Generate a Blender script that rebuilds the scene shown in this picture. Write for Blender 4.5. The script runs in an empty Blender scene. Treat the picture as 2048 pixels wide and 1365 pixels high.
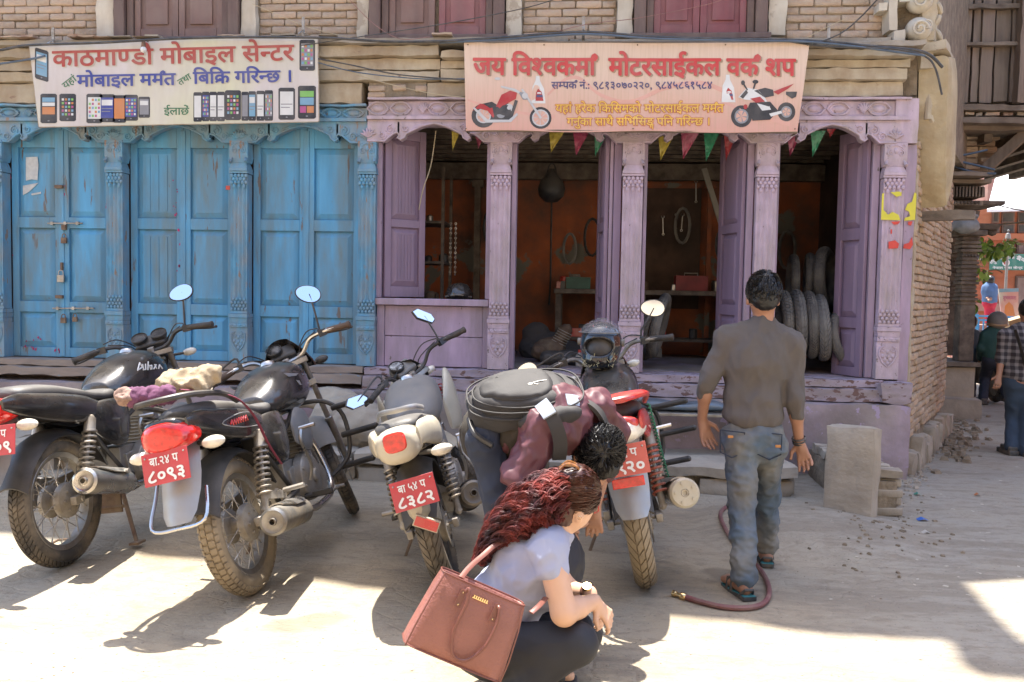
import bpy, math, random
import numpy as np
from mathutils import Vector, Matrix, noise
random.seed(7)
S = bpy.context.scene
COL = S.collection
rad = math.radians

# ---------------------------------------------------------------- camera
CAM_POS = Vector((0.0, -7.65, 1.47))
FPX = 1750.0
RC = Matrix.Rotation(rad(4.8), 3, 'Z') @ Matrix.Rotation(rad(87.0), 3, 'X') @ Matrix.Rotation(rad(1.05), 3, 'Z')
cd = bpy.data.cameras.new('camera')
cd.sensor_width = 36.0
cd.lens = FPX / 2048 * 36.0
cd.clip_end = 600
cd.clip_start = 0.05
cam = bpy.data.objects.new('camera', cd)
cam.matrix_world = Matrix.Translation(CAM_POS) @ RC.to_4x4()
COL.objects.link(cam)
S.camera = cam

# ---------------------------------------------------------------- sky, sun, exposure
SHADOW = Vector((0.10, -0.27, -1.0))          # where a shadow falls per metre of height
to_sun = (-SHADOW).normalized()
W = bpy.data.worlds.new('World'); S.world = W
W.use_nodes = True
wn = W.node_tree
bg = wn.nodes['Background']
sky = wn.nodes.new('ShaderNodeTexSky')
sky.sky_type = 'NISHITA'; sky.sun_disc = False
sky.sun_elevation = math.asin(to_sun.z)
sky.sun_rotation = math.atan2(to_sun.x, to_sun.y)
sky.dust_density = 5.0; sky.air_density = 1.0; sky.altitude = 1300
wn.links.new(sky.outputs[0], bg.inputs[0])
bg.inputs[1].default_value = 0.15
sd = bpy.data.lights.new('sun', 'SUN')
sd.energy = 3.7; sd.angle = rad(0.55); sd.color = (1.0, 0.955, 0.88)
sun = bpy.data.objects.new('sun', sd); COL.objects.link(sun)
sun.rotation_euler = to_sun.to_track_quat('Z', 'Y').to_euler()
sun.location = (0, 0, 30)
S.view_settings.view_transform = 'Standard'
S.view_settings.look = 'None'
S.view_settings.gamma = 1.0
S.view_settings.use_curve_mapping = False
S.view_settings.exposure = 2.0
S.render.engine = 'CYCLES'
S.cycles.max_bounces = 8
S.cycles.diffuse_bounces = 5
S.cycles.use_denoising = True
S.cycles.sample_clamp_indirect = 8.0

# ---------------------------------------------------------------- measuring helpers (photo survey -> metres)
def ray(px, py):
    return RC @ Vector(((px - 1024) / FPX, (682.5 - py) / FPX, -1))
def PY(px, py, Y=0.0):
    d = ray(px, py); t = (Y - CAM_POS.y) / d.y
    return CAM_POS + d * t
def PZ(px, py, Z=0.0):
    d = ray(px, py); t = (Z - CAM_POS.z) / d.z
    return CAM_POS + d * t
def fx(px, py, Y=0.0):
    p = PY(px, py, Y); return (p.x, p.z)

# ---------------------------------------------------------------- materials
def _n(t, kind, **kw):
    n = t.nodes.new(kind)
    for k, v in kw.items(): setattr(n, k, v)
    return n
MATS = {}
def mat(name, col, rough=0.7, metal=0.0, var=0.18, scale=6.0, bump=0.25, bscale=60.0, dirt=None, coat=0.0,
        stretch=(1, 1, 1), objvar=0.0, dist=0.004, spec=0.5, ramp2=None, emit=None, alpha=None, trans=0.0, chips=None, updust=None):
    """col base colour; dirt = (colour, amount 0..1, scale[, stretch]); chips = (colour, threshold, scale, stretch);
    updust = (colour, strength) settled dust on upward faces; ramp2 = second hue mixed in by large noise"""
    if name in MATS: return MATS[name]
    m = bpy.data.materials.new(name); MATS[name] = m
    m.use_nodes = True
    t = m.node_tree; L = t.links
    b = t.nodes['Principled BSDF']
    b.inputs['Roughness'].default_value = rough
    b.inputs['Metallic'].default_value = metal
    b.inputs['Specular IOR Level'].default_value = spec
    b.inputs['Coat Weight'].default_value = coat
    b.inputs['Coat Roughness'].default_value = 0.08
    b.inputs['Transmission Weight'].default_value = trans
    if alpha is not None: b.inputs['Alpha'].default_value = alpha
    tc = _n(t, 'ShaderNodeTexCoord')
    mp = _n(t, 'ShaderNodeMapping'); mp.inputs['Scale'].default_value = stretch
    L.new(tc.outputs['Object'], mp.inputs[0])
    n1 = _n(t, 'ShaderNodeTexNoise'); n1.inputs['Scale'].default_value = scale; n1.inputs['Detail'].default_value = 6
    L.new(mp.outputs[0], n1.inputs['Vector'])
    mr = _n(t, 'ShaderNodeMapRange'); mr.inputs[1].default_value = 0.3; mr.inputs[2].default_value = 0.7
    mr.inputs[3].default_value = 1 - var; mr.inputs[4].default_value = 1 + var
    L.new(n1.outputs[0], mr.inputs[0])
    cur = _n(t, 'ShaderNodeRGB'); cur.outputs[0].default_value = (*col, 1); cur = cur.outputs[0]
    def mix(fac, a, bcol):
        x = _n(t, 'ShaderNodeMix', data_type='RGBA')
        if hasattr(fac, 'is_linked') or not isinstance(fac, (int, float)): L.new(fac, x.inputs[0])
        else: x.inputs[0].default_value = fac
        L.new(a, x.inputs[6])
        if isinstance(bcol, tuple): x.inputs[7].default_value = (*bcol, 1)
        else: L.new(bcol, x.inputs[7])
        return x.outputs[2]
    if ramp2:
        n2 = _n(t, 'ShaderNodeTexNoise'); n2.inputs['Scale'].default_value = ramp2[1]; n2.inputs['Detail'].default_value = 4
        L.new(tc.outputs['Object'], n2.inputs['Vector'])
        r = _n(t, 'ShaderNodeMapRange'); r.inputs[1].default_value = 0.4; r.inputs[2].default_value = 0.62
        L.new(n2.outputs[0], r.inputs[0]); cur = mix(r.outputs[0], cur, ramp2[0])
    vm = _n(t, 'ShaderNodeVectorMath', operation='SCALE')
    L.new(cur, vm.inputs[0])
    if objvar > 0:
        oi = _n(t, 'ShaderNodeObjectInfo')
        r = _n(t, 'ShaderNodeMapRange'); r.inputs[3].default_value = 1 - objvar; r.inputs[4].default_value = 1 + objvar
        L.new(oi.outputs['Random'], r.inputs[0])
        mm = _n(t, 'ShaderNodeMath', operation='MULTIPLY'); L.new(r.outputs[0], mm.inputs[0]); L.new(mr.outputs[0], mm.inputs[1])
        L.new(mm.outputs[0], vm.inputs['Scale'])
    else:
        L.new(mr.outputs[0], vm.inputs['Scale'])
    cur = vm.outputs[0]
    rfac = None
    for spec_, lo, hi in ((dirt, None, None), (chips, 0, 0)):
        if not spec_: continue
        nd = _n(t, 'ShaderNodeTexNoise'); nd.inputs['Scale'].default_value = spec_[2]; nd.inputs['Detail'].default_value = 8
        nd.inputs['Roughness'].default_value = 0.62
        md = _n(t, 'ShaderNodeMapping'); md.inputs['Scale'].default_value = spec_[3] if len(spec_) > 3 else (1, 1, 1)
        md.inputs['Location'].default_value = (3.1, 7.7, 1.3) if spec_ is dirt else (9.4, 2.2, 5.5)
        L.new(tc.outputs['Object'], md.inputs[0]); L.new(md.outputs[0], nd.inputs['Vector'])
        r = _n(t, 'ShaderNodeMapRange')
        if spec_ is dirt:
            r.inputs[1].default_value = 0.38; r.inputs[2].default_value = 0.68; r.inputs[3].default_value = 0; r.inputs[4].default_value = spec_[1]
        else:
            r.inputs[1].default_value = spec_[1]; r.inputs[2].default_value = spec_[1] + 0.03
        L.new(nd.outputs[0], r.inputs[0]); cur = mix(r.outputs[0], cur, spec_[0])
        if spec_ is dirt: rfac = r.outputs[0]
    if updust:
        g = _n(t, 'ShaderNodeNewGeometry'); sx = _n(t, 'ShaderNodeSeparateXYZ'); L.new(g.outputs['Normal'], sx.inputs[0])
        r = _n(t, 'ShaderNodeMapRange'); r.inputs[1].default_value = -0.2; r.inputs[2].default_value = 0.95; r.inputs[4].default_value = updust[1]
        L.new(sx.outputs[2], r.inputs[0])
        mm = _n(t, 'ShaderNodeMath', operation='MULTIPLY'); L.new(r.outputs[0], mm.inputs[0])
        r2 = _n(t, 'ShaderNodeMapRange'); r2.inputs[1].default_value = 0.35; r2.inputs[2].default_value = 0.65; r2.inputs[3].default_value = 0.45; r2.inputs[4].default_value = 1.2
        L.new(n1.outputs[0], r2.inputs[0]); L.new(r2.outputs[0], mm.inputs[1])
        cur = mix(mm.outputs[0], cur, updust[0]); rfac = mm.outputs[0]
    L.new(cur, b.inputs['Base Color'])
    if rfac is not None and rough < 0.6:
        r = _n(t, 'ShaderNodeMapRange'); r.inputs[3].default_value = rough; r.inputs[4].default_value = 0.85
        L.new(rfac, r.inputs[0]); L.new(r.outputs[0], b.inputs['Roughness'])
    if bump > 0:
        nb = _n(t, 'ShaderNodeTexNoise'); nb.inputs['Scale'].default_value = bscale; nb.inputs['Detail'].default_value = 5
        L.new(mp.outputs[0], nb.inputs['Vector'])
        bp = _n(t, 'ShaderNodeBump'); bp.inputs['Strength'].default_value = bump; bp.inputs['Distance'].default_value = dist
        L.new(nb.outputs[0], bp.inputs['Height']); L.new(bp.outputs[0], b.inputs['Normal'])
    if emit:
        b.inputs['Emission Color'].default_value = (*col, 1); b.inputs['Emission Strength'].default_value = emit
    return m

DUST = (0.36, 0.29, 0.2)
def M_(*a, **k): return mat(*a, **k)
blue = mat('blue_painted_wood', (0.085, 0.30, 0.50), rough=0.6, var=0.14, scale=3.5, bump=0.35, bscale=30, stretch=(3, 3, 0.5),
           dirt=((0.13, 0.19, 0.21), 0.95, 3.0, (2.2, 2.2, 0.4)), chips=((0.13, 0.11, 0.10), 0.625, 9, (1.5, 1.5, 0.2)))
blue2 = mat('blue_carved_wood', (0.10, 0.28, 0.42), rough=0.7, var=0.2, scale=7, bump=0.6, bscale=45, stretch=(2, 2, 0.8),
            dirt=((0.25, 0.24, 0.22), 0.85, 5.0, (1.4, 1.4, 0.6)), chips=((0.24, 0.17, 0.13), 0.62, 14, (1.5, 1.5, 0.35)))
lila = mat('lilac_painted_wood', (0.40, 0.29, 0.385), rough=0.65, var=0.13, scale=3.5, bump=0.35, bscale=30, stretch=(3, 3, 0.5),
           dirt=((0.24, 0.19, 0.21), 0.9, 3.2, (2, 2, 0.45)), chips=((0.16, 0.12, 0.11), 0.665, 20, (1, 1, 0.5)))
lila2 = mat('lilac_carved_wood', (0.47, 0.36, 0.43), rough=0.72, var=0.18, scale=7, bump=0.6, bscale=45, stretch=(2, 2, 0.8),
            dirt=((0.36, 0.29, 0.27), 0.85, 4.5, (1.4, 1.4, 0.7)), chips=((0.16, 0.12, 0.11), 0.645, 22, (1.2, 1.2, 0.7)))
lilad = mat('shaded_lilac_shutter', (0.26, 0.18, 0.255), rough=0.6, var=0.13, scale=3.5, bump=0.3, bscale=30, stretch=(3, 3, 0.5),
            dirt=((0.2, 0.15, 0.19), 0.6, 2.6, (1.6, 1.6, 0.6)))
peeled = mat('peeled_sill_wood', (0.36, 0.29, 0.34), rough=0.85, var=0.25, scale=6, bump=0.8, bscale=35, stretch=(0.6, 2, 2),
             dirt=((0.24, 0.19, 0.16), 0.9, 4, (0.6, 1.5, 1.5)), chips=((0.15, 0.085, 0.07), 0.55, 14, (0.7, 1.3, 1.5)))
peeledb = mat('peeled_blue_sill', (0.27, 0.215, 0.18), rough=0.9, var=0.3, scale=6, bump=0.8, bscale=35, stretch=(0.5, 2, 2),
              dirt=((0.28, 0.23, 0.19), 0.8, 4, (0.5, 1.5, 1.5)), chips=((0.13, 0.28, 0.38), 0.66, 11, (0.7, 1.3, 1.5)))
brickm = mat('weathered_brick', (0.36, 0.22, 0.155), rough=0.95, var=0.22, scale=14, bump=0.9, bscale=50, objvar=0.28, dist=0.008,
             dirt=((0.44, 0.36, 0.27), 0.95, 6), ramp2=((0.40, 0.29, 0.20), 1.2))
brickd = mat('dusty_side_brick', (0.46, 0.35, 0.24), rough=0.95, var=0.25, scale=12, bump=1.0, bscale=40, objvar=0.22, dist=0.01,
             dirt=((0.42, 0.34, 0.24), 0.8, 5), ramp2=((0.40, 0.24, 0.15), 2.2))
mortar = mat('earth_mortar', (0.27, 0.215, 0.15), rough=1, var=0.3, scale=10, bump=1.0, bscale=30, dist=0.015, dirt=((0.15, 0.115, 0.08), 0.7, 5))
plaster = mat('stained_plaster', (0.48, 0.41, 0.30), rough=0.9, var=0.2, scale=2.5, bump=0.6, bscale=18, dist=0.01, stretch=(0.5, 1, 1.4),
              dirt=((0.30, 0.22, 0.14), 0.85, 3.2, (1.6, 1, 0.9)), chips=((0.25, 0.17, 0.12), 0.66, 6, (0.8, 1, 1.4)))
whitep = mat('old_white_plaster', (0.52, 0.47, 0.38), rough=0.9, var=0.18, scale=4, bump=0.5, bscale=20, dirt=((0.40, 0.33, 0.25), 0.8, 3, (2, 2, 0.7)),
             chips=((0.34, 0.285, 0.22), 0.57, 2.6))
ochre = mat('ochre_plaster_slab', (0.46, 0.375, 0.24), rough=0.9, var=0.22, scale=4, bump=0.9, bscale=9, dist=0.03,
            dirt=((0.33, 0.24, 0.13), 0.7, 3, (2, 2, 0.6)))
cement = mat('cement_plinth', (0.31, 0.255, 0.215), rough=0.95, var=0.25, scale=3.2, bump=0.6, bscale=25, dist=0.008,
             dirt=((0.20, 0.16, 0.13), 0.8, 2.4), ramp2=((0.33, 0.25, 0.29), 1.1), chips=((0.36, 0.28, 0.36), 0.6, 7))
stone = mat('dusty_stone', (0.31, 0.265, 0.21), rough=0.95, var=0.25, scale=5, bump=0.9, bscale=22, dist=0.012, dirt=((0.37, 0.31, 0.23), 0.7, 3),
            updust=((0.44, 0.37, 0.28), 0.7), objvar=0.12)
brownw = mat('brown_window_wood', (0.105, 0.06, 0.05), rough=0.55, var=0.25, scale=4, bump=0.4, bscale=30, stretch=(4, 4, 0.5), dirt=((0.20, 0.15, 0.12), 0.6, 3, (2, 2, 0.6)))
brownp = mat('brown_shutter_panel', (0.17, 0.095, 0.075), rough=0.5, var=0.2, scale=3, bump=0.25, bscale=30, stretch=(3, 3, 0.5), dirt=((0.26, 0.2, 0.17), 0.55, 2))
redp = mat('maroon_shutter_panel', (0.19, 0.055, 0.06), rough=0.5, var=0.2, scale=3, bump=0.25, bscale=30, stretch=(3, 3, 0.5), dirt=((0.28, 0.17, 0.15), 0.6, 2))
timber = mat('weathered_timber', (0.20, 0.15, 0.115), rough=0.9, var=0.35, scale=4, bump=0.9, bscale=26, stretch=(4, 4, 0.35), dirt=((0.24, 0.19, 0.14), 0.75, 3, (2, 2, .6)), objvar=0.22)
timberh = mat('weathered_beam', (0.15, 0.115, 0.085), rough=0.9, var=0.35, scale=4, bump=0.9, bscale=26, stretch=(0.35, 4, 4), dirt=((0.30, 0.24, 0.18), 0.75, 3), objvar=0.2)
darkt = mat('dark_carved_timber', (0.085, 0.065, 0.05), rough=0.85, var=0.3, scale=8, bump=0.8, bscale=40, dirt=((0.24, 0.19, 0.14), 0.8, 6))
orange = mat('orange_wall_paint', (0.36, 0.095, 0.03), rough=0.8, var=0.3, scale=2.5, bump=0.4, bscale=16, dirt=((0.09, 0.06, 0.045), 0.95, 1.8),
             chips=((0.16, 0.15, 0.12), 0.58, 1.7))
darkwall = mat('dark_brown_wall', (0.085, 0.05, 0.035), rough=0.9, var=0.35, scale=4, bump=0.6, bscale=18, dirt=((0.03, 0.025, 0.02), 0.7, 2))
ceilm = mat('dusty_ceiling_board', (0.15, 0.125, 0.10), rough=0.9, var=0.2, scale=3, bump=0.4, bscale=20)
black = mat('black_enamel', (0.008, 0.008, 0.009), rough=0.16, var=0.2, scale=9, bump=0.0, coat=0.6, dirt=((0.13, 0.11, 0.09), 0.35, 5), updust=((0.17, 0.15, 0.12), 0.28))
blackp = mat('black_plastic', (0.016, 0.016, 0.017), rough=0.42, var=0.2, scale=12, bump=0.15, bscale=120, dirt=((0.12, 0.1, 0.08), 0.45, 7), updust=((0.2, 0.17, 0.13), 0.25))
vinyl = mat('dusty_black_vinyl', (0.022, 0.022, 0.024), rough=0.45, var=0.25, scale=6, bump=0.5, bscale=160, dist=0.002, dirt=((0.13, 0.115, 0.10), 0.55, 4), updust=((0.22, 0.2, 0.17), 0.35))
rubber = mat('dusty_tyre_rubber', (0.045, 0.04, 0.035), rough=0.85, var=0.2, scale=8, bump=0.3, bscale=60, dirt=((0.30, 0.235, 0.155), 0.85, 5))
rubberk = mat('mud_caked_tyre', (0.14, 0.11, 0.075), rough=0.92, var=0.25, scale=8, bump=0.4, bscale=60, dirt=((0.34, 0.265, 0.165), 0.95, 4))
oldtyre = mat('old_tyre_rubber', (0.10, 0.095, 0.088), rough=0.8, var=0.25, scale=9, bump=0.3, bscale=70, dirt=((0.24, 0.215, 0.18), 0.9, 5), objvar=0.25)
grip = mat('grip_rubber', (0.02, 0.018, 0.017), rough=0.7, var=0.2, bump=0.6, bscale=150, dist=0.002, dirt=((0.14, 0.11, 0.08), 0.6, 12))
chrome = mat('dusty_chrome', (0.62, 0.60, 0.56), rough=0.16, metal=1.0, var=0.08, bump=0.0, dirt=((0.30, 0.24, 0.17), 0.5, 6))
steel = mat('dull_steel', (0.42, 0.40, 0.37), rough=0.38, metal=1.0, var=0.15, bump=0.15, bscale=90, dirt=((0.26, 0.2, 0.13), 0.7, 8))
alloy = mat('dusty_alloy', (0.40, 0.38, 0.35), rough=0.5, metal=0.7, var=0.2, bump=0.25, bscale=80, dirt=((0.27, 0.215, 0.145), 0.8, 7))
rust = mat('rusty_dusty_metal', (0.15, 0.09, 0.06), rough=0.85, metal=0.2, var=0.3, scale=20, bump=0.5, bscale=90, dirt=((0.30, 0.23, 0.15), 0.8, 8))
mirrorg = mat('mirror_glass', (0.85, 0.87, 0.88), rough=0.04, metal=1.0, var=0.0, bump=0.0)
greyp = mat('grey_plastic', (0.17, 0.165, 0.16), rough=0.5, var=0.15, bump=0.1, dirt=((0.3, 0.26, 0.2), 0.6, 5))
silverp = mat('silver_paint', (0.34, 0.34, 0.34), rough=0.35, metal=0.4, var=0.1, bump=0.0, dirt=((0.35, 0.3, 0.22), 0.6, 6))
creamp = mat('dusty_cream_paint', (0.50, 0.45, 0.34), rough=0.35, var=0.1, bump=0.0, coat=0.3, dirt=((0.42, 0.35, 0.24), 0.7, 5))
redp2 = mat('red_paint', (0.55, 0.02, 0.02), rough=0.25, var=0.1, bump=0.0, coat=0.5, dirt=((0.35, 0.2, 0.14), 0.35, 6))
redlens = mat('red_lens', (0.62, 0.018, 0.012), rough=0.12, var=0.35, scale=40, bump=0.4, bscale=60, dist=0.003, coat=0.8)
clearlens = mat('clear_lens', (0.72, 0.66, 0.54), rough=0.15, var=0.2, scale=30, bump=0.4, bscale=90, dist=0.002, coat=0.8)
platem = mat('red_number_plate', (0.50, 0.025, 0.04), rough=0.4, var=0.12, bump=0.1, dirt=((0.45, 0.2, 0.17), 0.35, 7))
whitepaint = mat('white_lettering', (0.78, 0.76, 0.72), rough=0.6, var=0.08, bump=0.0)
redshock = mat('rusty_red_spring', (0.30, 0.07, 0.04), rough=0.5, var=0.3, scale=20, bump=0.1, dirt=((0.26, 0.2, 0.14), 0.6, 9))

# ---------------------------------------------------------------- mesh builder
class MB:
    def __init__(self, mx=None):
        self.v = []; self.f = []; self.m = []; self.cur = 0; self.mx = mx
    def add(self, vs, fs):
        o = len(self.v)
        if self.mx is not None: vs = [self.mx @ Vector(p) for p in vs]
        self.v.extend([tuple(p) for p in vs])
        self.f.extend([tuple(i + o for i in q) for q in fs])
        self.m.extend([self.cur] * len(fs))
        return self
    def box(self, c, s, rot=None, taper=1.0):
        x, y, z = s[0] / 2, s[1] / 2, s[2] / 2; t = taper
        vs = [Vector(p) for p in ((-x, -y, -z), (x, -y, -z), (x, y, -z), (-x, y, -z), (-x * t, -y * t, z), (x * t, -y * t, z), (x * t, y * t, z), (-x * t, y * t, z))]
        if rot is not None: vs = [rot @ p for p in vs]
        c = Vector(c)
        return self.add([p + c for p in vs], [(0, 3, 2, 1), (4, 5, 6, 7), (0, 1, 5, 4), (1, 2, 6, 5), (2, 3, 7, 6), (3, 0, 4, 7)])
    def bx(self, x0, x1, y0, y1, z0, z1):
        return self.box(((x0 + x1) / 2, (y0 + y1) / 2, (z0 + z1) / 2), (abs(x1 - x0), abs(y1 - y0), abs(z1 - z0)))
    def cyl(self, a, b, r0, r1=None, n=12, cap=True):
        if r1 is None: r1 = r0
        return self.tube([a, b], [r0, r1], n, cap)
    def tube(self, pts, r, n=8, cap=True, sq=None):
        pts = [Vector(p) for p in pts]
        if not isinstance(r, (list, tuple)): r = [r] * len(pts)
        vs = []; fs = []
        up = None
        for i, p in enumerate(pts):
            d = (pts[min(i + 1, len(pts) - 1)] - pts[max(i - 1, 0)])
            if d.length < 1e-9: d = Vector((0, 0, 1))
            d.normalize()
            if up is None:
                up = Vector((0, 0, 1)) if abs(d.z) < 0.9 else Vector((1, 0, 0))
            u = (up - d * up.dot(d))
            if u.length < 1e-6: u = d.orthogonal()
            u.normalize(); w = d.cross(u); up = u
            for k in range(n):
                a = 2 * math.pi * (k + .5) / n
                su, sw = (1, 1) if sq is None else sq
                vs.append(p + (u * math.cos(a) * su + w * math.sin(a) * sw) * r[i])
        for i in range(len(pts) - 1):
            for k in range(n):
                k2 = (k + 1) % n
                fs.append((i * n + k, i * n + k2, (i + 1) * n + k2, (i + 1) * n + k))
        if cap:
            fs.append(tuple(range(n - 1, -1, -1))); fs.append(tuple((len(pts) - 1) * n + k for k in range(n)))
        return self.add(vs, fs)
    def lathe(self, prof, o=(0, 0, 0), axis=(0, 0, 1), n=24, closed=False):
        """prof: list of (radius, height along axis)"""
        o = Vector(o); ax = Vector(axis).normalized(); u = ax.orthogonal().normalized(); w = ax.cross(u)
        vs = []; fs = []
        for r, h in prof:
            for k in range(n):
                a = 2 * math.pi * k / n
                vs.append(o + ax * h + (u * math.cos(a) + w * math.sin(a)) * r)
        m = len(prof)
        for i in range(m if closed else m - 1):
            j = (i + 1) % m
            for k in range(n):
                k2 = (k + 1) % n
                fs.append((i * n + k, i * n + k2, j * n + k2, j * n + k))
        if not closed:
            if prof[0][0] > 1e-4: fs.append(tuple(range(n - 1, -1, -1)))
            if prof[-1][0] > 1e-4: fs.append(tuple((m - 1) * n + k for k in range(n)))
        return self.add(vs, fs)
    def loft(self, rings, cap=True):
        n = len(rings[0]); vs = [p for r in rings for p in r]; fs = []
        for i in range(len(rings) - 1):
            for k in range(n):
                k2 = (k + 1) % n
                fs.append((i * n + k, i * n + k2, (i + 1) * n + k2, (i + 1) * n + k))
        if cap:
            fs.append(tuple(range(n - 1, -1, -1))); fs.append(tuple((len(rings) - 1) * n + k for k in range(n)))
        return self.add(vs, fs)
    def prism(self, poly, d, fn=None):
        """poly 2D outline; fn maps (u, v, w) to 3D, w in 0..d"""
        if fn is None: fn = lambda u, v, w: (u, w, v)
        n = len(poly)
        vs = [fn(u, v, 0) for u, v in poly] + [fn(u, v, d) for u, v in poly]
        fs = [tuple(range(n)), tuple(range(2 * n - 1, n - 1, -1))] + [(i, i + n, (i + 1) % n + n, (i + 1) % n) for i in range(n)]
        return self.add(vs, fs)
    def ball(self, c, r, n=12, sc=(1, 1, 1), rot=None):
        c = Vector(c); vs = []; fs = []; m = max(4, n // 2)
        for i in range(m + 1):
            t = math.pi * i / m
            for k in range(n):
                a = 2 * math.pi * k / n
                p = Vector((math.sin(t) * math.cos(a) * sc[0], math.sin(t) * math.sin(a) * sc[1], math.cos(t) * sc[2])) * r
                if rot is not None: p = rot @ p
                vs.append(c + p)
        for i in range(m):
            for k in range(n):
                k2 = (k + 1) % n
                fs.append((i * n + k, (i + 1) * n + k, (i + 1) * n + k2, i * n + k2))
        return self.add(vs, fs)
    def mesh(self, name, mats, smooth=True, angle=38):
        me = bpy.data.meshes.new(name)
        me.from_pydata(self.v, [], self.f)
        me.validate(clean_customdata=False)
        if not isinstance(mats, (list, tuple)): mats = [mats]
        for m in mats: me.materials.append(m)
        if len(mats) > 1 and len(me.polygons) == len(self.m):
            me.polygons.foreach_set('material_index', self.m)
        fixn(me)
        if smooth:
            me.polygons.foreach_set('use_smooth', [True] * len(me.polygons))
            me.set_sharp_from_angle(angle=rad(angle))
        return me
    def build(self, name, mats, parent=None, smooth=True, angle=38, bevel=0.0, **props):
        o = bpy.data.objects.new(name, self.mesh(name, mats, smooth, angle))
        COL.objects.link(o)
        if parent is not None: o.parent = parent
        if bevel > 0:
            b = o.modifiers.new('bevel', 'BEVEL'); b.width = bevel; b.segments = 2; b.limit_method = 'ANGLE'; b.angle_limit = rad(40)
        for k, v in props.items(): o[k] = v
        return o
import bmesh
def fixn(me):
    bm = bmesh.new(); bm.from_mesh(me)
    bmesh.ops.recalc_face_normals(bm, faces=bm.faces)
    bm.to_mesh(me); bm.free()

def thing(name, label, cat, loc=(0, 0, 0), rotz=0.0, group=None, mx=None):
    o = bpy.data.objects.new(name, None); COL.objects.link(o)
    o.empty_display_size = 0.1
    if mx is not None: o.matrix_world = mx
    else:
        o.location = loc; o.rotation_euler = (0, 0, rotz)
    o['label'] = label; o['category'] = cat
    if group: o['group'] = group
    return o
def tag(o, label, cat, group=None):
    o['label'] = label; o['category'] = cat
    if group: o['group'] = group
    return o
def inst(me, name, parent, mx=None, **props):
    o = bpy.data.objects.new(name, me); COL.objects.link(o); o.parent = parent
    if mx is not None: o.matrix_local = mx
    for k, v in props.items(): o[k] = v
    return o
def catmull(pts, seg=6, closed=False):
    P = [Vector(p) for p in pts]; out = []; n = len(P)
    rng = range(n if closed else n - 1)
    for i in rng:
        if closed: a, b, c, d = P[(i - 1) % n], P[i], P[(i + 1) % n], P[(i + 2) % n]
        else: a, b, c, d = P[max(i - 1, 0)], P[i], P[i + 1], P[min(i + 2, n - 1)]
        for k in range(seg):
            t = k / seg
            out.append(0.5 * ((2 * b) + (c - a) * t + (2 * a - 5 * b + 4 * c - d) * t * t + (3 * b - a - 3 * c + d) * t ** 3))
    if not closed: out.append(P[-1])
    return out
def interp_rows(rows, seg=4):
    """catmull interpolation of plain number rows"""
    A = np.array(rows, float); out = []; n = len(A)
    for i in range(n - 1):
        a, b, c, d = A[max(i - 1, 0)], A[i], A[i + 1], A[min(i + 2, n - 1)]
        for k in range(seg):
            t = k / seg
            out.append(0.5 * ((2 * b) + (c - a) * t + (2 * a - 5 * b + 4 * c - d) * t * t + (3 * b - a - 3 * c + d) * t ** 3))
    out.append(A[-1]); return np.array(out)
def body_loft(mb, rows, n=24, seg=4, e=2.4):
    """rows: x, z_bottom, z_top, half_width, y_centre, squareness"""
    R = interp_rows(rows, seg); rings = []
    for x, z0, z1, w, yc, ex in R:
        w = max(w, .002); hz = max((z1 - z0) / 2, .002); zc = (z0 + z1) / 2; ring = []
        for k in range(n):
            a = 2 * math.pi * k / n; c, s = math.cos(a), math.sin(a)
            ring.append((x, yc + w * math.copysign(abs(c) ** (2 / ex), c), zc + hz * math.copysign(abs(s) ** (2 / ex), s)))
        rings.append(ring)
    mb.loft(rings)
    return mb

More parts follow.
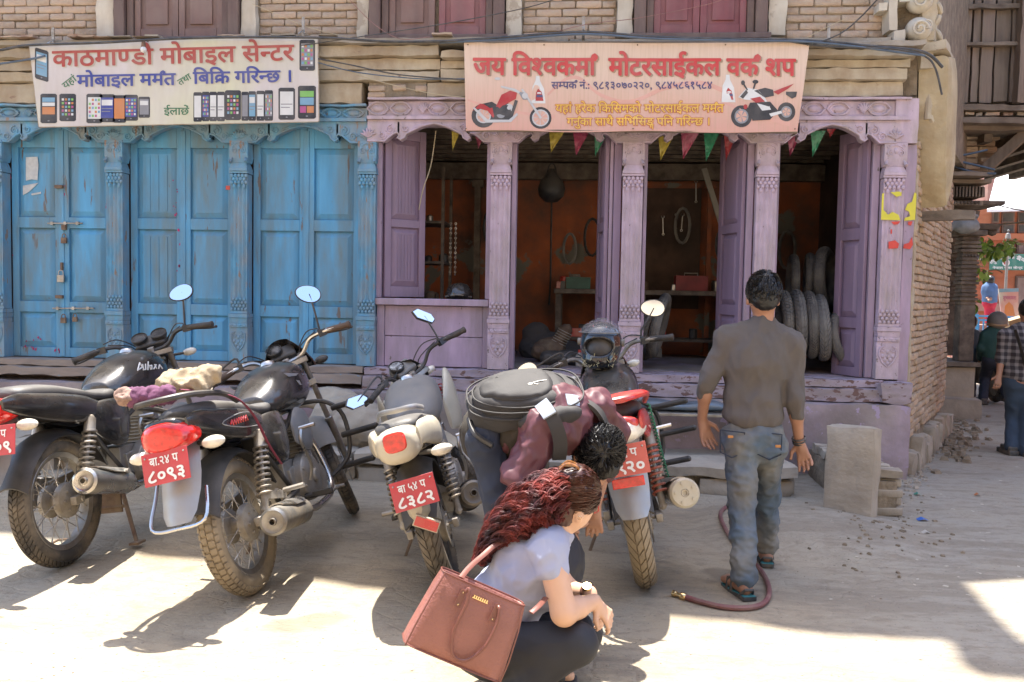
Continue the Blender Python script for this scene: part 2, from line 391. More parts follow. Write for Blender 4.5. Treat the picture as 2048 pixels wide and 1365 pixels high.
# ---------------------------------------------------------------- smooth solids from distance fields (cloth, skin, sacks)
def sdf_mesh(name, prims, h=0.01, mats=None, wrinkle=None, pad=0.03, k=0.02, parent=None, cut=None, relax=1, **props):
    """prims: ('c', a, b, ra, rb[, k][, sign][, squash vec]) capsules; ('e', centre, radii, rot3x3 or None[, k])"""
    los = []; his = []
    for p in prims:
        if p[0] == 'c':
            a, b = np.array(p[1], float), np.array(p[2], float); r = max(p[3], p[4])
            los.append(np.minimum(a, b) - r); his.append(np.maximum(a, b) + r)
        elif p[0] == 'e':
            c = np.array(p[1], float); r = max(p[2]); los.append(c - r); his.append(c + r)
    lo = np.min(los, 0) - pad; hi = np.max(his, 0) + pad
    dims = np.ceil((hi - lo) / h).astype(int) + 1
    F = np.full(dims, 1.0, np.float32)
    ax = [lo[i] + h * np.arange(dims[i]) for i in range(3)]
    for p in prims:
        kk = k
        if p[0] == 'c':
            a, b, ra, rb = np.array(p[1], float), np.array(p[2], float), p[3], p[4]
            if len(p) > 5 and p[5] is not None: kk = p[5]
            plo = np.minimum(a, b) - max(ra, rb) - 3 * kk - 2 * h; phi = np.maximum(a, b) + max(ra, rb) + 3 * kk + 2 * h
        else:
            c = np.array(p[1], float); rr = np.array(p[2], float); R = p[3]
            if len(p) > 4 and p[4] is not None: kk = p[4]
            plo = c - rr.max() - 3 * kk - 2 * h; phi = c + rr.max() + 3 * kk + 2 * h
        sl = []
        for i in range(3):
            i0 = max(0, int((plo[i] - lo[i]) / h)); i1 = min(dims[i], int((phi[i] - lo[i]) / h) + 2)
            sl.append(slice(i0, i1))
        X, Y, Z = np.meshgrid(ax[0][sl[0]], ax[1][sl[1]], ax[2][sl[2]], indexing='ij')
        if X.size == 0: continue
        if p[0] == 'c':
            d = b - a; L2 = max(d @ d, 1e-12)
            t = np.clip(((X - a[0]) * d[0] + (Y - a[1]) * d[1] + (Z - a[2]) * d[2]) / L2, 0, 1)
            D = np.sqrt((X - a[0] - t * d[0]) ** 2 + (Y - a[1] - t * d[1]) ** 2 + (Z - a[2] - t * d[2]) ** 2) - (ra + (rb - ra) * t)
        else:
            qx, qy, qz = X - c[0], Y - c[1], Z - c[2]
            if R is not None:
                R = np.array(R)
                qx, qy, qz = (R[0, 0] * qx + R[1, 0] * qy + R[2, 0] * qz, R[0, 1] * qx + R[1, 1] * qy + R[2, 1] * qz, R[0, 2] * qx + R[1, 2] * qy + R[2, 2] * qz)
            k0 = np.sqrt((qx / rr[0]) ** 2 + (qy / rr[1]) ** 2 + (qz / rr[2]) ** 2) + 1e-9
            k1 = np.sqrt((qx / rr[0] ** 2) ** 2 + (qy / rr[1] ** 2) ** 2 + (qz / rr[2] ** 2) ** 2) + 1e-9
            D = k0 * (k0 - 1) / k1
        D = D.astype(np.float32)
        G = F[tuple(sl)]
        if len(p) > 6 and p[6] == -1 or (p[0] == 'e' and len(p) > 5 and p[5] == -1):
            F[tuple(sl)] = np.maximum(G, -D)
        else:
            hh = np.clip(0.5 + 0.5 * (G - D) / kk, 0, 1)
            F[tuple(sl)] = G * (1 - hh) + D * hh - kk * hh * (1 - hh)
    if cut is not None:
        for (pt, nrm) in cut:                      # keep the side the normal points away from
            X, Y, Z = np.meshgrid(*ax, indexing='ij')
            nrm = np.array(nrm, float); nrm /= np.linalg.norm(nrm)
            D = ((X - pt[0]) * nrm[0] + (Y - pt[1]) * nrm[1] + (Z - pt[2]) * nrm[2]).astype(np.float32)
            F = np.maximum(F, D)
    S_ = F < 0
    c8 = [S_[i:dims[0] - 1 + i, j:dims[1] - 1 + j, l:dims[2] - 1 + l] for i in (0, 1) for j in (0, 1) for l in (0, 1)]
    sm = sum(x.astype(np.int8) for x in c8)
    act = (sm > 0) & (sm < 8)
    idx = np.full(act.shape, -1, np.int64); ii = np.argwhere(act); idx[act] = np.arange(len(ii))
    acc = np.zeros((len(ii), 3)); cnt = np.zeros(len(ii))
    corners = [(i, j, l) for i in (0, 1) for j in (0, 1) for l in (0, 1)]
    vals = {c: F[ii[:, 0] + c[0], ii[:, 1] + c[1], ii[:, 2] + c[2]] for c in corners}
    for c in corners:
        for d in range(3):
            if c[d] == 0:
                c2 = list(c); c2[d] = 1; c2 = tuple(c2)
                v0, v1 = vals[c], vals[c2]; mk = (v0 < 0) != (v1 < 0)
                t = np.where(mk, v0 / np.where(mk, v0 - v1, 1), 0)
                p = np.tile(np.array(c, float), (len(ii), 1)); p[:, d] += t
                acc[mk] += p[mk]; cnt[mk] += 1
    V = lo + h * (ii + acc / cnt[:, None])
    quads = []
    for d in range(3):
        e1, e2 = [(1, 2), (2, 0), (0, 1)][d]
        sl0 = [slice(1, dims[0] - 1), slice(1, dims[1] - 1), slice(1, dims[2] - 1)]
        sl0[d] = slice(0, dims[d] - 1)
        sl1 = list(sl0); sl1[d] = slice(1, dims[d])
        a_, b_ = S_[tuple(sl0)], S_[tuple(sl1)]
        off = np.array([s.start for s in sl0])
        for flag, rev in ((a_ & ~b_, False), (~a_ & b_, True)):
            e = np.argwhere(flag) + off
            if len(e) == 0: continue
            def g(o1, o2):
                q = e.copy(); q[:, e1] += o1; q[:, e2] += o2
                return idx[q[:, 0], q[:, 1], q[:, 2]]
            Q = np.stack([g(-1, -1), g(0, -1), g(0, 0), g(-1, 0)], 1)
            if rev: Q = Q[:, ::-1]
            quads.append(Q)
    Q = np.concatenate(quads); Q = Q[(Q >= 0).all(1)]
    # relax a little
    for _ in range(relax):
        s = np.zeros_like(V); c = np.zeros(len(V))
        for a, b in ((0, 1), (1, 2), (2, 3), (3, 0)):
            np.add.at(s, Q[:, a], V[Q[:, b]]); np.add.at(c, Q[:, a], 1)
            np.add.at(s, Q[:, b], V[Q[:, a]]); np.add.at(c, Q[:, b], 1)
        V = V * 0.5 + 0.5 * s / np.maximum(c, 1)[:, None]
    me = bpy.data.meshes.new(name)
    me.from_pydata(V.tolist(), [], Q.tolist())
    if wrinkle:
        amp, sc, st = wrinkle
        nn = np.zeros(len(V) * 3); me.vertices.foreach_get('normal', nn); nn = nn.reshape(-1, 3)
        out = np.empty(len(V))
        for i, p in enumerate(V):
            q = Vector((p[0] * st[0], p[1] * st[1], p[2] * st[2])) * sc
            w = noise.noise(q); w2 = noise.noise(q * 2.1 + Vector((5, 1, 2)))
            out[i] = (.5 - abs(w) * 2.4) * .75 + (.4 - abs(w2) * 2) * .45 + noise.noise(q * 4.7) * .18
        V = V + nn * (out * amp)[:, None]
        me.vertices.foreach_set('co', V.ravel())
    if mats is not None:
        for m in (mats if isinstance(mats, (list, tuple)) else [mats]): me.materials.append(m)
    me.polygons.foreach_set('use_smooth', [True] * len(me.polygons))
    me.update()
    o = bpy.data.objects.new(name, me); COL.objects.link(o)
    if parent is not None: o.parent = parent
    for kx, v in props.items(): o[kx] = v
    return o

def spiral(mb, c, r, turns=1.4, a0=0.0, hand=1, tr=0.008, y=-0.02, n=22, sq=None):
    """a carved scroll in the x-z plane"""
    pts = []
    for i in range(n + 1):
        t = i / n; a = a0 + hand * turns * 2 * math.pi * t; rr = r * (1 - 0.82 * t)
        pts.append((c[0] + math.cos(a) * rr, y, c[1] + math.sin(a) * rr))
    mb.tube(pts, [tr * (1 - .35 * i / n) for i in range(n + 1)], 5)

# ---------------------------------------------------------------- Devanagari lettering (glyph by glyph, conjuncts assembled)
_GC = {}
def _raw(txt, offset):
    c = bpy.data.curves.new('t', 'FONT'); c.body = txt; c.size = 1; c.offset = offset; c.resolution_u = 3
    o = bpy.data.objects.new('t', c)
    me = o.to_mesh()
    vs = [tuple(v.co) for v in me.vertices]; fs = [tuple(p.vertices) for p in me.polygons]
    o.to_mesh_clear(); bpy.data.objects.remove(o); bpy.data.curves.remove(c)
    return vs, fs
def glyph(ch, offset=0.0):
    key = (ch, offset)
    if key in _GC: return _GC[key]
    half = ch.startswith('~'); c = ch[1:] if half else ch
    if c == ' ': _GC[key] = ([], [], 0.28); return _GC[key]
    vs, fs = _raw(c, offset)
    v0, _ = _raw('MMMM', 0); v1, _ = _raw(c + 'MMMM', 0)
    adv = max(p[0] for p in v1) - max(p[0] for p in v0)
    if half:
        xr = max(p[0] for p in vs if p[1] < 0.35) - 0.095 - offset
        bm = bmesh.new(); bv = [bm.verts.new(p) for p in vs]
        for f in fs:
            try: bm.faces.new([bv[i] for i in f])
            except ValueError: pass
        bmesh.ops.bisect_plane(bm, geom=bm.verts[:] + bm.edges[:] + bm.faces[:], plane_co=(xr, 0, 0), plane_no=(1, 0, 0), clear_outer=True)
        bm.verts.index_update()
        vs = [tuple(v.co) for v in bm.verts]; fs = [tuple(v.index for v in f.verts) for f in bm.faces]; bm.free()
        adv = xr - 0.005
    _GC[key] = (vs, fs, adv)
    return _GC[key]
HOOK = [(-.02, .62), (.02, .72), (.09, .76), (.15, .70), (.15, .62), (.10, .62), (.09, .68), (.05, .68), (.03, .61)]
def text_mesh(tokens, offset=0.0, bold=0):
    """tokens: list of glyph strings; '~x' half form, '^' reph hook over the previous letter, '/' the r stroke below"""
    V = []; Fc = []; pen = 0.0; k = 0; last = 0
    for tk in tokens:
        z = (k % 3) * 0.0022; k += 1
        if tk == '^':
            x0 = pen - 0.12
            base = len(V); V += [(x0 + a * 1.5 - .04, b * 1.3 - .19, z) for a, b in HOOK]; Fc.append(tuple(range(base, base + len(HOOK)))); continue
        if tk == '/':
            x0 = pen - last * 0.62
            base = len(V); V += [(x0, .28, z), (x0 - .05, .23, z), (x0 - .24, .08, z), (x0 - .2, .04, z), (x0 + .02, .20, z)]; Fc.append(tuple(range(base, base + 5))); continue
        sub = None
        if tk.startswith('_'): sub = tk[1:]; vs, fs, adv = glyph(sub, offset)
        else: vs, fs, adv = glyph(tk, offset)
        base = len(V)
        if sub:                                              # stacked below the previous letter
            V += [(pen - last * 0.55 + x * .6, y * .6 - .32, z) for x, y, _ in vs]
            Fc += [tuple(i + base for i in f) for f in fs]; continue
        V += [(x + pen, y, z) for x, y, _ in vs]
        Fc += [tuple(i + base for i in f) for f in fs]
        pen += adv
        if adv > .1: last = adv
    return V, Fc, pen
def split_tokens(s):
    """a visual-order string; '~' marks the half form of the following letter"""
    out = []; i = 0
    while i < len(s):
        if s[i] in '~_': out.append(s[i:i + 2]); i += 2
        else: out.append(s[i]); i += 1
    return out
def lettering(s, x0, z0, width, height, fn, m, parent, name='lettering', offset=0.012, y=0.0, rot=0.0, thick=0.0015, slot=None):
    """fits text in x0..x0+width (units of the board), cap height = height; fn(u, v, w) -> 3D"""
    V, Fc, adv = text_mesh(split_tokens(s), 0.0)
    sx = width / adv; sz = height / 0.64
    cr, sr = math.cos(rot), math.sin(rot)
    mb = MB()
    nb_ = 1 if offset < .004 else (6 if offset < .03 else 10)
    for q in range(nb_):
        an = 2 * math.pi * q / nb_; dx, dz = (math.cos(an) * offset, math.sin(an) * offset) if nb_ > 1 else (0, 0)
        vs = []
        for a, b, c in V:
            u, v = (a + dx) * sx, (b + dz) * sz
            u, v = u * cr - v * sr, u * sr + v * cr
            vs.append(fn(x0 + u, z0 + v, y + c * 0.12 + thick + q * .00013))
        mb.add(vs, Fc)
    me = bpy.data.meshes.new(name); me.from_pydata(mb.v, [], mb.f); me.materials.append(m)
    o = bpy.data.objects.new(name, me); COL.objects.link(o); o.parent = parent
    return o

# ================================================================ GROUND
def gz(x, y):
    """height of the trodden ground"""
    z = 0.018 * noise.noise(Vector((x * .9, y * .9, 0))) + 0.006 * noise.noise(Vector((x * 4, y * 4, 3)))
    d = math.hypot((x - 1.45) / 0.75, (y + 1.95) / 0.8)               # cemented hump beside the stone block
    z += 0.085 * max(0, 1 - d * d) if d < 1 else 0
    if y > -1.2 and x < 2.6:
        z += 0.03 * min(1, (y + 1.2) / 0.8)
    return z
def grid_mesh(name, xs, ys, fn, m, **props):
    vs = [(x, y, fn(x, y)) for y in ys for x in xs]; nx = len(xs)
    fs = [(j * nx + i, j * nx + i + 1, (j + 1) * nx + i + 1, (j + 1) * nx + i) for j in range(len(ys) - 1) for i in range(nx - 1)]
    me = bpy.data.meshes.new(name); me.from_pydata(vs, [], fs); me.materials.append(m)
    me.polygons.foreach_set('use_smooth', [True] * len(fs))
    o = bpy.data.objects.new(name, me); COL.objects.link(o)
    for k, v in props.items(): o[k] = v
    return o
def ground_material():
    m = bpy.data.materials.new('dusty_ground'); m.use_nodes = True; t = m.node_tree; L = t.links; b = t.nodes['Principled BSDF']
    b.inputs['Roughness'].default_value = 0.95; b.inputs['Specular IOR Level'].default_value = 0.25
    g = _n(t, 'ShaderNodeNewGeometry')
    def nz(sc, det=6, r=.6, off=(0, 0, 0), st=(1, 1, 1)):
        mp = _n(t, 'ShaderNodeMapping'); mp.inputs['Location'].default_value = off; mp.inputs['Scale'].default_value = st
        L.new(g.outputs['Position'], mp.inputs[0])
        n = _n(t, 'ShaderNodeTexNoise'); n.inputs['Scale'].default_value = sc; n.inputs['Detail'].default_value = det; n.inputs['Roughness'].default_value = r
        L.new(mp.outputs[0], n.inputs['Vector']); return n.outputs[0]
    def rng(s, a, b_, c=0., d=1.):
        r = _n(t, 'ShaderNodeMapRange'); r.inputs[1].default_value = a; r.inputs[2].default_value = b_; r.inputs[3].default_value = c; r.inputs[4].default_value = d
        L.new(s, r.inputs[0]); return r.outputs[0]
    def mx(f, a, c):
        x = _n(t, 'ShaderNodeMix', data_type='RGBA'); L.new(f, x.inputs[0])
        for s, v in ((6, a), (7, c)):
            if isinstance(v, tuple): x.inputs[s].default_value = (*v, 1)
            else: L.new(v, x.inputs[s])
        return x.outputs[2]
    sx = _n(t, 'ShaderNodeSeparateXYZ'); L.new(g.outputs['Position'], sx.inputs[0])
    # tan dust by the bikes, greyer asphalt dust up the lane
    wob = nz(1.1, 4)
    ad = _n(t, 'ShaderNodeMath', operation='MULTIPLY_ADD'); L.new(wob, ad.inputs[0]); ad.inputs[1].default_value = 1.6; L.new(sx.outputs[0], ad.inputs[2])
    lane = rng(ad.outputs[0], 1.3, 2.6)
    c = mx(lane, (0.37, 0.30, 0.205), (0.36, 0.325, 0.265))
    c = mx(rng(nz(0.9, 5), .45, .66), c, (0.37, 0.325, 0.25))
    c = mx(rng(nz(3.2, 8, .7, (4, 2, 0)), .53, .70, 0, .55), c, (0.20, 0.165, 0.12))
    c = mx(rng(nz(7, 9, .75, (2, 6, 1), (1, 2.2, 1)), .50, .62, 0, .6), c, (0.245, 0.2, 0.15))
    c = mx(rng(nz(38, 4, .7), .60, .72, 0, .6), c, (0.43, 0.39, 0.32))
    c = mx(rng(nz(1.3, 9, .8, (9, 1, 4), (.35, 1.6, 1)), .52, .60, 0, .55), c, (0.24, 0.20, 0.15))
    c = mx(rng(nz(70, 3, .6, (1, 5, 2)), .64, .70, 0, .7), c, (0.12, 0.105, 0.085))
    c = mx(rng(nz(1.4, 3, .5, (7.3, 1.2, 0)), .66, .70, 0, .5), c, (0.15, 0.12, 0.09))   # oil spots
    L.new(c, b.inputs['Base Color'])
    ht = _n(t, 'ShaderNodeMath', operation='ADD'); L.new(nz(9, 8, .7), ht.inputs[0])
    h2 = _n(t, 'ShaderNodeMath', operation='MULTIPLY'); L.new(nz(60, 4, .7), h2.inputs[0]); h2.inputs[1].default_value = 0.35; L.new(h2.outputs[0], ht.inputs[1])
    vo = _n(t, 'ShaderNodeTexVoronoi', feature='DISTANCE_TO_EDGE'); vo.inputs['Scale'].default_value = 5.5
    mp = _n(t, 'ShaderNodeMapping'); mp.inputs['Scale'].default_value = (1, 1.9, 1); L.new(g.outputs['Position'], mp.inputs[0])
    L.new(mp.outputs[0], vo.inputs['Vector'])
    e = rng(vo.outputs['Distance'], 0, .07, 0, .22)
    h3 = _n(t, 'ShaderNodeMath', operation='ADD'); L.new(ht.outputs[0], h3.inputs[0]); L.new(e, h3.inputs[1])
    bp = _n(t, 'ShaderNodeBump'); bp.inputs['Strength'].default_value = 0.85; bp.inputs['Distance'].default_value = 0.02
    L.new(h3.outputs[0], bp.inputs['Height']); L.new(bp.outputs[0], b.inputs['Normal'])
    return m
def axis(lo, hi, a, b, fine, coarse):
    out = [lo]
    while out[-1] < hi:
        x = out[-1]; s = fine if a - .01 <= x < b else coarse * (1 + min(abs(x - a), abs(x - b)) * .35)
        if x < a < x + s: s = a - x
        out.append(x + s)
    return out
gm = ground_material()
grid_mesh('ground', axis(-120, 160, -6, 8, 0.06, 0.6), axis(-60, 240, -5.5, 6, 0.06, 0.6), gz, gm, kind='structure')

# ================================================================ helpers for old masonry
def rough(mb, x0, x1, y0, y1, z0, z1, res=0.08, amp=0.012, fr=6.0, seed=0, jag=None):
    """a box whose faces are gridded and worn"""
    nx = max(1, int((x1 - x0) / res)); ny = max(1, int((y1 - y0) / res)); nz_ = max(1, int((z1 - z0) / res))
    def P(i, j, k):
        x = x0 + (x1 - x0) * i / nx; y = y0 + (y1 - y0) * j / ny; z = z0 + (z1 - z0) * k / nz_
        q = Vector((x * fr + seed, y * fr, z * fr))
        ed = (i in (0, nx)) + (j in (0, ny)) + (k in (0, nz_))
        a = amp * (1.6 if ed >= 2 else 1)
        d = Vector((noise.noise(q), noise.noise(q + Vector((9, 0, 0))), noise.noise(q + Vector((0, 9, 0))))) * a
        c = Vector(((x0 + x1) / 2, (y0 + y1) / 2, (z0 + z1) / 2))
        p = Vector((x, y, z))
        if ed >= 2:
            e = (c - p); e = Vector([math.copysign(min(abs(v), amp * .8), v) for v in e]); p = p + e
        return p + d
    def face(fn, a, b, flip):
        base = []; 
        for v in range(b + 1):
            for u in range(a + 1): base.append(fn(u, v))
        fs = []
        for v in range(b):
            for u in range(a):
                q = (v * (a + 1) + u, v * (a + 1) + u + 1, (v + 1) * (a + 1) + u + 1, (v + 1) * (a + 1) + u)
                fs.append(q[::-1] if flip else q)
        mb.add(base, fs)
    face(lambda u, v: P(u, 0, v), nx, nz_, False); face(lambda u, v: P(u, ny, v), nx, nz_, True)
    face(lambda u, v: P(0, u, v), ny, nz_, True); face(lambda u, v: P(nx, u, v), ny, nz_, False)
    face(lambda u, v: P(u, v, 0), nx, ny, True); face(lambda u, v: P(u, v, nz_), nx, ny, False)
    return mb
def brick_mesh(w, d, h, seed, mats):
    rnd = random.Random(seed); mb = MB(); c = min(w, h) * .13
    def ring(y, ins, jit):
        a, b = w / 2 - ins, h / 2 - ins
        pts = [(-a + c, -b), (a - c, -b), (a, -b + c), (a, b - c), (a - c, b), (-a + c, b), (-a, b - c), (-a, -b + c)]
        return [(x + rnd.uniform(-jit, jit), y + rnd.uniform(-jit, jit), z + rnd.uniform(-jit, jit)) for x, z in [(p[0], p[1]) for p in pts] for x, z in [(x, z)]]
    mb.loft([ring(d, 0, 0), ring(.006, 0, .002), ring(-.0, .005, .003)])
    return mb.mesh('brick', mats, smooth=True, angle=50)
bricks_front = [brick_mesh(.215, .08, .058, i, brickm) for i in range(5)]
bricks_half = [brick_mesh(.105, .08, .058, 20 + i, brickm) for i in range(3)]

# ================================================================ THE SHOPHOUSE
house = thing('shop_house', 'old brick shop house with one blue shuttered shop and one lilac columned workshop', 'building')
CX = [-5.39, -4.25, -3.095, -1.937, -0.76, 0.375, 1.497, 2.535]
ZS, ZT = 0.82, 2.785          # sill top, column top
# upper wall strips of brick between plastered pilasters and windows
wall_strips = [(-6.6, -4.44), (-2.95, -2.06), (-0.60, 0.20), (1.63, 2.46)]
mw = MB(); mw.bx(-9, 2.46, 0.06, 0.45, 3.60, 10.6); 
mw.build('upper_wall', mortar, house)
mb = MB(); mb.bx(-9, 2.44, 4.8, 5.1, 0, 10.6); mb.bx(-9, -8.7, .45, 4.8, 0, 10.6); mb.build('back_wall', mortar, house)
nb = 0
for (a, b) in wall_strips:
    for r in range(8):
        z = 3.715 + r * .066; x = a + (.11 if r % 2 else 0)
        if r % 2: inst(random.choice(bricks_half), 'brick', house, Matrix.Translation((a + .052, .05 + random.uniform(-.008, .008), z))); nb += 1
        while x < b - .03:
            w = min(.226, b - x)
            me = random.choice(bricks_front)
            mx = Matrix.Translation((x + w / 2, .045 + random.uniform(-.01, .006), z)) @ Matrix.Rotation(random.uniform(-.02, .02), 4, 'Y') @ Matrix.Diagonal((w / .226, 1, random.uniform(.9, 1.04), 1))
            if x > -5.8: inst(me, 'brick', house, mx)
            x += .226
# plaster pilasters beside the windows
for (a, b, s) in [(-4.44, -4.262, 1), (-3.10, -2.955, 2), (-2.06, -1.945, 3), (-.75, -.605, 4), (.20, .345, 5), (1.465, 1.625, 6)]:
    m_ = MB(); rough(m_, a, b, -.02, .07, 3.69, 4.6, .05, .009, 9, s); m_.build('plaster_pilaster', whitep, house)
# windows upstairs
def window(x0, x1, left, right, gap=False):
    f = MB()
    f.bx(x0, x0 + .10, -.05, .10, 3.705, 5.3); f.bx(x1 - .10, x1, -.05, .10, 3.705, 5.3); f.bx(x0 - .03, x1 + .03, -.07, .09, 3.655, 3.704)
    f.bx(x0 + .105, x0 + .165, -.015, .08, 3.705, 5.3); f.bx(x1 - .165, x1 - .105, -.015, .08, 3.705, 5.3)
    w = f.build('window', brownw, house, bevel=.006)
    xm = (x0 + x1) / 2 - (.02 if gap else 0)
    for (a, b, m_) in ((x0 + .168, xm - .003, left), (xm + (.035 if gap else .003), x1 - .168, right)):
        s = MB(); s.bx(a, b, .03, .06, 3.71, 5.3)
        s.bx(a, a + .055, .008, .03, 3.71, 5.3); s.bx(b - .055, b, .008, .03, 3.71, 5.3); s.bx(a + .057, b - .057, .008, .03, 3.71, 3.79)
        s.bx(a + .10, b - .10, .015, .03, 3.83, 5.2)
        s.build('shutter', m_, w, bevel=.003)
    g = MB(); g.bx(x0 + .16, x1 - .16, .0605, .064, 3.71, 5.3); g.build('backing', MATS['black_plastic'], w)
window(-4.255, -3.105, brownp, brownp)
window(-1.94, -.755, brownp, redp, True)
window(.35, 1.46, redp, redp)
# cornice bands between the shopfront friezes and the windows
def band(name, x0, x1, y0, y1, z0, z1, m_, seed, amp=.014, res=.07):
    b = MB(); rough(b, x0, x1, y0, y1, z0, z1, .05, amp * .5, 9, seed); return b.build(name, m_, house)
band('plaster_band', -9, -1.99, -.055, .4, 3.115, 3.30, plaster, 1, .018)
band('plaster_band', -9, -1.3, -.085, .4, 3.302, 3.40, plaster, 2, .02)
band('plaster_band', -9, -1.3, -.075, .4, 3.402, 3.50, plaster, 3)
band('plaster_band', -9, -1.3, -.125, .4, 3.502, 3.60, plaster, 4, .018)
band('ledge', -9, -.2, -.17, .4, 3.602, 3.655, stone, 5, .016)
band('plaster_band', -1.42, 2.58, -.05, .4, 3.175, 3.30, plaster, 6, .012)
band('plaster_band', -1.298, 2.60, -.10, .4, 3.302, 3.40, plaster, 7)
band('plaster_band', -1.298, 2.62, -.08, .4, 3.402, 3.475, plaster, 8, .012)
band('plaster_band', -1.298, 2.66, -.16, .4, 3.477, 3.545, plaster, 9, .02)
band('ledge', -.198, 2.70, -.20, .4, 3.547, 3.60, stone, 10, .02)
band('window_ledge', -.198, 2.46, -.09, .05, 3.602, 3.653, stone, 16, .012)
for i in range(16):                                                     # broken stones and brick ends lying on the ledges
    x = random.uniform(-5.6, -1.2)
    b = MB(); rough(b, x, x + random.uniform(.1, .24), -.21, -.04, 3.657, 3.657 + random.uniform(.015, .04), .06, .008, 9, i)
    b.build('loose_stone', random.choice([stone, brickm]), house)
# the hole in the plaster left of the banner with the bricks showing
hb = MB(); hb.bx(-1.93, -1.425, -.045, .4, 3.173, 3.30); hb.build('bare_core', mortar, house)
for (x, z, w) in [(-1.86, 3.245, .9), (-1.86, 3.19, .9), (-1.66, 3.255, .7), (-1.47, 3.245, .6)]:
    inst(random.choice(bricks_half), 'brick', house, Matrix.Translation((x, -.06, z)) @ Matrix.Diagonal((w * 1.6, 1, .85, 1)))
# corner bracket of stucco scrolls, top right
cb = MB()
rough(cb, 2.42, 2.50, -.10, .2, 3.70, 4.0, .05, .008, 8, 3); rough(cb, 2.34, 2.42, -.10, .2, 3.86, 3.93, .05, .006, 8, 4)
rough(cb, 2.46, 2.56, -.12, .2, 3.60, 3.705, .05, .008, 8, 5); rough(cb, 2.501, 2.60, -.09, .2, 3.93, 4.6, .05, .008, 8, 6)
cb.build('stucco_bracket', whitep, house)
cs = MB()
for z in (3.70, 3.93, 4.14):
    cs.ball((2.68, -.04, z + .02), .105, 16, (1, 1, .95)); spiral(cs, (2.66, z), .07, 1.5, 0, 1, .012, -.145); spiral(cs, (2.72, z + .03), .04, 1.2, 2, -1, .009, -.14)
cs.build('stucco_scroll', whitep, house)
ct = MB()
for i in range(14):                                                    # leafy string down the outer corner
    z = 4.5 - i * .115; x = 2.86 + .012 * math.sin(i * 1.9) - (.0 if z > 3.75 else (3.75 - z) * .02)
    ct.ball((x, .04, z), .055, 10, (.6, .9, 1.25), Matrix.Rotation(.5 * (-1) ** i, 3, 'Y'))
ct.tube([(2.83, .03, 4.7), (2.83, .03, 3.9), (2.81, .02, 3.0)], .03, 8)
ct.build('leaf_string', darkt if False else plaster, house)
co_ = MB(); rough(co_, 2.70, 2.82, -.06, .4, 3.40, 4.6, .06, .01, 6, 31); co_.build('corner_post', plaster, house)

# --- lintel friezes with relief
def frieze(x0, x1, z0, z1, m_, y=-.05):
    f = MB(); rough(f, x0, x1, y + .015, .2, z0 + .055, z1 - .03, .12, .003, 5, x0)
    rough(f, x0, x1, y - .03, .2, z1 - .028, z1, .1, .006, 7, x0); f.bx(x0, x1, y - .025, .2, z0 + .022, z0 + .052); f.bx(x0, x1, y, .2, z0, z0 + .020)
    o = f.build('frieze', m_, house)
    c = MB(); x = x0 + .09; zc = (z0 + .055 + z1 - .03) / 2; k = 0; h = (z1 - z0 - .085) / 2
    while x < x1 - .05:
        if k % 3 == 2:
            for a in range(7):
                t = math.pi * (a / 6); c.tube([(x, y, zc - h * .6), (x + math.cos(t) * .03, y - .008, zc + math.sin(t) * .02), (x + math.cos(t) * .055, y, zc + math.sin(t) * h * .8)], [.006, .009, .003], 5)
            x += .13
        else:
            pts = [(x + math.cos(a / 16 * 6.283) * (.085 + .008 * math.cos(a / 16 * 6.283 * 6)), y + .01, zc + math.sin(a / 16 * 6.283) * h * .82) for a in range(17)]
            c.tube(pts, .011, 5, cap=False); 
            c.ball((x, y + .018, zc), .05, 10, (1.1, .35, .6))
            x += .20
        k += 1
    c.build('carving', MATS[m_.name], o, kind='stuff')
    return o
frieze(-6.6, -1.945, 2.937, 3.112, blue2)
frieze(-1.938, 2.64, 2.955, 3.17, lila2, -.06)
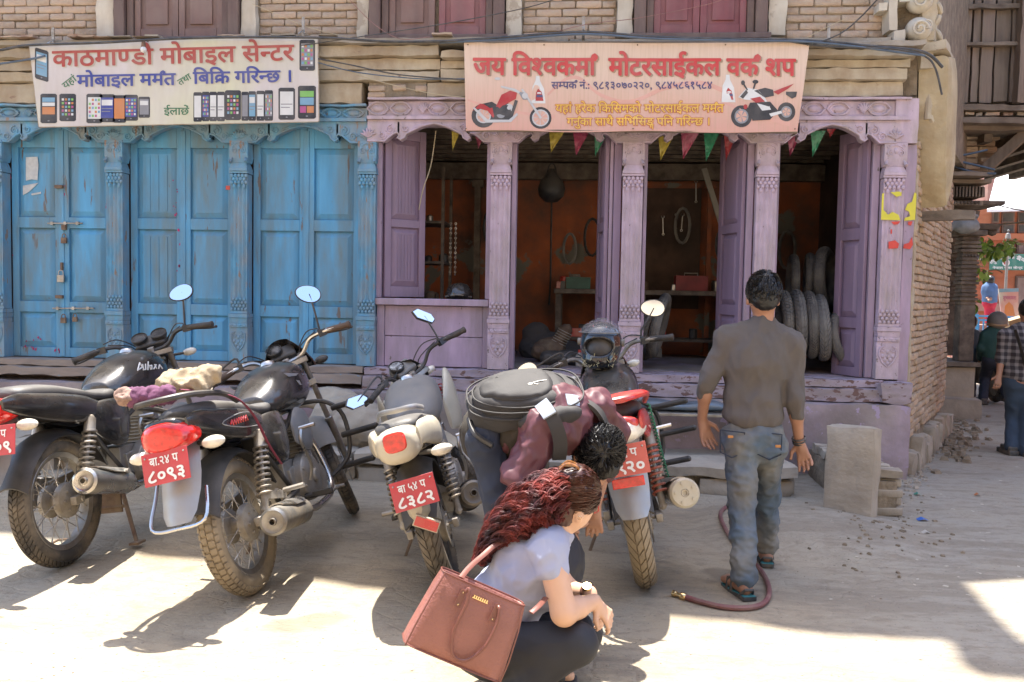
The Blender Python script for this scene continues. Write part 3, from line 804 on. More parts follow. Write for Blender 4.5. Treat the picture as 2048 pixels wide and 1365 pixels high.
# --- cusped arches
def arch(xa, xb, zb, zt, m_, y=-.055):
    w = xb - xa; half = w / 2
    base = [(0, 0), (.15, 0), (.185, .03), (.225, .062), (.262, .072), (.278, .05), (.262, .03), (.288, .012), (.322, .03), (.335, .062), (.385, .088), (.46, .122), (.52, .140), (.577, .150)]
    s = half / .577; H = (zt - zb)
    L_ = [(u * s, v / .165 * H) for u, v in base]
    low = [(xa + u, zb + v) for u, v in L_] + [(xb - u, zb + v) for u, v in reversed(L_[:-1])]
    mb = MB(); top = zt
    n = len(low)
    vs = []; fs = []
    for x, z in low: vs += [(x, y, z), (x, y, top), (x, .02, z), (x, .02, top)]
    for i in range(n - 1):
        a = i * 4; b = a + 4
        fs += [(a, b, b + 1, a + 1), (a + 2, a + 3, b + 3, b + 2), (a, a + 2, b + 2, b)]
    mb.add(vs, fs)
    # raised rim following the scallops
    mb.tube([(x, y - .004, z + .006) for x, z in low], .009, 5)
    o = mb.build('cusped_arch', m_, house, angle=30)
    c = MB()
    for sgn, x0 in ((1, xa), (-1, xb)):
        spiral(c, (x0 + sgn * .205 * s, zb + .105), .042, 1.6, 1.5, sgn, .008, y - .004)
        spiral(c, (x0 + sgn * .13 * s, zb + .055), .036, 1.5, 0, -sgn, .008, y - .004)
        spiral(c, (x0 + sgn * .33 * s, zb + .115), .032, 1.3, 2.5, sgn, .007, y - .004)
        c.tube([(x0 + sgn * .40 * s, y - .003, zb + .12), (x0 + sgn * .47 * s, y - .006, zb + .142), (x0 + sgn * .53 * s, y, zb + .148)], [.008, .01, .004], 5)
        for a in range(6):
            t = rad(20 + a * 28) if sgn > 0 else rad(160 - a * 28)
            c.tube([(x0 + sgn * .01, y - .002, zb + .035), (x0 + sgn * .01 + math.cos(t) * .04, y - .012, zb + .05 + math.sin(t) * .035), (x0 + sgn * .01 + math.cos(t) * .075, y, zb + .05 + math.sin(t) * .07)], [.004, .011, .004], 5)
    c.build('carving', m_, o, kind='stuff')
for i in range(3): arch(CX[i], CX[i + 1] - .001, 2.772, 2.936, blue2)
arch(-6.5, CX[0] - .001, 2.772, 2.936, blue2)
for i in range(3, 7): arch(CX[i] + (.0 if i > 3 else .0), CX[i + 1] - .001, 2.785, 2.953, lila2, -.066)
# --- carved columns
def column_meshes(m_, w=.165):
    h = w / 2
    sh = MB()
    prof_n = 14
    # fluted shaft between z 1.42 and 2.40
    zs = [1.27, 2.50]
    pts = []
    for k in range(9):
        x = -h * .92 + k * (h * 1.84 / 8); pts.append((x, -.045 - (.012 if k % 2 == 0 else 0)))
    ring = [(-h * .92, .06)] + pts + [(h * .92, .06)]
    sh.loft([[(x, y, z) for x, y in ring[::-1]] for z in zs])
    shaft = sh.mesh('column', m_, angle=25)
    cap = MB()
    cap.bx(-h, h, -.07, .07, 2.66, 2.79); cap.box((0, 0, 2.63), (w * .9, .12, .06), taper=1.15)
    cap.box((0, -.005, 2.575), (w * .96, .13, .05), taper=.8); cap.bx(-h * .98, h * .98, -.078, .06, 2.525, 2.55); cap.bx(-h * 1.02, h * 1.02, -.07, .06, 2.505, 2.523)
    for sg in (-1, 1):
        spiral(cap, (sg * h * .45, 2.705), .028, 1.4, math.pi / 2, -sg, .007, -.072); spiral(cap, (sg * h * .62, 2.762), .018, 1.2, 0, sg, .006, -.072)
        cap.tube([(sg * h * .7, -.06, 2.65), (sg * h * .85, -.085, 2.61), (sg * h * .95, -.06, 2.60)], [.006, .016, .012], 6)
    cap.tube([(math.cos(a / 10 * math.pi) * h * .72, -.072, 2.715 + math.sin(a / 10 * math.pi) * .055) for a in range(11)], .006, 5)
    cap.ball((0, -.07, 2.725), .018, 8, (1, .6, 1.4))
    for r_, z0 in enumerate((2.485, 2.455, 2.425)):
        for k in range(5 - r_ % 2):
            x = -h * .78 + (k + (.5 if r_ % 2 else 0)) * h * 1.56 / 4
            cap.ball((x, -.058, z0), .019, 8, (.85, .55, 1.0))
    for k in range(3): cap.ball(((k - 1) * h * .55, -.056, 2.392), .018, 8, (.8, .5, 1.3))
    capm = cap.mesh('capital', m_, angle=40)
    ba = MB()
    ba.bx(-h * .96, h * .96, -.06, .06, 1.262, 1.285); ba.bx(-h * 1.05, h * 1.05, -.082, .06, 1.225, 1.26); ba.box((0, 0, 1.20), (w * .95, .14, .045), taper=1.06)
    ba.bx(-h * 1.0, h * 1.0, -.075, .06, 1.14, 1.176); ba.bx(-h, h, -.064, .07, .82, 1.138)
    for r_, z0 in enumerate((1.30, 1.33, 1.36, 1.39)):
        for k in range(5 - r_ % 2):
            x = -h * .78 + (k + (.5 if r_ % 2 else 0)) * h * 1.56 / 4
            ba.ball((x, -.058, z0), .017, 8, (.85, .55, 1.0))
    for k in range(4): ba.ball(((k - 1.5) * h * .5, -.072, 1.158), .016, 8, (1.2, .6, .7))
    for sg in (-1, 1):                                                  # shield with scale leaves
        ba.tube([(sg * .004, -.066, .925), (sg * h * .5, -.068, .965), (sg * h * .8, -.068, 1.03), (sg * h * .72, -.068, 1.085), (sg * h * .35, -.068, 1.10)], [.006, .008, .008, .007, .004], 5)
        spiral(ba, (sg * h * .42, 1.068), .024, 1.3, math.pi / 2, -sg, .006, -.066)
    for (x, z) in ((0, .955), (-.02, .985), (.02, .985), (0, 1.01), (-.04, 1.015), (.04, 1.015), (0, 1.05)):
        ba.ball((x, -.064, z), .018, 8, (.9, .5, 1.1))
    bam = ba.mesh('base', m_, angle=40)
    return shaft, capm, bam
cmb = column_meshes(blue2, .165); cml = column_meshes(lila2, .185)
for i, x in enumerate(CX):
    A = cmb if i < 4 else cml
    c = inst(A[0], 'column', house, Matrix.Translation((x, 0, 0)))
    inst(A[1], 'capital', c); inst(A[2], 'base', c)
# --- sill beams, plinth
def beam(name, x0, x1, y0, y1, z0, z1, m_, seed=0, amp=.006): 
    b = MB(); rough(b, x0, x1, y0, y1, z0, z1, .07, amp, 7, seed); return b.build(name, m_, house)
beam('sill_beam', -7, -1.95, -.10, .25, .752, .815, peeledb, 1); beam('sill_beam', -7, -1.95, -.14, .25, .66, .75, peeledb, 2, .01)
beam('sill_beam', -1.945, 2.50, -.10, .25, .745, .815, peeled, 3); beam('sill_beam', -1.945, 2.68, -.14, .25, .62, .743, peeled, 4, .01)
beam('plinth', -7, 2.70, -.20, .3, -.2, .618, cement, 5, .012)
beam('plinth', 2.45, 2.72, -.19, .2, .62, .80, peeled, 6, .012)
beam('corner_board', 2.63, 2.72, -.03, .15, .80, 2.785, lila, 7, .004)
beam('corner_board', 2.52, 2.71, -.065, .15, 2.79, 3.16, lila2, 8, .004)

# --- blue door leaves
def raised_panel(mb, x0, x1, z0, z1, y, d=.018, ins=.055, flutes=0):
    i = min(ins, (x1 - x0) * .28)
    vs = [(x0, y, z0), (x1, y, z0), (x1, y, z1), (x0, y, z1), (x0 + i, y - d, z0 + i), (x1 - i, y - d, z0 + i), (x1 - i, y - d, z1 - i), (x0 + i, y - d, z1 - i)]
    mb.add(vs, [(0, 1, 5, 4), (1, 2, 6, 5), (2, 3, 7, 6), (3, 0, 4, 7), (4, 5, 6, 7), (0, 3, 2, 1)])
    if flutes:
        w = (x1 - x0 - 2 * i - .02) / flutes
        for k in range(flutes):
            x = x0 + i + .01 + (k + .5) * w
            mb.bx(x - w * .22, x + w * .22, y - d - .006, y - d + .001, z0 + i + .012, z1 - i - .012)
def leaf(x0, x1, z0, z1, m_, parent, cuts, mx=None, y=.10, st=.065, th=.035, name='shutter_leaf', flutes=0, ins=.055):
    """cuts: list of (z0, z1) panels"""
    f = MB()
    f.bx(x0, x0 + st, y - th, y, z0, z1); f.bx(x1 - st, x1, y - th, y, z0, z1)
    zz = [z0] + [v for c in cuts for v in c] + [z1]
    for i in range(0, len(zz), 2):
        if zz[i + 1] - zz[i] > .004: f.bx(x0 + st, x1 - st, y - th + .001, y - .001, zz[i], zz[i + 1])
    o = f.build(name, m_, parent, bevel=.003)
    if mx is not None: o.matrix_local = mx
    for (a, b) in cuts:
        p = MB(); raised_panel(p, x0 + st - .002, x1 - st + .002, a, b, y - .006, .026, ins, flutes if b - a > .5 else 0); p.build('panel', m_, o, smooth=False)
    return o
CUTS = [(.91, 1.235), (1.335, 2.01), (2.11, 2.745)]
for i in range(3):
    xa, xb = CX[i] + .085, CX[i + 1] - .085
    xm = (xa + xb) / 2 + (.0, .01, .0)[i]
    leaf(xa, xm - .002, .822, 2.95, blue, house, CUTS, y=.10 + (.003 if i == 1 else 0), flutes=0 if i != 1 else 3)
    leaf(xm + .002, xb, .822, 2.95, blue, house, CUTS, y=.097, flutes=0)
    b = MB(); b.bx(xm - .028, xm + .022, .055, .064, .83, 2.90); b.build('cover_strip', blue, house, bevel=.003)
leaf(CX[0] - 1.05, CX[0] - .085, .822, 2.95, blue, house, CUTS)
bk = MB(); bk.bx(-7, -1.93, .12, .16, .6, 3.2); bk.build('door_backing', darkwall, house)
# bolts, hasps, padlocks, paper on the far left doors
iron = mat('door_iron', (0.16, 0.12, 0.10), rough=0.6, metal=0.6, var=.3, bump=.3, bscale=90)
def at(px, py, y): return PY(px, py, y)
bolts = [((95, 165), 447), ((105, 188), 617)]
for (xa, xb), yy in bolts:
    a, b = at(xa, yy, .04), at(xb, yy, .04)
    m_ = MB(); m_.cyl(a, b, .007, n=8)
    for t in (.12, .5, .85):
        p = a.lerp(b, t); m_.bx(p.x - .012, p.x + .012, .035, .064, p.z - .014, p.z + .014)
    m_.build('slide_bolt', steel, house)
def padlock(px, py, s, m_=steel):
    p = at(px, py, .03)
    m = MB(); m.bx(p.x - .026 * s, p.x + .026 * s, .018, .042, p.z - .033 * s, p.z + .02 * s)
    m.tube([(p.x + math.cos(a) * .018 * s, .03, p.z + .035 * s + math.sin(a) * .02 * s) for a in [math.pi * k / 8 for k in range(9)]] , .005 * s, 6)
    m.tube([(p.x - .018 * s, .03, p.z + .036 * s), (p.x - .018 * s, .03, p.z + .015 * s)], .005 * s, 6); m.tube([(p.x + .018 * s, .03, p.z + .036 * s), (p.x + .018 * s, .03, p.z + .015 * s)], .005 * s, 6)
    return m.build('padlock', m_, house, bevel=.003)
padlock(128, 480, 1.0, rust); padlock(122, 556, 1.25); padlock(127, 640, .95, rust); padlock(150, 638, .85, rust)
for (px, py, w, h) in [(118, 374, .075, .03), (119, 594, .07, .03), (128, 455, .04, .05), (124, 533, .02, .07)]:
    p = at(px, py, .045); m = MB(); m.bx(p.x - w / 2, p.x + w / 2, .03, .063, p.z - h / 2, p.z + h / 2); m.build('hasp', rust, house, bevel=.003)
paper = mat('torn_paper', (0.52, 0.52, 0.50), rough=0.9, var=.15, scale=20, bump=.1, dirt=((.3, .34, .38), .5, 12))
def paper_scrap(pts, y, m_=paper, name='paper_scrap', parent=house):
    m = MB(); P = [at(px, py, y) for px, py in pts]
    m.prism([(p.x, p.z) for p in P], .0012, lambda u, v, w: (u, y - w, v)); return m.build(name, m_, parent, smooth=False)
paper_scrap([(52, 315), (75, 314), (77, 330), (75, 361), (63, 359), (52, 362)], .060)
paper_scrap([(46, 372), (77, 366), (70, 373), (58, 384), (46, 391)], .062)
paper_scrap([(62, 388), (82, 384), (82, 388), (64, 391)], .062)
redpt = mat('magenta_powder', (0.35, 0.04, 0.12), rough=.9, var=.3, bump=0)
rp = random.Random(3)
blot = MB()
for (cx, cy, n, sx, sy) in [(126, 365, 7, 4, 40), (18, 510, 8, 9, 10), (62, 690, 10, 22, 14), (120, 700, 8, 12, 10), (128, 500, 4, 8, 8), (350, 410, 9, 7, 55), (490, 540, 6, 4, 30), (360, 520, 8, 5, 60), (213, 412, 2, 2, 3), (18, 360, 5, 8, 30)]:
    for _ in range(n):
        p = at(cx + rp.gauss(0, sx * .5), cy + rp.gauss(0, sy * .5), .0605); r = rp.uniform(.004, .014)
        pl = [(p.x + math.cos(a) * r * rp.uniform(.5, 1.2), p.z + math.sin(a) * r * rp.uniform(.6, 1.8)) for a in [k * math.pi / 3 for k in range(6)]]
        blot.prism(pl, .001, lambda u, v, w: (u, .062 - w, v))
blot.build('powder_splash', redpt, house, smooth=False, kind='stuff')
m = MB(); p = at(456, 376, .06); m.bx(p.x - .02, p.x + .018, .058, .0615, p.z - .018, p.z + .018); m.build('red_sticker', redp2, house)

# --- lilac shop: bay 1 parapet boards and cap, jamb boards, open leaves
x1a, x1b = CX[3] + .085, CX[4] - .09
b = MB(); b.bx(x1a - .01, x1b + .0, -.045, .10, 1.365, 1.425); b.build('window_sill', lila, house, bevel=.006)
zb = [.822, 1.09, 1.363]
for k in range(2):
    b = MB(); b.bx(x1a + .07, x1b - .055, .012, .05, zb[k] + .002, zb[k + 1] - .003); b.build('parapet_board', lila, house, bevel=.004)
b = MB(); b.bx(x1a - .0, x1a + .068, .0, .06, .822, 1.363); b.bx(x1b - .053, x1b, .0, .06, .822, 1.363); b.build('parapet_frame', lila, house, bevel=.004)
def jamb(x0, x1, z0=.822, z1=2.95, y0=.01, y1=.16, m_=lila):
    b = MB(); b.bx(x0, x1, y0, y1, z0, z1); return b.build('jamb_board', m_, house, bevel=.004)
jamb(x1a - .02, x1a + .03, 1.43); jamb(x1b - .04, x1b + .012, 1.43)
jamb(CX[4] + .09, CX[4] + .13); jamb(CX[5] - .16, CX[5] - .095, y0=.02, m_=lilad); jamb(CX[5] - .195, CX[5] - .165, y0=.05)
jamb(CX[5] + .095, CX[5] + .125); jamb(CX[6] - .15, CX[6] - .095, y0=.02)
jamb(CX[6] + .09, CX[6] + .115); jamb(CX[7] - .155, CX[7] - .095, y0=.02)
def swing(hx, hy, ang): return Matrix.Translation((hx, hy, 0)) @ Matrix.Rotation(ang, 4, 'Z')
# window leaf in bay 1, folded back inside (hinged on its left)
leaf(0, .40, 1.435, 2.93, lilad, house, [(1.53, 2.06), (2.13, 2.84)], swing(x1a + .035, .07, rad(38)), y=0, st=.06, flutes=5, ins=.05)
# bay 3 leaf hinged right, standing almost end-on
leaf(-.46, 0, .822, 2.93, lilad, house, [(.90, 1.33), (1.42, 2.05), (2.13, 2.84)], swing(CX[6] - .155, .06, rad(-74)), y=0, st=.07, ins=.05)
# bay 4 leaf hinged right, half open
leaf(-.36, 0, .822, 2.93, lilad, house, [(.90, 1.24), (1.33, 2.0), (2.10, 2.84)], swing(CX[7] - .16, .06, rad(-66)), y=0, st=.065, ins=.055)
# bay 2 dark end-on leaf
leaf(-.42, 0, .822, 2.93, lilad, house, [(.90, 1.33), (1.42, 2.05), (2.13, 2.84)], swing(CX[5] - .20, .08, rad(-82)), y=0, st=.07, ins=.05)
stk = mat('pink_sticker', (.45, .06, .13), rough=.5, var=.15, bump=0)
# torn posters on the corner column
yel = mat('yellow_poster', (0.62, 0.55, 0.06), rough=.8, var=.1, bump=.1); redq = mat('red_poster', (0.58, 0.07, 0.05), rough=.8, var=.15, bump=.1)
yp = -.062
paper_scrap([(1764, 388), (1768, 386), (1767, 420), (1776, 430), (1785, 424), (1797, 430), (1801, 441), (1762, 440)], yp, yel, 'torn_poster')
paper_scrap([(1781, 385), (1803, 383), (1803, 392), (1793, 394)], yp, yel, 'torn_poster')
paper_scrap([(1829, 385), (1833, 388), (1830, 440), (1808, 442), (1810, 436), (1820, 433), (1818, 424), (1810, 420), (1815, 408), (1824, 404)], -.034, yel, 'torn_poster')
paper_scrap([(1782, 444), (1801, 443), (1796, 449), (1788, 450)], yp, redq, 'torn_poster'); paper_scrap([(1781, 459), (1784, 459), (1784, 468), (1781, 468)], yp, redq, 'torn_poster')
paper_scrap([(1777, 484), (1790, 481), (1798, 488), (1796, 497), (1777, 498)], yp, redq, 'torn_poster'); paper_scrap([(1824, 474), (1826, 490), (1820, 499), (1806, 497), (1808, 489), (1818, 486)], -.034, redq, 'torn_poster')
paper_scrap([(1816, 444), (1825, 443), (1822, 452), (1816, 450)], -.034, redq, 'torn_poster')

# --- the room of the lilac shop
YB = 2.55
r = MB(); r.bx(-1.93, 2.62, .25, YB + .3, .60, .818); r.build('shop_floor', cement, house)
r = MB(); r.bx(-1.93, 2.62, YB, YB + .2, .82, 3.3); r.build('shop_back_wall', orange, house)
r = MB(); r.bx(-1.99, -1.935, .25, YB, .82, 3.3); r.build('shop_side_wall', orange, house)
r = MB(); r.bx(2.60, 2.66, .20, YB + .2, .0, 3.6); r.build('shop_side_wall', darkwall, house)
r = MB(); r.bx(-1.93, 2.60, .20, YB, 3.10, 3.2); r.build('shop_ceiling', ceilm, house)
for k in range(8):
    r = MB(); y = .45 + k * .28; r.bx(-1.92, 2.59, y, y + .07, 3.0, 3.098); r.build('ceiling_joist', darkt, house)
r = MB(); rough(r, -1.92, 2.59, YB - .25, YB - .12, 2.78, 2.97, .2, .008, 4, 2); r.build('wall_beam', darkt, house)
r = MB(); r.bx(-1.92, 2.59, YB - .06, YB - .002, 2.90, 3.098); r.build('wall_plate', darkwall, house)
r = MB(); r.bx(.42, 1.28, YB - .03, YB - .002, 1.35, 2.72); r.build('tool_board', darkwall, house)
r = MB(); r.bx(.40, 1.55, YB - .05, YB - .031, 2.725, 2.775); r.build('orange_batten', orange, house)
for (x, w, m_) in [(-1.30, .07, darkt), (.23, .07, darkt), (1.79, .06, orange), (1.33, .05, orange)]:
    r = MB(); r.bx(x, x + w, YB - .20, YB - .14, .82, 2.775); r.bx(x - .03, x + w + .03, YB - .21, YB - .13, 2.70, 2.778); r.build('shop_post', m_, house)

# --- brick side wall along the lane
SD = Vector((math.sin(rad(27)), math.cos(rad(27)), 0))     # direction up the lane
SN = Vector((SD.y, -SD.x, 0))                              # faces the lane
S0 = Vector((2.73, -.01, 0))
MS = Matrix(((SD.x, -SN.x, 0, S0.x), (SD.y, -SN.y, 0, S0.y), (0, 0, 1, 0), (0, 0, 0, 1)))   # local x along wall, -y out of it
SL = 3.0
r = MB(MS); rough(r, 0, SL, .015, .3, -.1, 3.2, .15, .012, 4, 3); r.bx(0, SL + 2, .03, .35, 3.2, 10.6); r.build('side_wall', mortar, house)
bs = [brick_mesh(.225, .09, .050, 40 + i, brickd) for i in range(6)]
SQ = MS.copy(); cnt = 0; rest = []
for r_ in range(41):
    z = .33 + r_ * .0615; x = (.0 if r_ % 2 else -.115)
    while x < SL:
        a = max(x, 0); b_ = min(x + .235, SL)
        if b_ - a > .05:
            mx = SQ @ Matrix.Translation(((a + b_) / 2 - .003, random.uniform(-.016, .006), z + random.uniform(-.005, .005))) @ Matrix.Rotation(random.uniform(-.03, .03), 4, 'Y') @ Matrix.Diagonal(((b_ - a) / .235, 1, random.uniform(.9, 1.1), 1))
            if cnt < 180 or a < 1.6:
                if random.random() > .02: inst(random.choice(bs), 'brick', house, mx); cnt += 1
            else: rest.append(mx)
        x += .235
rb = MB()
for mx in rest:
    me = random.choice(bs); rb.mx = mx; rb.add([v.co[:] for v in me.vertices], [tuple(p.vertices) for p in me.polygons])
rb.mx = None
rb.build('far_bricks', brickd, house, kind='stuff', angle=50)
# worn footing stones
for i in range(16):
    x = i * .185; rr = MB(SQ)
    rough(rr, x, x + random.uniform(.13, .2), -.07 - random.uniform(0, .05), .1, -.05, .30 - random.uniform(0, .12), .05, .02, 7, i); rr.build('footing_stone', stone, house)
# plaster edge strip at the corner of the wall
r = MB(MS); rough(r, -.02, .06, -.018, .1, .1, 2.72, .06, .012, 7, 5); r.build('corner_render', plaster, house)
# big slab of ochre plaster under the return cornice
def side(u, v, w): p = MS @ Vector((u, -w, v)); return p
poly = [(.0, 3.50), (.55, 3.62), (.62, 3.3), (.64, 2.75), (.52, 2.45), (.38, 2.30), (.28, 2.42), (.16, 2.62), (.06, 3.0)]
r = MB(); n = len(poly)
cen = (sum(p[0] for p in poly) / n, sum(p[1] for p in poly) / n)
rings = []
for s, w in ((1, -.02), (1, .16), (.97, .20), (.8, .225), (.5, .235), (.2, .24)):
    ring = []
    for i in range(n * 4):
        a, b_ = poly[i // 4], poly[(i // 4 + 1) % n]; t = (i % 4) / 4
        u, v = a[0] + (b_[0] - a[0]) * t, a[1] + (b_[1] - a[1]) * t
        q = noise.noise(Vector((u * 6, v * 6, s)))
        u2, v2 = cen[0] + (u - cen[0]) * s + .012 * q, cen[1] + (v - cen[1]) * s + .012 * q
        ring.append(side(u2, v2, w + .012 * noise.noise(Vector((u2 * 5, v2 * 5, 3)))))
    rings.append(ring)
r.loft(rings); r.build('broken_plaster_slab', ochre, house)
r = MB(MS); rough(r, -.06, .62, -.20, .1, 3.52, 3.62, .1, .015, 5, 9); rough(r, -.04, .9, -.10, .1, 3.63, 3.72, .1, .012, 5, 10); r.build('return_cornice', plaster, house)
# projecting beam end at the side wall
r = MB(MS); rough(r, .35, .47, -.42, .05, 2.18, 2.27, .05, .006, 9, 2); r.build('beam_end', timberh, house)

# --- roof with its deep eaves (unseen above the frame; outline shaped to throw the ground shade)
HE = 10.4
def sh(pt): return (pt[0] - SHADOW.x * HE, pt[1] - SHADOW.y * HE)
edge = [PZ(*p) for p in [(-500, 1000), (-150, 1040), (0, 1062), (170, 1085), (300, 1112), (420, 1118), (560, 1140), (700, 1168), (900, 1190), (1090, 1205), (1270, 1220), (1380, 1232), (1480, 1240), (1640, 1262), (1800, 1272), (1893, 1276), (1915, 1322), (1945, 1342), (2048, 1352), (2200, 1360)]]
edge2 = [PZ(*p) for p in [(2200, 1310), (2048, 1290), (1985, 1230), (1925, 1166), (1990, 1163), (2048, 1158), (2200, 1150), (2500, 1140)]]
front = [sh(p) for p in edge] + [sh(p) for p in edge2]
poly = front + [(7.0, front[-1][1]), (7.0, 4.5), (3.5, 6.5), (-9.5, 6.5), (-9.5, front[0][1])]
r = MB(); r.prism(poly, .12, lambda u, v, w: (u, v, HE + w))
r.build('roof', timberh, house, smooth=False)

# ================================================================ MOTORCYCLES  (local x forward, y left, z up, origin under the rear axle)
def tyre_mesh(R, tw, style, m_, n=72, depth=.006):
    """carcass with separate proud tread blocks"""
    k = 16; mb = MB()
    def P(a, b, t):
        r, s = math.cos(b), math.sin(b); q = R - tw + t * (r if r > 0 else r * .75); return (math.cos(a) * q, t * .92 * s, math.sin(a) * q)
    vs = [P(2 * math.pi * i / n, 2 * math.pi * j / k, tw - depth) for i in range(n) for j in range(k)]
    mb.add(vs, [(i * k + j, i * k + (j + 1) % k, (i + 1) % n * k + (j + 1) % k, (i + 1) % n * k + j) for i in range(n) for j in range(k)])
    bl = {'block': (58, [(-1.05, -.68, .3, 0), (-.6, -.12, .8, 0), (-.04, .42, .3, 0), (.5, .95, .8, 0)], .72), 'road': (64, [(-1.0, -.45, 0, .9), (-.38, .0, .5, .5), (.07, .45, .0, -.5), (.52, 1.0, .5, -.9)], .74),
          'wave': (40, [(-1.1, -.30, 0, 1.2), (-.22, .22, .5, .6), (.30, 1.1, 0, -1.2)], .78), 'rib': (70, [(-.9, -.45, 0, .4), (-.35, .35, 0, 0), (.45, .9, 0, -.4)], .86)}[style]
    N, rows, fill = bl; w = 2 * math.pi / N
    for i in range(N):
        for b0, b1, off, sk in rows:
            a0 = (i + off) * w; pts = []
            for t in (tw - depth * 1.4, tw):
                for m in range(4):
                    b_ = b0 + (b1 - b0) * m / 3; s = sk * w * (m / 3 - .5)
                    pts += [P(a0 + s, b_, t), P(a0 + s + w * fill, b_, t)]
            f = []
            for m in range(3):
                q = m * 2; f += [(8 + q, 9 + q, 11 + q, 10 + q), (q, q + 2, q + 10, q + 8), (q + 1, q + 9, q + 11, q + 3)]
            mb.add(pts, f + [(0, 8, 9, 1), (6, 7, 15, 14)])
    return mb.mesh('tyre', m_, angle=30)
def wheel(root, cx, R, tw, style, kind, mx, tm, rimm, name='wheel', drum=.075, hubm=None):
    M = (mx if mx is not None else Matrix.Identity(4)) @ Matrix.Translation((cx, 0, R))
    hubm = hubm or alloy
    hub = MB(); hub.lathe([(.03, -.075), (drum, -.06), (drum + .004, -.045), (drum, -.03), (.035, -.02), (.035, .02), (drum * .95, .03), (drum * .95, .05), (.03, .065)], axis=(0, 1, 0), n=28)
    hub.cyl((0, -.11, 0), (0, .11, 0), .009, n=8)
    for k in range(6):
        a = k * math.pi / 3; hub.cyl((math.cos(a) * .05, -.078, math.sin(a) * .05), (math.cos(a) * .05, -.058, math.sin(a) * .05), .007, n=6)
    w = inst(hub.mesh(name, hubm), name, root, M)
    inst(tyre_mesh(R, tw, style, tm), 'tyre', w)
    rr = R - tw * 1.72
    rim = MB(); rim.lathe([(rr - .012, -.022), (rr + .010, -.030), (rr + .016, -.027), (rr + .002, -.014), (rr - .006, 0), (rr + .002, .014), (rr + .016, .027), (rr + .010, .030), (rr - .012, .022)], axis=(0, 1, 0), n=64, closed=True)
    inst(rim.mesh('rim', rimm), 'rim', w)
    if kind == 'wire':
        for sgn in (-1, 1):
            for tang in (-1, 1):
                s = MB(); a = tang * .62
                s.cyl((math.cos(a) * .055, sgn * .045, math.sin(a) * .055), (rr - .008, sgn * .008, 0), .0021, n=5)
                sm_ = s.mesh('spoke', steel)
                for k in range(9):
                    inst(sm_, 'spoke', w, Matrix.Rotation(2 * math.pi * (k / 9 + (.25 if sgn > 0 else 0) / 9 + (.5 if tang > 0 else 0) / 9), 4, 'Y'))
    else:
        s = MB(); s.loft([[(.03, -.02, -.028), (.03, .02, -.028), (.03, .02, .028), (.03, -.02, .028)], [((rr) * .55, -.014, -.014), (rr * .55, .014, -.014), (rr * .55, .014, .014), (rr * .55, -.014, .014)], [(rr, -.018, -.02), (rr, .018, -.02), (rr, .018, .02), (rr, -.018, .02)]])
        sm_ = s.mesh('spoke', rimm)
        for k in range(6): inst(sm_, 'spoke', w, Matrix.Rotation(k * math.pi / 3 + .3, 4, 'Y'))
    if kind != 'wire' or name == 'front_wheel':
        d = MB(); d.lathe([(.085, -.068), (.115, -.068), (.115, -.064), (.085, -.064)], axis=(0, 1, 0), n=40, closed=True)
        inst(d.mesh('brake_disc', steel), 'brake_disc', w)
    return w
def coil(mb, a, b, r, wire, turns):
    a, b = Vector(a), Vector(b); ax = (b - a).normalized(); u = ax.orthogonal().normalized(); w = ax.cross(u); n = int(turns * 12)
    mb.tube([a + (b - a) * (i / n) + (u * math.cos(i / 12 * 6.283) + w * math.sin(i / 12 * 6.283)) * r for i in range(n + 1)], wire, 5)
def plate(root, M, top, bottom, w=.19, h=.125, name='number_plate', m_=None):
    b = MB(); b.bx(-.0015, .0015, -w / 2, w / 2, -h / 2, h / 2)
    p = b.build(name, m_ or platem, root, bevel=.001); p.matrix_local = M
    e = MB()
    for sy in (-1, 1):
        for sz in (-1,1):
            if sz > 0: e.ball((-.002, sy * w * .42, sz * h * .36), .0045, 8)
    e.build('bolt', steel, p)
    fn = lambda u, v, ww: (-.0018 - ww, -u, v)
    if top: lettering(top, -w * .33, h * .10, w * .62, h * .24, fn, whitepaint, p, offset=.02)
    if bottom: lettering(bottom, -w * .42, -h * .40, w * .84, h * .34, fn, whitepaint, p, offset=.03)
    return p
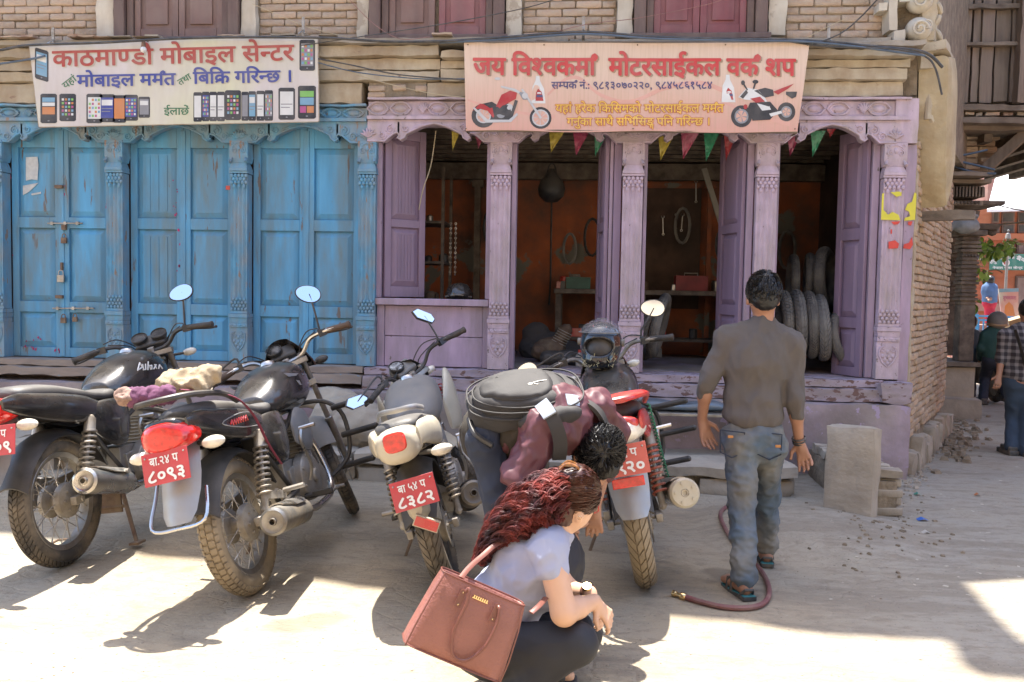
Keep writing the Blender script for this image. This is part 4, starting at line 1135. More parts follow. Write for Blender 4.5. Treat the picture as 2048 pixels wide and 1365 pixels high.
def motorcycle(name, label, contact, heading, lean, P, sc=1.13):
    sc = P.get('sc', sc)
    M = Matrix.Translation(Vector(contact)) @ Matrix.Rotation(rad(heading), 4, 'Z') @ Matrix.Rotation(rad(-lean), 4, 'X') @ Matrix.Diagonal((sc, sc, sc, 1))
    T = thing(name, label, 'motorcycle', mx=M, group='motorcycles parked outside the shops')
    R = .305; R2 = .295; g = P.get
    body = g('body', black)
    Ax = Vector((1.32, 0, R2)); Hd = Vector((1.0, 0, .95)); axd = (Hd - Ax).normalized()
    ST = Matrix.Translation(Hd) @ Matrix.Rotation(rad(g('steer', 15)), 4, axd) @ Matrix.Translation(-Hd)
    wheel(T, 0, R, g('tw', .052), g('tread', 'road'), g('wheels', 'wire'), None, g('tyrem', rubber), g('rimm', steel), 'rear_wheel', g('drum', .08))
    wheel(T, 1.32, R2, .045, 'rib', g('wheels', 'wire'), ST, rubber, g('rimm', steel), 'front_wheel', .05)
    # frame + swingarm + stands
    f = MB()
    f.tube(catmull([(1.0, 0, .92), (.96, 0, .7), (.90, 0, .45), (.78, 0, .27), (.5, 0, .26), (.42, 0, .45), (.40, 0, .62)], 4), .016, 8)
    for s in (-1, 1):
        f.tube(catmull([(.98, s * .03, .84), (.7, s * .09, .72), (.42, s * .11, .62), (.1, s * .11, .68), (-.28, s * .09, .73)], 4), .012, 8)
        f.tube([(.47, s * .1, .33), (.2, s * .11, .31), (-.02, s * .105, .305)], .014, 8)
        f.tube([(.42, s * .10, .34), (.22, s * .115, .52), (.10, s * .115, .68)], .011, 8)
    f.build('frame', g('framem', blackp), T)
    sw = MB(); sw.bx(-.05, .02, -.125, -.095, .285, .325); sw.bx(-.05, .02, .095, .125, .285, .325); sw.cyl((0, -.13, R), (0, .13, R), .014, n=6)
    sw.box((.2, .12, .36), (.44, .03, .06), Matrix.Rotation(-.09, 3, 'Y')); sw.build('swingarm', alloy, T, bevel=.004)
    for s in (-1, 1):
        a, b = Vector((.0, s * .135, .345)), Vector((.13, s * .135, .665))
        k = MB(); k.cyl(a, a.lerp(b, .35), .016, n=10); k.cyl(a.lerp(b, .2), b, .009, n=8); k.cyl(a.lerp(b, .8), b, .028, .024, n=12); k.ball(a, .02, 8); k.ball(b, .018, 8)
        sh_ = k.build('shock_absorber', alloy, T)
        c = MB(); coil(c, a.lerp(b, .16), a.lerp(b, .84), .030, .0062, 9); c.build('spring', g('springm', steel), sh_)
    if g('mainstand'):
        k = MB()
        for s in (-1, 1):
            k.tube([(.42, s * .06, .26), (.36, s * .12, .12), (.31, s * .17, .01)], [.012, .011, .010], 7); k.box((.30, s * .18, .008), (.07, .05, .012))
        k.tube([(.39, -.09, .18), (.39, .09, .18)], .009, 6); k.tube([(.33, .15, .05), (.24, .2, .07), (.18, .24, .05)], .006, 6)
        k.box((.395, 0, .2), (.012, .13, .1)); k.build('main_stand', rust, T)
    k = MB(); k.tube([(.52, .12, .27), (.50, .20, .14), (.49, .30, g('standz', -.03))], [.010, .009, .008], 6); k.box((.49, .31, g('standz', -.03)), (.07, .045, .010)); k.build('side_stand', rust, T)
    # engine
    e = MB()
    e.box((.62, 0, .36), (.34, .20, .20), Matrix.Rotation(-.12, 3, 'Y')); e.box((.74, 0, .33), (.16, .18, .16)); e.box((.48, 0, .42), (.14, .17, .12))
    e.lathe([(.02, -.155), (.10, -.15), (.118, -.135), (.122, -.09)], (.60, 0, .37), (0, 1, 0), 28); e.lathe([(.02, -.145), (.065, -.14), (.078, -.125), (.08, -.09)], (.74, 0, .33), (0, 1, 0), 24)
    e.lathe([(.02, .15), (.085, .145), (.10, .13), (.105, .09)], (.70, 0, .35), (0, 1, 0), 28); e.lathe([(.02, .14), (.05, .138), (.06, .12), (.062, .09)], (.50, 0, .35), (0, 1, 0), 20)
    e.lathe([(.0, -.171), (.028, -.171), (.034, -.165), (.034, -.15)], (.60, 0, .37), (0, 1, 0), 16)
    for k in range(8):
        a = k * math.pi / 4 + .3; e.cyl((.60 + math.cos(a) * .108, -.148, .37 + math.sin(a) * .108), (.60 + math.cos(a) * .108, -.12, .37 + math.sin(a) * .108), .008, n=6)
    e.build('engine', g('enginem', alloy), T, bevel=.008)
    cy = MB(); rt = Matrix.Rotation(.22, 3, 'Y')
    for k in range(9):
        cy.box(Vector((.74, 0, .44)) + rt @ Vector((0, 0, k * .0185)), (.155 + .012 * (k % 2), .17, .006), rt)
    cy.box(Vector((.74, 0, .44)) + rt @ Vector((0, 0, .075)), (.11, .12, .16), rt); cy.box(Vector((.74, 0, .44)) + rt @ Vector((0, 0, .185)), (.15, .13, .06), rt)
    cy.lathe([(.0, -.085), (.035, -.082), (.04, -.07), (.04, -.05)], Vector((.785, 0, .61)), (0, 1, 0), 14)
    cy.build('cylinder', g('cylm', alloy), T)
    cb_ = MB(); cb_.cyl((.62, 0, .60), (.56, 0, .62), .03, n=12); cb_.box((.57, 0, .56), (.05, .05, .07)); cb_.box((.44, 0, .57), (.16, .14, .14)); cb_.build('carburettor', blackp, T, bevel=.01)
    # exhaust on the right
    ex = MB(); mz = g('mufz', .0)
    ex.tube(catmull([(.83, -.04, .60), (.91, -.06, .52), (.90, -.11, .34), (.80, -.14, .24), (.55, -.155, .22 + mz), (.36, -.165, .245 + mz)], 6), .017, 10)
    E_ = ex.build('exhaust_pipe', g('pipem', chrome), T)
    a = Vector((.36, -.17, .25 + mz)); b = Vector(g('mufend', (-.12, -.20, .33 + mz))); L_ = (b - a).length; r_ = g('mufr', .052)
    mu = MB(); mu.lathe([(.02, 0), (.03, .02), (r_ * .85, .07), (r_, .10), (r_ * 1.02, L_ - .03), (r_ * 1.02, L_), (r_ * .82, L_ + .008), (r_ * .62, L_ + .003), (r_ * .30, L_ + .006), (r_ * .26, L_ + .02), (r_ * .2, L_ + .02), (r_ * .2, L_ - .03), (0, L_ - .03)], a, b - a, 28)
    mf = mu.build('muffler', g('mufm', chrome), E_)
    if g('endcap'):
        c = MB(); c.lathe([(r_ * 1.12, L_ - .015), (r_ * 1.12, L_ + .012), (r_ * .95, L_ + .022), (r_ * .3, L_ + .022), (r_ * .3, L_ + .010), (0, L_ + .010)], a, b - a, 30)
        ax = (b - a).normalized(); u = ax.orthogonal().normalized(); w = ax.cross(u)
        for k in range(5):
            t = k * 2 * math.pi / 5; q = a + ax * (L_ + .022) + (u * math.cos(t) + w * math.sin(t)) * r_ * .72; c.cyl(q, q + ax * .006, .006, n=6)
        c.build('end_cap', creamp, mf)
    hs = MB(); ax = (b - a).normalized(); u = Vector((0, 0, 1)) - ax * ax.z; u.normalize(); w = ax.cross(u)
    rings = []
    for t in (.13, .16, L_ * .6, L_ * .85):
        ring = []
        wd = .9 if .14 < t < L_ * .8 else .5
        for (rad_, sg) in ((r_ + .012, 1), (r_ + .006, -1)):
            for q in range(7):
                an = (-wd + 2 * wd * q / 6) * sg
                ring.append(a + ax * t + (u * math.cos(an) - w * math.sin(an + .5 * sg * 0)) * rad_)
        rings.append(ring)
    hs.loft(rings); hs.build('heat_shield', g('shieldm', chrome), E_)
    # pegs, levers
    for s in (-1, 1):
        k = MB(); k.cyl((.50, s * .12, .285), (.50, s * .26, .285), .013, n=10); k.box((.50, s * .21, .292), (.03, .09, .02)); k.build('foot_peg', blackp, T)
        k = MB(); k.tube([(.22, s * .13, .37), (.12, s * .15, .40)], .009, 6); k.cyl((.20, s * .15, .38), (.20, s * .25, .385), .012, n=8); k.box((.12, s * .145, .38), (.2, .012, .035), Matrix.Rotation(.2, 3, 'Y')); k.build('pillion_peg', alloy, T)
    k = MB(); k.tube(catmull([(.50, -.165, .36), (.50, -.19, .44), (.44, -.19, .56), (.46, -.2, .62)], 4), .0085, 8); k.cyl((.46, -.19, .62), (.46, -.27, .625), .011, n=8); k.build('kick_lever', chrome, T)
    k = MB(); k.tube([(.50, -.15, .29), (.62, -.20, .26), (.72, -.22, .27)], .007, 6); k.cyl((.72, -.2, .27), (.72, -.25, .27), .009, n=6); k.build('brake_pedal', steel, T)
    if g('legguard'):
        k = MB()
        for s in (-1, 1):
            k.tube(catmull([(.93, s * .03, .72), (.97, s * .16, .70), (.99, s * .24, .60), (.97, s * .23, .40), (.90, s * .12, .30), (.86, s * .03, .28)], 5), .0125, 8)
        L__ = k.build('leg_guard', blackp, T)
        for s in (-1, 1):
            for (z, y0) in ((.655, .2), (.50, .22), (.335, .16)):
                k = MB(); k.cyl((.96, s * y0, z), (.93, s * (y0 + .20), z + .012), .0165, n=10); k.ball((.93, s * (y0 + .2), z + .012), .0175, 10); k.build('guard_peg', blackp, L__)
    # tank, seat, panels, tail
    tk = MB(); body_loft(tk, g('tank', [(.40, .74, .82, .07, 0, 2.2), (.47, .70, .865, .12, 0, 2.3), (.60, .69, .93, .148, 0, 2.5), (.75, .69, .965, .155, 0, 2.6), (.88, .71, .95, .14, 0, 2.4), (.97, .75, .90, .095, 0, 2.2), (1.0, .79, .86, .05, 0, 2)]), 28, 5)
    tank = tk.build('fuel_tank', g('tankm', body), T, angle=60)
    k = MB(); k.lathe([(.0, .014), (.028, .012), (.036, .004), (.04, -.01)], (.74, 0, .965), (.12, 0, 1), 20); k.build('filler_cap', chrome, tank)
    st = MB(); body_loft(st, g('seat', [(-.29, .80, .845, .05, 0, 2.2), (-.25, .785, .865, .095, 0, 2.6), (-.1, .77, .86, .12, 0, 2.8), (.08, .75, .825, .13, 0, 2.9), (.2, .735, .795, .13, 0, 2.9), (.33, .725, .785, .115, 0, 2.8), (.45, .725, .80, .085, 0, 2.4), (.52, .74, .82, .05, 0, 2)]), 26, 5)
    st.build('seat', vinyl, T, angle=60)
    for s in (-1, 1):
        sp = MB(); body_loft(sp, [(.12, .64, .70, .006, s * .115, 2), (.2, .56, .735, .018, s * .125, 2.2), (.32, .50, .74, .022, s * .128, 2.2), (.42, .50, .73, .018, s * .12, 2.2), (.49, .56, .69, .006, s * .11, 2)], 18, 4)
        sp.build('side_panel', g('panelm', body), T, angle=60)
        tc = MB(); body_loft(tc, g('tailside', [(.22, .66, .74, .008, 0, 2), (.12, .65, .775, .016, 0, 2.2), (-.02, .665, .80, .02, 0, 2.3), (-.18, .70, .82, .02, 0, 2.3), (-.32, .74, .835, .016, 0, 2.2), (-.40, .775, .82, .006, 0, 2)]), 16, 4)
        for i in range(len(tc.v)):
            x, y, z = tc.v[i]; tc.v[i] = (x, y + s * (.125 if x > -.1 else .125 + (x + .1) * .10), z)
        tc.build('tail_panel', g('tailm', body), T, angle=60)
    tb = MB(); body_loft(tb, [(.15, .66, .76, .11, 0, 2.6), (-.1, .68, .79, .115, 0, 2.6), (-.28, .72, .81, .10, 0, 2.5), (-.40, .755, .835, .085, 0, 2.4), (-.43, .78, .83, .06, 0, 2)], 22, 4)
    tb.build('tail_cowl', g('tailm', body), T, angle=60)
    tl = MB(); body_loft(tl, g('lamp', [(-.34, .705, .80, .115, 0, 2.4), (-.385, .70, .815, .112, 0, 2.6), (-.425, .70, .82, .09, 0, 2.6), (-.452, .72, .81, .055, 0, 2.2), (-.458, .75, .785, .015, 0, 2)]), 24, 4)
    tl.build('tail_light', g('lampm', redlens), T, angle=70)
    if g('rail', True):
        k = MB(); k.tube(catmull(g('railpts', [(-.02, .14, .83), (-.16, .15, .875), (-.34, .12, .90), (-.43, .05, .905), (-.43, -.05, .905), (-.34, -.12, .90), (-.16, -.15, .875), (-.02, -.14, .83)]), 5), .0125, 8); k.build('grab_rail', g('railm', blackp), T)
    # inner mudguard over the rear tyre, plate bracket and flap
    mg = MB(); rings = []
    for i in range(15):
        a = rad(25 + i * 9.5); rr = R + .035
        cxx, czz = math.cos(a) * rr, R + math.sin(a) * rr
        ring = []
        for q in range(9):
            t = -1 + q / 4; ring.append((cxx * (1 - .03 * t * t), t * .085, czz - .035 * t * t))
        for q in range(8, -1, -1):
            t = -1 + q / 4; ring.append((cxx * (1 - .03 * t * t) * .985, t * .08, czz - .035 * t * t - .006))
        rings.append(ring)
    mg.loft(rings); mg.build('rear_mudguard', blackp, T, angle=60)
    if g('flap', True):
        fl = MB(); rings = []
        for (x, z, w, dep) in [(-.32, .73, .075, .03), (-.37, .66, .082, .035), (-.40, .60, .085, .04), (-.43, .54, .082, .04), (-.47, .465, .070, .03), (-.485, .43, .05, .02)]:
            ring = []
            for q in range(9):
                t = -1 + q / 4; ring.append((x + dep * t * t, t * w, z))
            for q in range(8, -1, -1):
                t = -1 + q / 4; ring.append((x + dep * t * t + .006, t * w * .97, z + .002))
            rings.append(ring)
        fl.loft(rings); fl.build('mud_flap', g('flapm', greyp), T, angle=60)
    pm = Matrix.Translation((g('platex', -.455), g('platey', 0), g('platez', .60))) @ Matrix.Rotation(rad(g('platetilt', 12)), 4, 'Y') @ Matrix.Rotation(rad(g('plateroll', 0)), 4, 'X')
    plate(T, pm, g('p1'), g('p2'), m_=g('platemat'))
    if g('chromeloop'):
        k = MB(); k.tube(catmull([(-.30, .11, .66), (-.38, .115, .54), (-.47, .11, .43), (-.475, 0, .415), (-.47, -.11, .43), (-.38, -.10, .54)], 5), .007, 7); k.build('guard_loop', chrome, T)
    for s in g('inds', (-1, 1)):
        iy = g('indy', .155)
        k = MB(); k.tube([(-.30, s * .07, .705), (-.335, s * (iy - .03), .70)], .011, 8)
        q = k.build('indicator', blackp, T)
        k = MB(); k.ball((-.345, s * iy, .70), .034, 16, (.85, 1.45, .75)); k.build('lens', clearlens, q)
    # front end
    fk = MB(ST)
    for s in (-1, 1):
        top = Vector((1.015, s * .085, .985)) - Vector((.02, 0, 0)); bot = Vector((1.325, s * .085, .30))
        fk.cyl(top.lerp(bot, .02), top.lerp(bot, .62), .0155, n=12); fk.cyl(top.lerp(bot, .58), bot, .024, .021, n=12)
    fk.box((1.0, 0, .93), (.06, .22, .03)); fk.box((1.045, 0, .80), (.06, .21, .035)); fk.cyl((1.015, 0, .80), (.975, 0, .97), .02, n=10)
    fk.build('front_fork', steel, T, bevel=.003)
    ff = MB(ST); rings = []
    for i in range(12):
        a = rad(30 + i * 11); rr = R2 + .03; ring = []
        for q in range(9):
            t = -1 + q / 4; ring.append((1.32 + math.cos(a) * (rr - .025 * t * t), t * .065, R2 + math.sin(a) * (rr - .025 * t * t)))
        for q in range(8, -1, -1):
            t = -1 + q / 4; ring.append((1.32 + math.cos(a) * (rr - .006 - .025 * t * t), t * .06, R2 + math.sin(a) * (rr - .006 - .025 * t * t)))
        rings.append(ring)
    ff.loft(rings); ff.build('front_mudguard', g('ffm', greyp), T, angle=60)
    SB = ST @ Matrix.Translation((0, 0, g('barz', -.045)))
    hb_ = MB(SB)
    hp = [(.845, .375, 1.045), (.885, .24, 1.065), (.94, .16, 1.06), (.975, .08, 1.0), (.975, -.08, 1.0), (.94, -.16, 1.06), (.885, -.24, 1.065), (.845, -.375, 1.045)]
    hb_.tube(catmull(hp, 5), .0115, 8)
    HB = hb_.build('handlebar', g('barm', steel), T)
    for s in (-1, 1):
        k = MB(SB); a, b = Vector((.883, s * .262, 1.062)), Vector((.842, s * .385, 1.043))
        k.lathe([(.014, 0), (.017, .003), (.0165, .11), (.019, .118), (.019, .128), (.012, .132)], a, b - a, 14)
        k.build('grip', g('gripm', grip), HB)
        k = MB(SB); k.box((.895, s * .235, 1.062), (.04, .045, .035)); k.tube(catmull([(.905, s * .235, 1.06), (.93, s * .28, 1.05), (.905, s * .36, 1.03), (.9, s * .385, 1.03)], 4), .006, 6); k.ball((.9, s * .39, 1.03), .009, 8)
        k.build('lever', g('leverm', blackp), HB)
        if g('mirrors', (1, 1))[0 if s < 0 else 1]:
            mo = g('mirR' if s < 0 else 'mirL', (.92, .30, 1.235)); mo = Vector((mo[0], s * mo[1], mo[2]))
            k = MB(SB); k.tube(catmull([(.90, s * .225, 1.075), (.905, s * .235, 1.12), tuple(Vector((.905, s * .24, 1.12)).lerp(mo, .6)), tuple(mo)], 4), .0055, 6); k.ball((.90, s * .225, 1.08), .013, 8)
            n_ = Vector(g('mirn', (-1, -.05, .12))); n_.y *= 1; n_.normalize()
            u = n_.cross(Vector((0, 0, 1))).normalized(); v = u.cross(n_); tilt = rad(g('mirtilt', 12)) * s
            u2 = u * math.cos(tilt) + v * math.sin(tilt); v2 = v * math.cos(tilt) - u * math.sin(tilt)
            if g('mirshape') == 'hex': o2 = [(-.055, -.035), (-.03, -.05), (.05, .0), (.06, .04), (.02, .05), (-.05, .0)]; o2 = [(a_ * 1.15, b_ * 1.1) for a_, b_ in o2]
            else: o2 = [(math.cos(t * math.pi / 10) * .070 * (1 + .10 * math.cos(t * math.pi / 10)), math.sin(t * math.pi / 10) * .049) for t in range(20)]
            if g('mirrot'): 
                c_, s_ = math.cos(rad(g('mirrot')) * -s), math.sin(rad(g('mirrot')) * -s); o2 = [(a_ * c_ - b_ * s_, a_ * s_ + b_ * c_) for a_, b_ in o2]
            def ring(sc_, off): return [mo + u2 * (a_ * sc_) + v2 * (b_ * sc_) + n_ * off for a_, b_ in o2]
            k.loft([ring(.35, -.028), ring(.8, -.022), ring(1.0, -.008), ring(1.03, .0), ring(.99, .003)])
            mm_ = k.build('mirror', blackp, HB)
            k = MB(SB); k.loft([ring(.93, .0032), ring(.93, .0045)]); k.build('mirror_glass', mirrorg, mm_, smooth=False)
    # instruments
    ins = MB(ST); tiltm = Matrix.Rotation(rad(-38), 3, 'Y')
    ins.box((1.045, 0, 1.0), (.10, .17 if g('meters', 2) == 2 else .14, .05), tiltm)
    I_ = ins.build('instrument_panel', g('dashm', blackp), T, bevel=.012)
    spots_ = {2: [(.055, .042), (-.055, .042)], 1: [(.035, .042)]}[g('meters', 2)]
    for (y, r) in spots_:
        k = MB(ST); k.lathe([(r * .6, -.05), (r * 1.05, -.01), (r * 1.1, .012), (r, .016), (r * .93, .008)], (1.03, y, 1.035), (-.62, 0, .78), 24); mt = k.build('meter', g('dashm', blackp), I_) if False else k.build('meter', blackp, T)
        k = MB(ST); k.lathe([(0, .008), (r * .93, .008)], (1.03, y, 1.035), (-.62, 0, .78), 24); k.build('dial', g('dialm', greyp), mt, smooth=False)
    # headlamp, screen
    hl = MB(ST); hl.lathe([(.03, -.10), (.07, -.07), (.088, 0), (.085, .02)], (1.14, 0, .90), (1, 0, -.1), 24); hl.build('headlamp', g('hlm', body), T)
    if g('screen', True):
        sc_ = MB(ST); rings = []
        hgt = g('screenh', .16)
        for i in range(6):
            t = i / 5; z = .90 + hgt * t; w = .115 * (1 - .62 * t ** 1.8); x0 = 1.19 - .10 * t; ring = []
            for q in range(11):
                a = -1 + q / 5; ring.append((x0 - .12 * a * a * (1 - .2 * t), a * w * 1.25, z - .02 * a * a))
            for q in range(10, -1, -1):
                a = -1 + q / 5; ring.append((x0 - .12 * a * a * (1 - .2 * t) - .006, a * w * 1.19, z - .02 * a * a))
            rings.append(ring)
        sc_.loft(rings); sc_.build('fly_screen', g('screenm', black), T, angle=60)
    cbl = MB(ST)
    for s in (-1, 1):
        cbl.tube(catmull([(.90, s * .22, 1.05), (.99, s * .16, 1.06), (1.07, s * .08, .98), (1.05, s * .04, .85)], 5), .0035, 5)
        cbl.tube(catmull([(.905, s * .20, 1.04), (1.0, s * .10, 1.0), (1.04, s * .07, .90), (.98, s * .05, .78)], 5), .0035, 5)
    cbl.build('cables', blackp, T)
    for s in (-1, 1):
        k = MB(ST); k.tube([(1.07, s * .09, .90), (1.09, s * .15, .895)], .009, 6); q = k.build('front_indicator', blackp, T)
        k = MB(ST); k.ball((1.10, s * .18, .895), .03, 14, (.9, 1.4, .75)); k.build('lens', g('findm', clearlens), q)
    return T, ST
# contact points of the rear wheels on the ground, from the survey
def G(px, py): p = PZ(px, py); return Vector((p.x, p.y, gz(p.x, p.y)))
def decal(T, s, name, poly, m_, x0, z0, y): 
    k = MB(); k.prism([(x0 + a, z0 + b) for a, b in poly], .0015, lambda u, v, w: (u, y * s - w * s * -1, v)); return k.build(name, m_, T, smooth=False)

b1, st1 = motorcycle('motorcycle', 'dusty black motorcycle at the far end of the row, chrome muffler and round twin dials', G(134, 1131), 88, 8,
    dict(steer=20, mainstand=True, screen=False, tyrem=rubber, tread='road', p1='ब ३६ प', p2='३८०९', platey=-.08, mufend=(-.10, -.215, .40), mufz=.05, mufr=.058, platez=.655, meters=2, barm=blackp,
         railm=chrome, rail=False, mirrors=(1, 0), mirR=(.93, .26, 1.27), mirn=(-1, .1, .35), mirtilt=5, shieldm=chrome, lamp=[(-.30, .72, .82, .105, 0, 2.4), (-.36, .71, .83, .10, 0, 2.6), (-.42, .71, .83, .08, 0, 2.6), (-.45, .73, .81, .05, 0, 2.2), (-.458, .75, .79, .015, 0, 2)]))
k = MB(); 
for i, (x0, z0, x1, z1) in enumerate([(.55, .845, .58, .885), (.58, .885, .60, .86), (.60, .86, .565, .85), (.61, .845, .605, .875), (.605, .845, .63, .845), (.63, .845, .635, .875), (.65, .84, .665, .885), (.68, .84, .67, .865), (.69, .84, .695, .862), (.695, .862, .67, .86), (.71, .84, .74, .862), (.74, .84, .725, .865), (.76, .838, .775, .86), (.775, .86, .80, .835)]):
    k.tube([(x0, -.158, z0 + .01), (x1, -.158, z1 + .01)], .0035, 5)
k.build('lettering', whitepaint, b1)
b2, st2 = motorcycle('motorcycle', 'black motorcycle with rolled sacking tied on its seat and a wide red tail light', G(512, 1181), 88.5, 15,
    dict(steer=24, tyrem=rubberk, tread='block', tw=.056, p1='बा.२४ प', p2='८०९३', mufend=(-.13, -.215, .305), mufr=.058, legguard=True, chromeloop=True, meters=1, gripm=mat('brown_grip', (.09, .055, .035), rough=.75, var=.3, bump=.5, bscale=150, dist=.002),
         barm=chrome, mirR=(.93, .26, 1.285), mirL=(.90, .42, 1.06), mirn=(-1, -.1, .15), mirtilt=-35, mufm=mat('grimy_muffler', (.30, .29, .27), rough=.4, metal=.9, var=.25, bump=.3, bscale=60, dirt=((.24, .19, .13), .8, 8)), screenh=.19, flapm=silverp, platez=.655, findm=blackp))
for s in (-1, 1):
    sh_ = MB(); body_loft(sh_, [(.50, .56, .66, .006, s * .14, 2), (.56, .52, .72, .016, s * .15, 2), (.66, .50, .70, .016, s * .152, 2), (.72, .56, .66, .005, s * .145, 2)], 16, 4); sh_.build('side_scoop', greyp, b2, angle=60)
    k = MB(); k.prism([(.55, .90), (.86, .865), (.60, .875)], .0015, lambda u, v, w: (u, s * (.152 + w + max(0, .93 - v) * .06 - abs(u - .75) * .05), v)); k.prism([(.66, .85), (.9, .815), (.70, .82)], .0015, lambda u, v, w: (u, s * (.156 + w - max(0, u - .78) * .12), v))
    k.build('stripe', silverp, b2, smooth=False)
    k = MB(); 
    for i in range(7): k.tube([(.02 - i * .024, s * .149, .735), (.01 - i * .024, s * .150, .757), (-.005 - i * .024, s * .149, .742)], .0035, 5)
    k.build('lettering', redp2, b2)
    k = MB(); k.tube(catmull([(.12, s * .145, .70), (-.05, s * .150, .715), (-.2, s * .138, .755), (-.05, s * .149, .775), (.1, s * .146, .76)], 4), .0025, 5); k.build('pinstripe', silverp, b2)
b3, st3 = motorcycle('motorcycle', 'battered cream and grey motorcycle leaning on its stand behind the handbag', G(903, 1176), 97, 17,
    dict(sc=1.06, steer=40, inds=(-1,), tyrem=rubber, tread='wave', tw=.06, wheels='cast', rimm=blackp, p1='बा ५४ प', p2='८३८२', plateroll=0, platez=.575, platey=-.02, mufend=(.02, -.225, .40), mufz=.06, mufr=.06, body=creamp, tankm=greyp, panelm=greyp, mufm=mat('sooty_muffler', (.16, .15, .14), rough=.5, metal=.8, var=.25, bump=.2, dirt=((.26, .21, .15), .8, 8)),
         shieldm=blackp, meters=1, dialm=mat('white_dial', (.7, .72, .72), rough=.3, var=.1, bump=0), dashm=greyp, mirshape='hex', mirrot=30, mirR=(.93, .25, 1.24), mirL=(.86, .44, 1.08), mirn=(-1, -.25, .2), screenm=blackp, screenh=.15, flap=False, barm=blackp, indy=.17, rail=False, standz=.0,
         tailside=[(.25, .66, .74, .008, 0, 2), (.12, .66, .79, .03, 0, 2.2), (-.02, .68, .82, .04, 0, 2.3), (-.16, .71, .835, .036, 0, 2.3), (-.30, .74, .845, .02, 0, 2.2), (-.38, .75, .83, .006, 0, 2)],
         lamp=[(-.26, .70, .84, .105, 0, 2.4), (-.36, .695, .85, .10, 0, 2.4), (-.42, .70, .85, .085, 0, 2.4), (-.445, .72, .835, .062, 0, 2.4), (-.452, .74, .81, .03, 0, 2)], lampm=creamp, ffm=creamp))
k = MB(); body_loft(k, [(-.405, .755, .835, .055, 0, 3.2), (-.44, .75, .84, .052, 0, 3.2), (-.458, .76, .835, .045, 0, 3)], 20, 3); k.build('red_lens', redlens, b3)
# broken fairing wings of the cream bike, wires showing
for (s, pts) in ((-1, [(.74, .62, .80, .010, .16), (.84, .60, .90, .03, .19), (.94, .60, .95, .03, .20), (1.02, .66, .86, .010, .2)]), (1, [(.80, .62, .82, .010, .17), (.88, .58, .90, .02, .20), (.96, .62, .90, .02, .21), (1.02, .70, .86, .008, .2)])):
    k = MB(); body_loft(k, [(a, b_, c, d, s * e_, 2.2) for a, b_, c, d, e_ in pts], 18, 5); k.build('tank_shroud', creamp, b3, angle=60)
k = MB()
for i in range(5): k.tube(catmull([(.80 + .03 * i, -.08, .80), (.86, -.14 - .01 * i, .86 - .02 * i), (.93, -.16, .78 + .02 * i), (.98, -.10, .84)], 5), .004, 5)
k.build('wiring', redp2, b3)
k = MB(); k.tube(catmull([(-.05, .10, .865), (-.2, .06, .905), (-.30, -.02, .91), (-.28, -.10, .905), (-.1, -.12, .87)], 5), .013, 8, sq=(1, .5)); k.build('tail_rail', silverp, b3)
k = MB(); body_loft(k, [(-.30, .42, .52, .05, 0, 2), (-.36, .43, .55, .045, 0, 2), (-.42, .46, .56, .03, 0, 2)], 14, 3); k.box((-.43, -.03, .43), (.02, .11, .05), Matrix.Rotation(.6, 3, 'X')); k.build('reflector_bracket', creamp, b3)
k = MB(); k.box((-.443, -.03, .43), (.004, .10, .04), Matrix.Rotation(.6, 3, 'X')); k.build('reflector', redp2, b3)
b4, st4 = motorcycle('motorcycle', 'red and black motorcycle carrying a helmet on its tank, white muffler end cap', G(1294, 1170), 90, 12,
    dict(steer=10, inds=(), tyrem=rubberk, tread='wave', tw=.062, wheels='cast', rimm=mat('muddy_alloy_rim', (.22, .17, .13), rough=.7, var=.2, bump=.3, dirt=((.32, .25, .17), .8, 5)), p1='बा ९ प', p2='५९२०', mufend=(-.06, -.235, .40), mufz=.07, mufr=.06, endcap=True, springm=redshock, panelm=black, tailm=redp2,
         platez=.665, platey=-.0, flapm=silverp, railm=redp2, lampm=clearlens, meters=1, legguard=True, mirR=(.93, .34, 1.22), mirL=(.89, .44, 1.07), mirn=(-1, .0, .2), mirtilt=-18, platemat=mat('sunlit_plate', (.55, .12, .09), rough=.4, var=.15, bump=.1), indy=.16,
         lamp=[(-.26, .73, .80, .12, 0, 2), (-.34, .715, .82, .115, 0, 2.2), (-.41, .72, .825, .08, 0, 2.2), (-.45, .745, .81, .04, 0, 2), (-.46, .76, .79, .01, 0, 2)]))
k = MB(); k.box((-.458, 0, .575), (.012, .13, .04), Matrix.Rotation(.2, 3, 'Y')); k.build('reflector', redlens, b4, bevel=.003)
k = MB(); body_loft(k, [(-.05, .86, .87, .05, -.06, 2), (-.15, .87, .90, .09, -.06, 2.4), (-.3, .88, .915, .085, -.05, 2.4), (-.40, .885, .90, .03, -.03, 2)], 16, 4); k.build('tail_spoiler', redp2, b4, angle=60)
k = MB(); coil(k, (.10, -.16, .80), (.28, -.20, .35), .006, .004, 26); k.build('green_cord', mat('green_cord', (.03, .16, .08), rough=.6, var=.2, bump=0), b4)

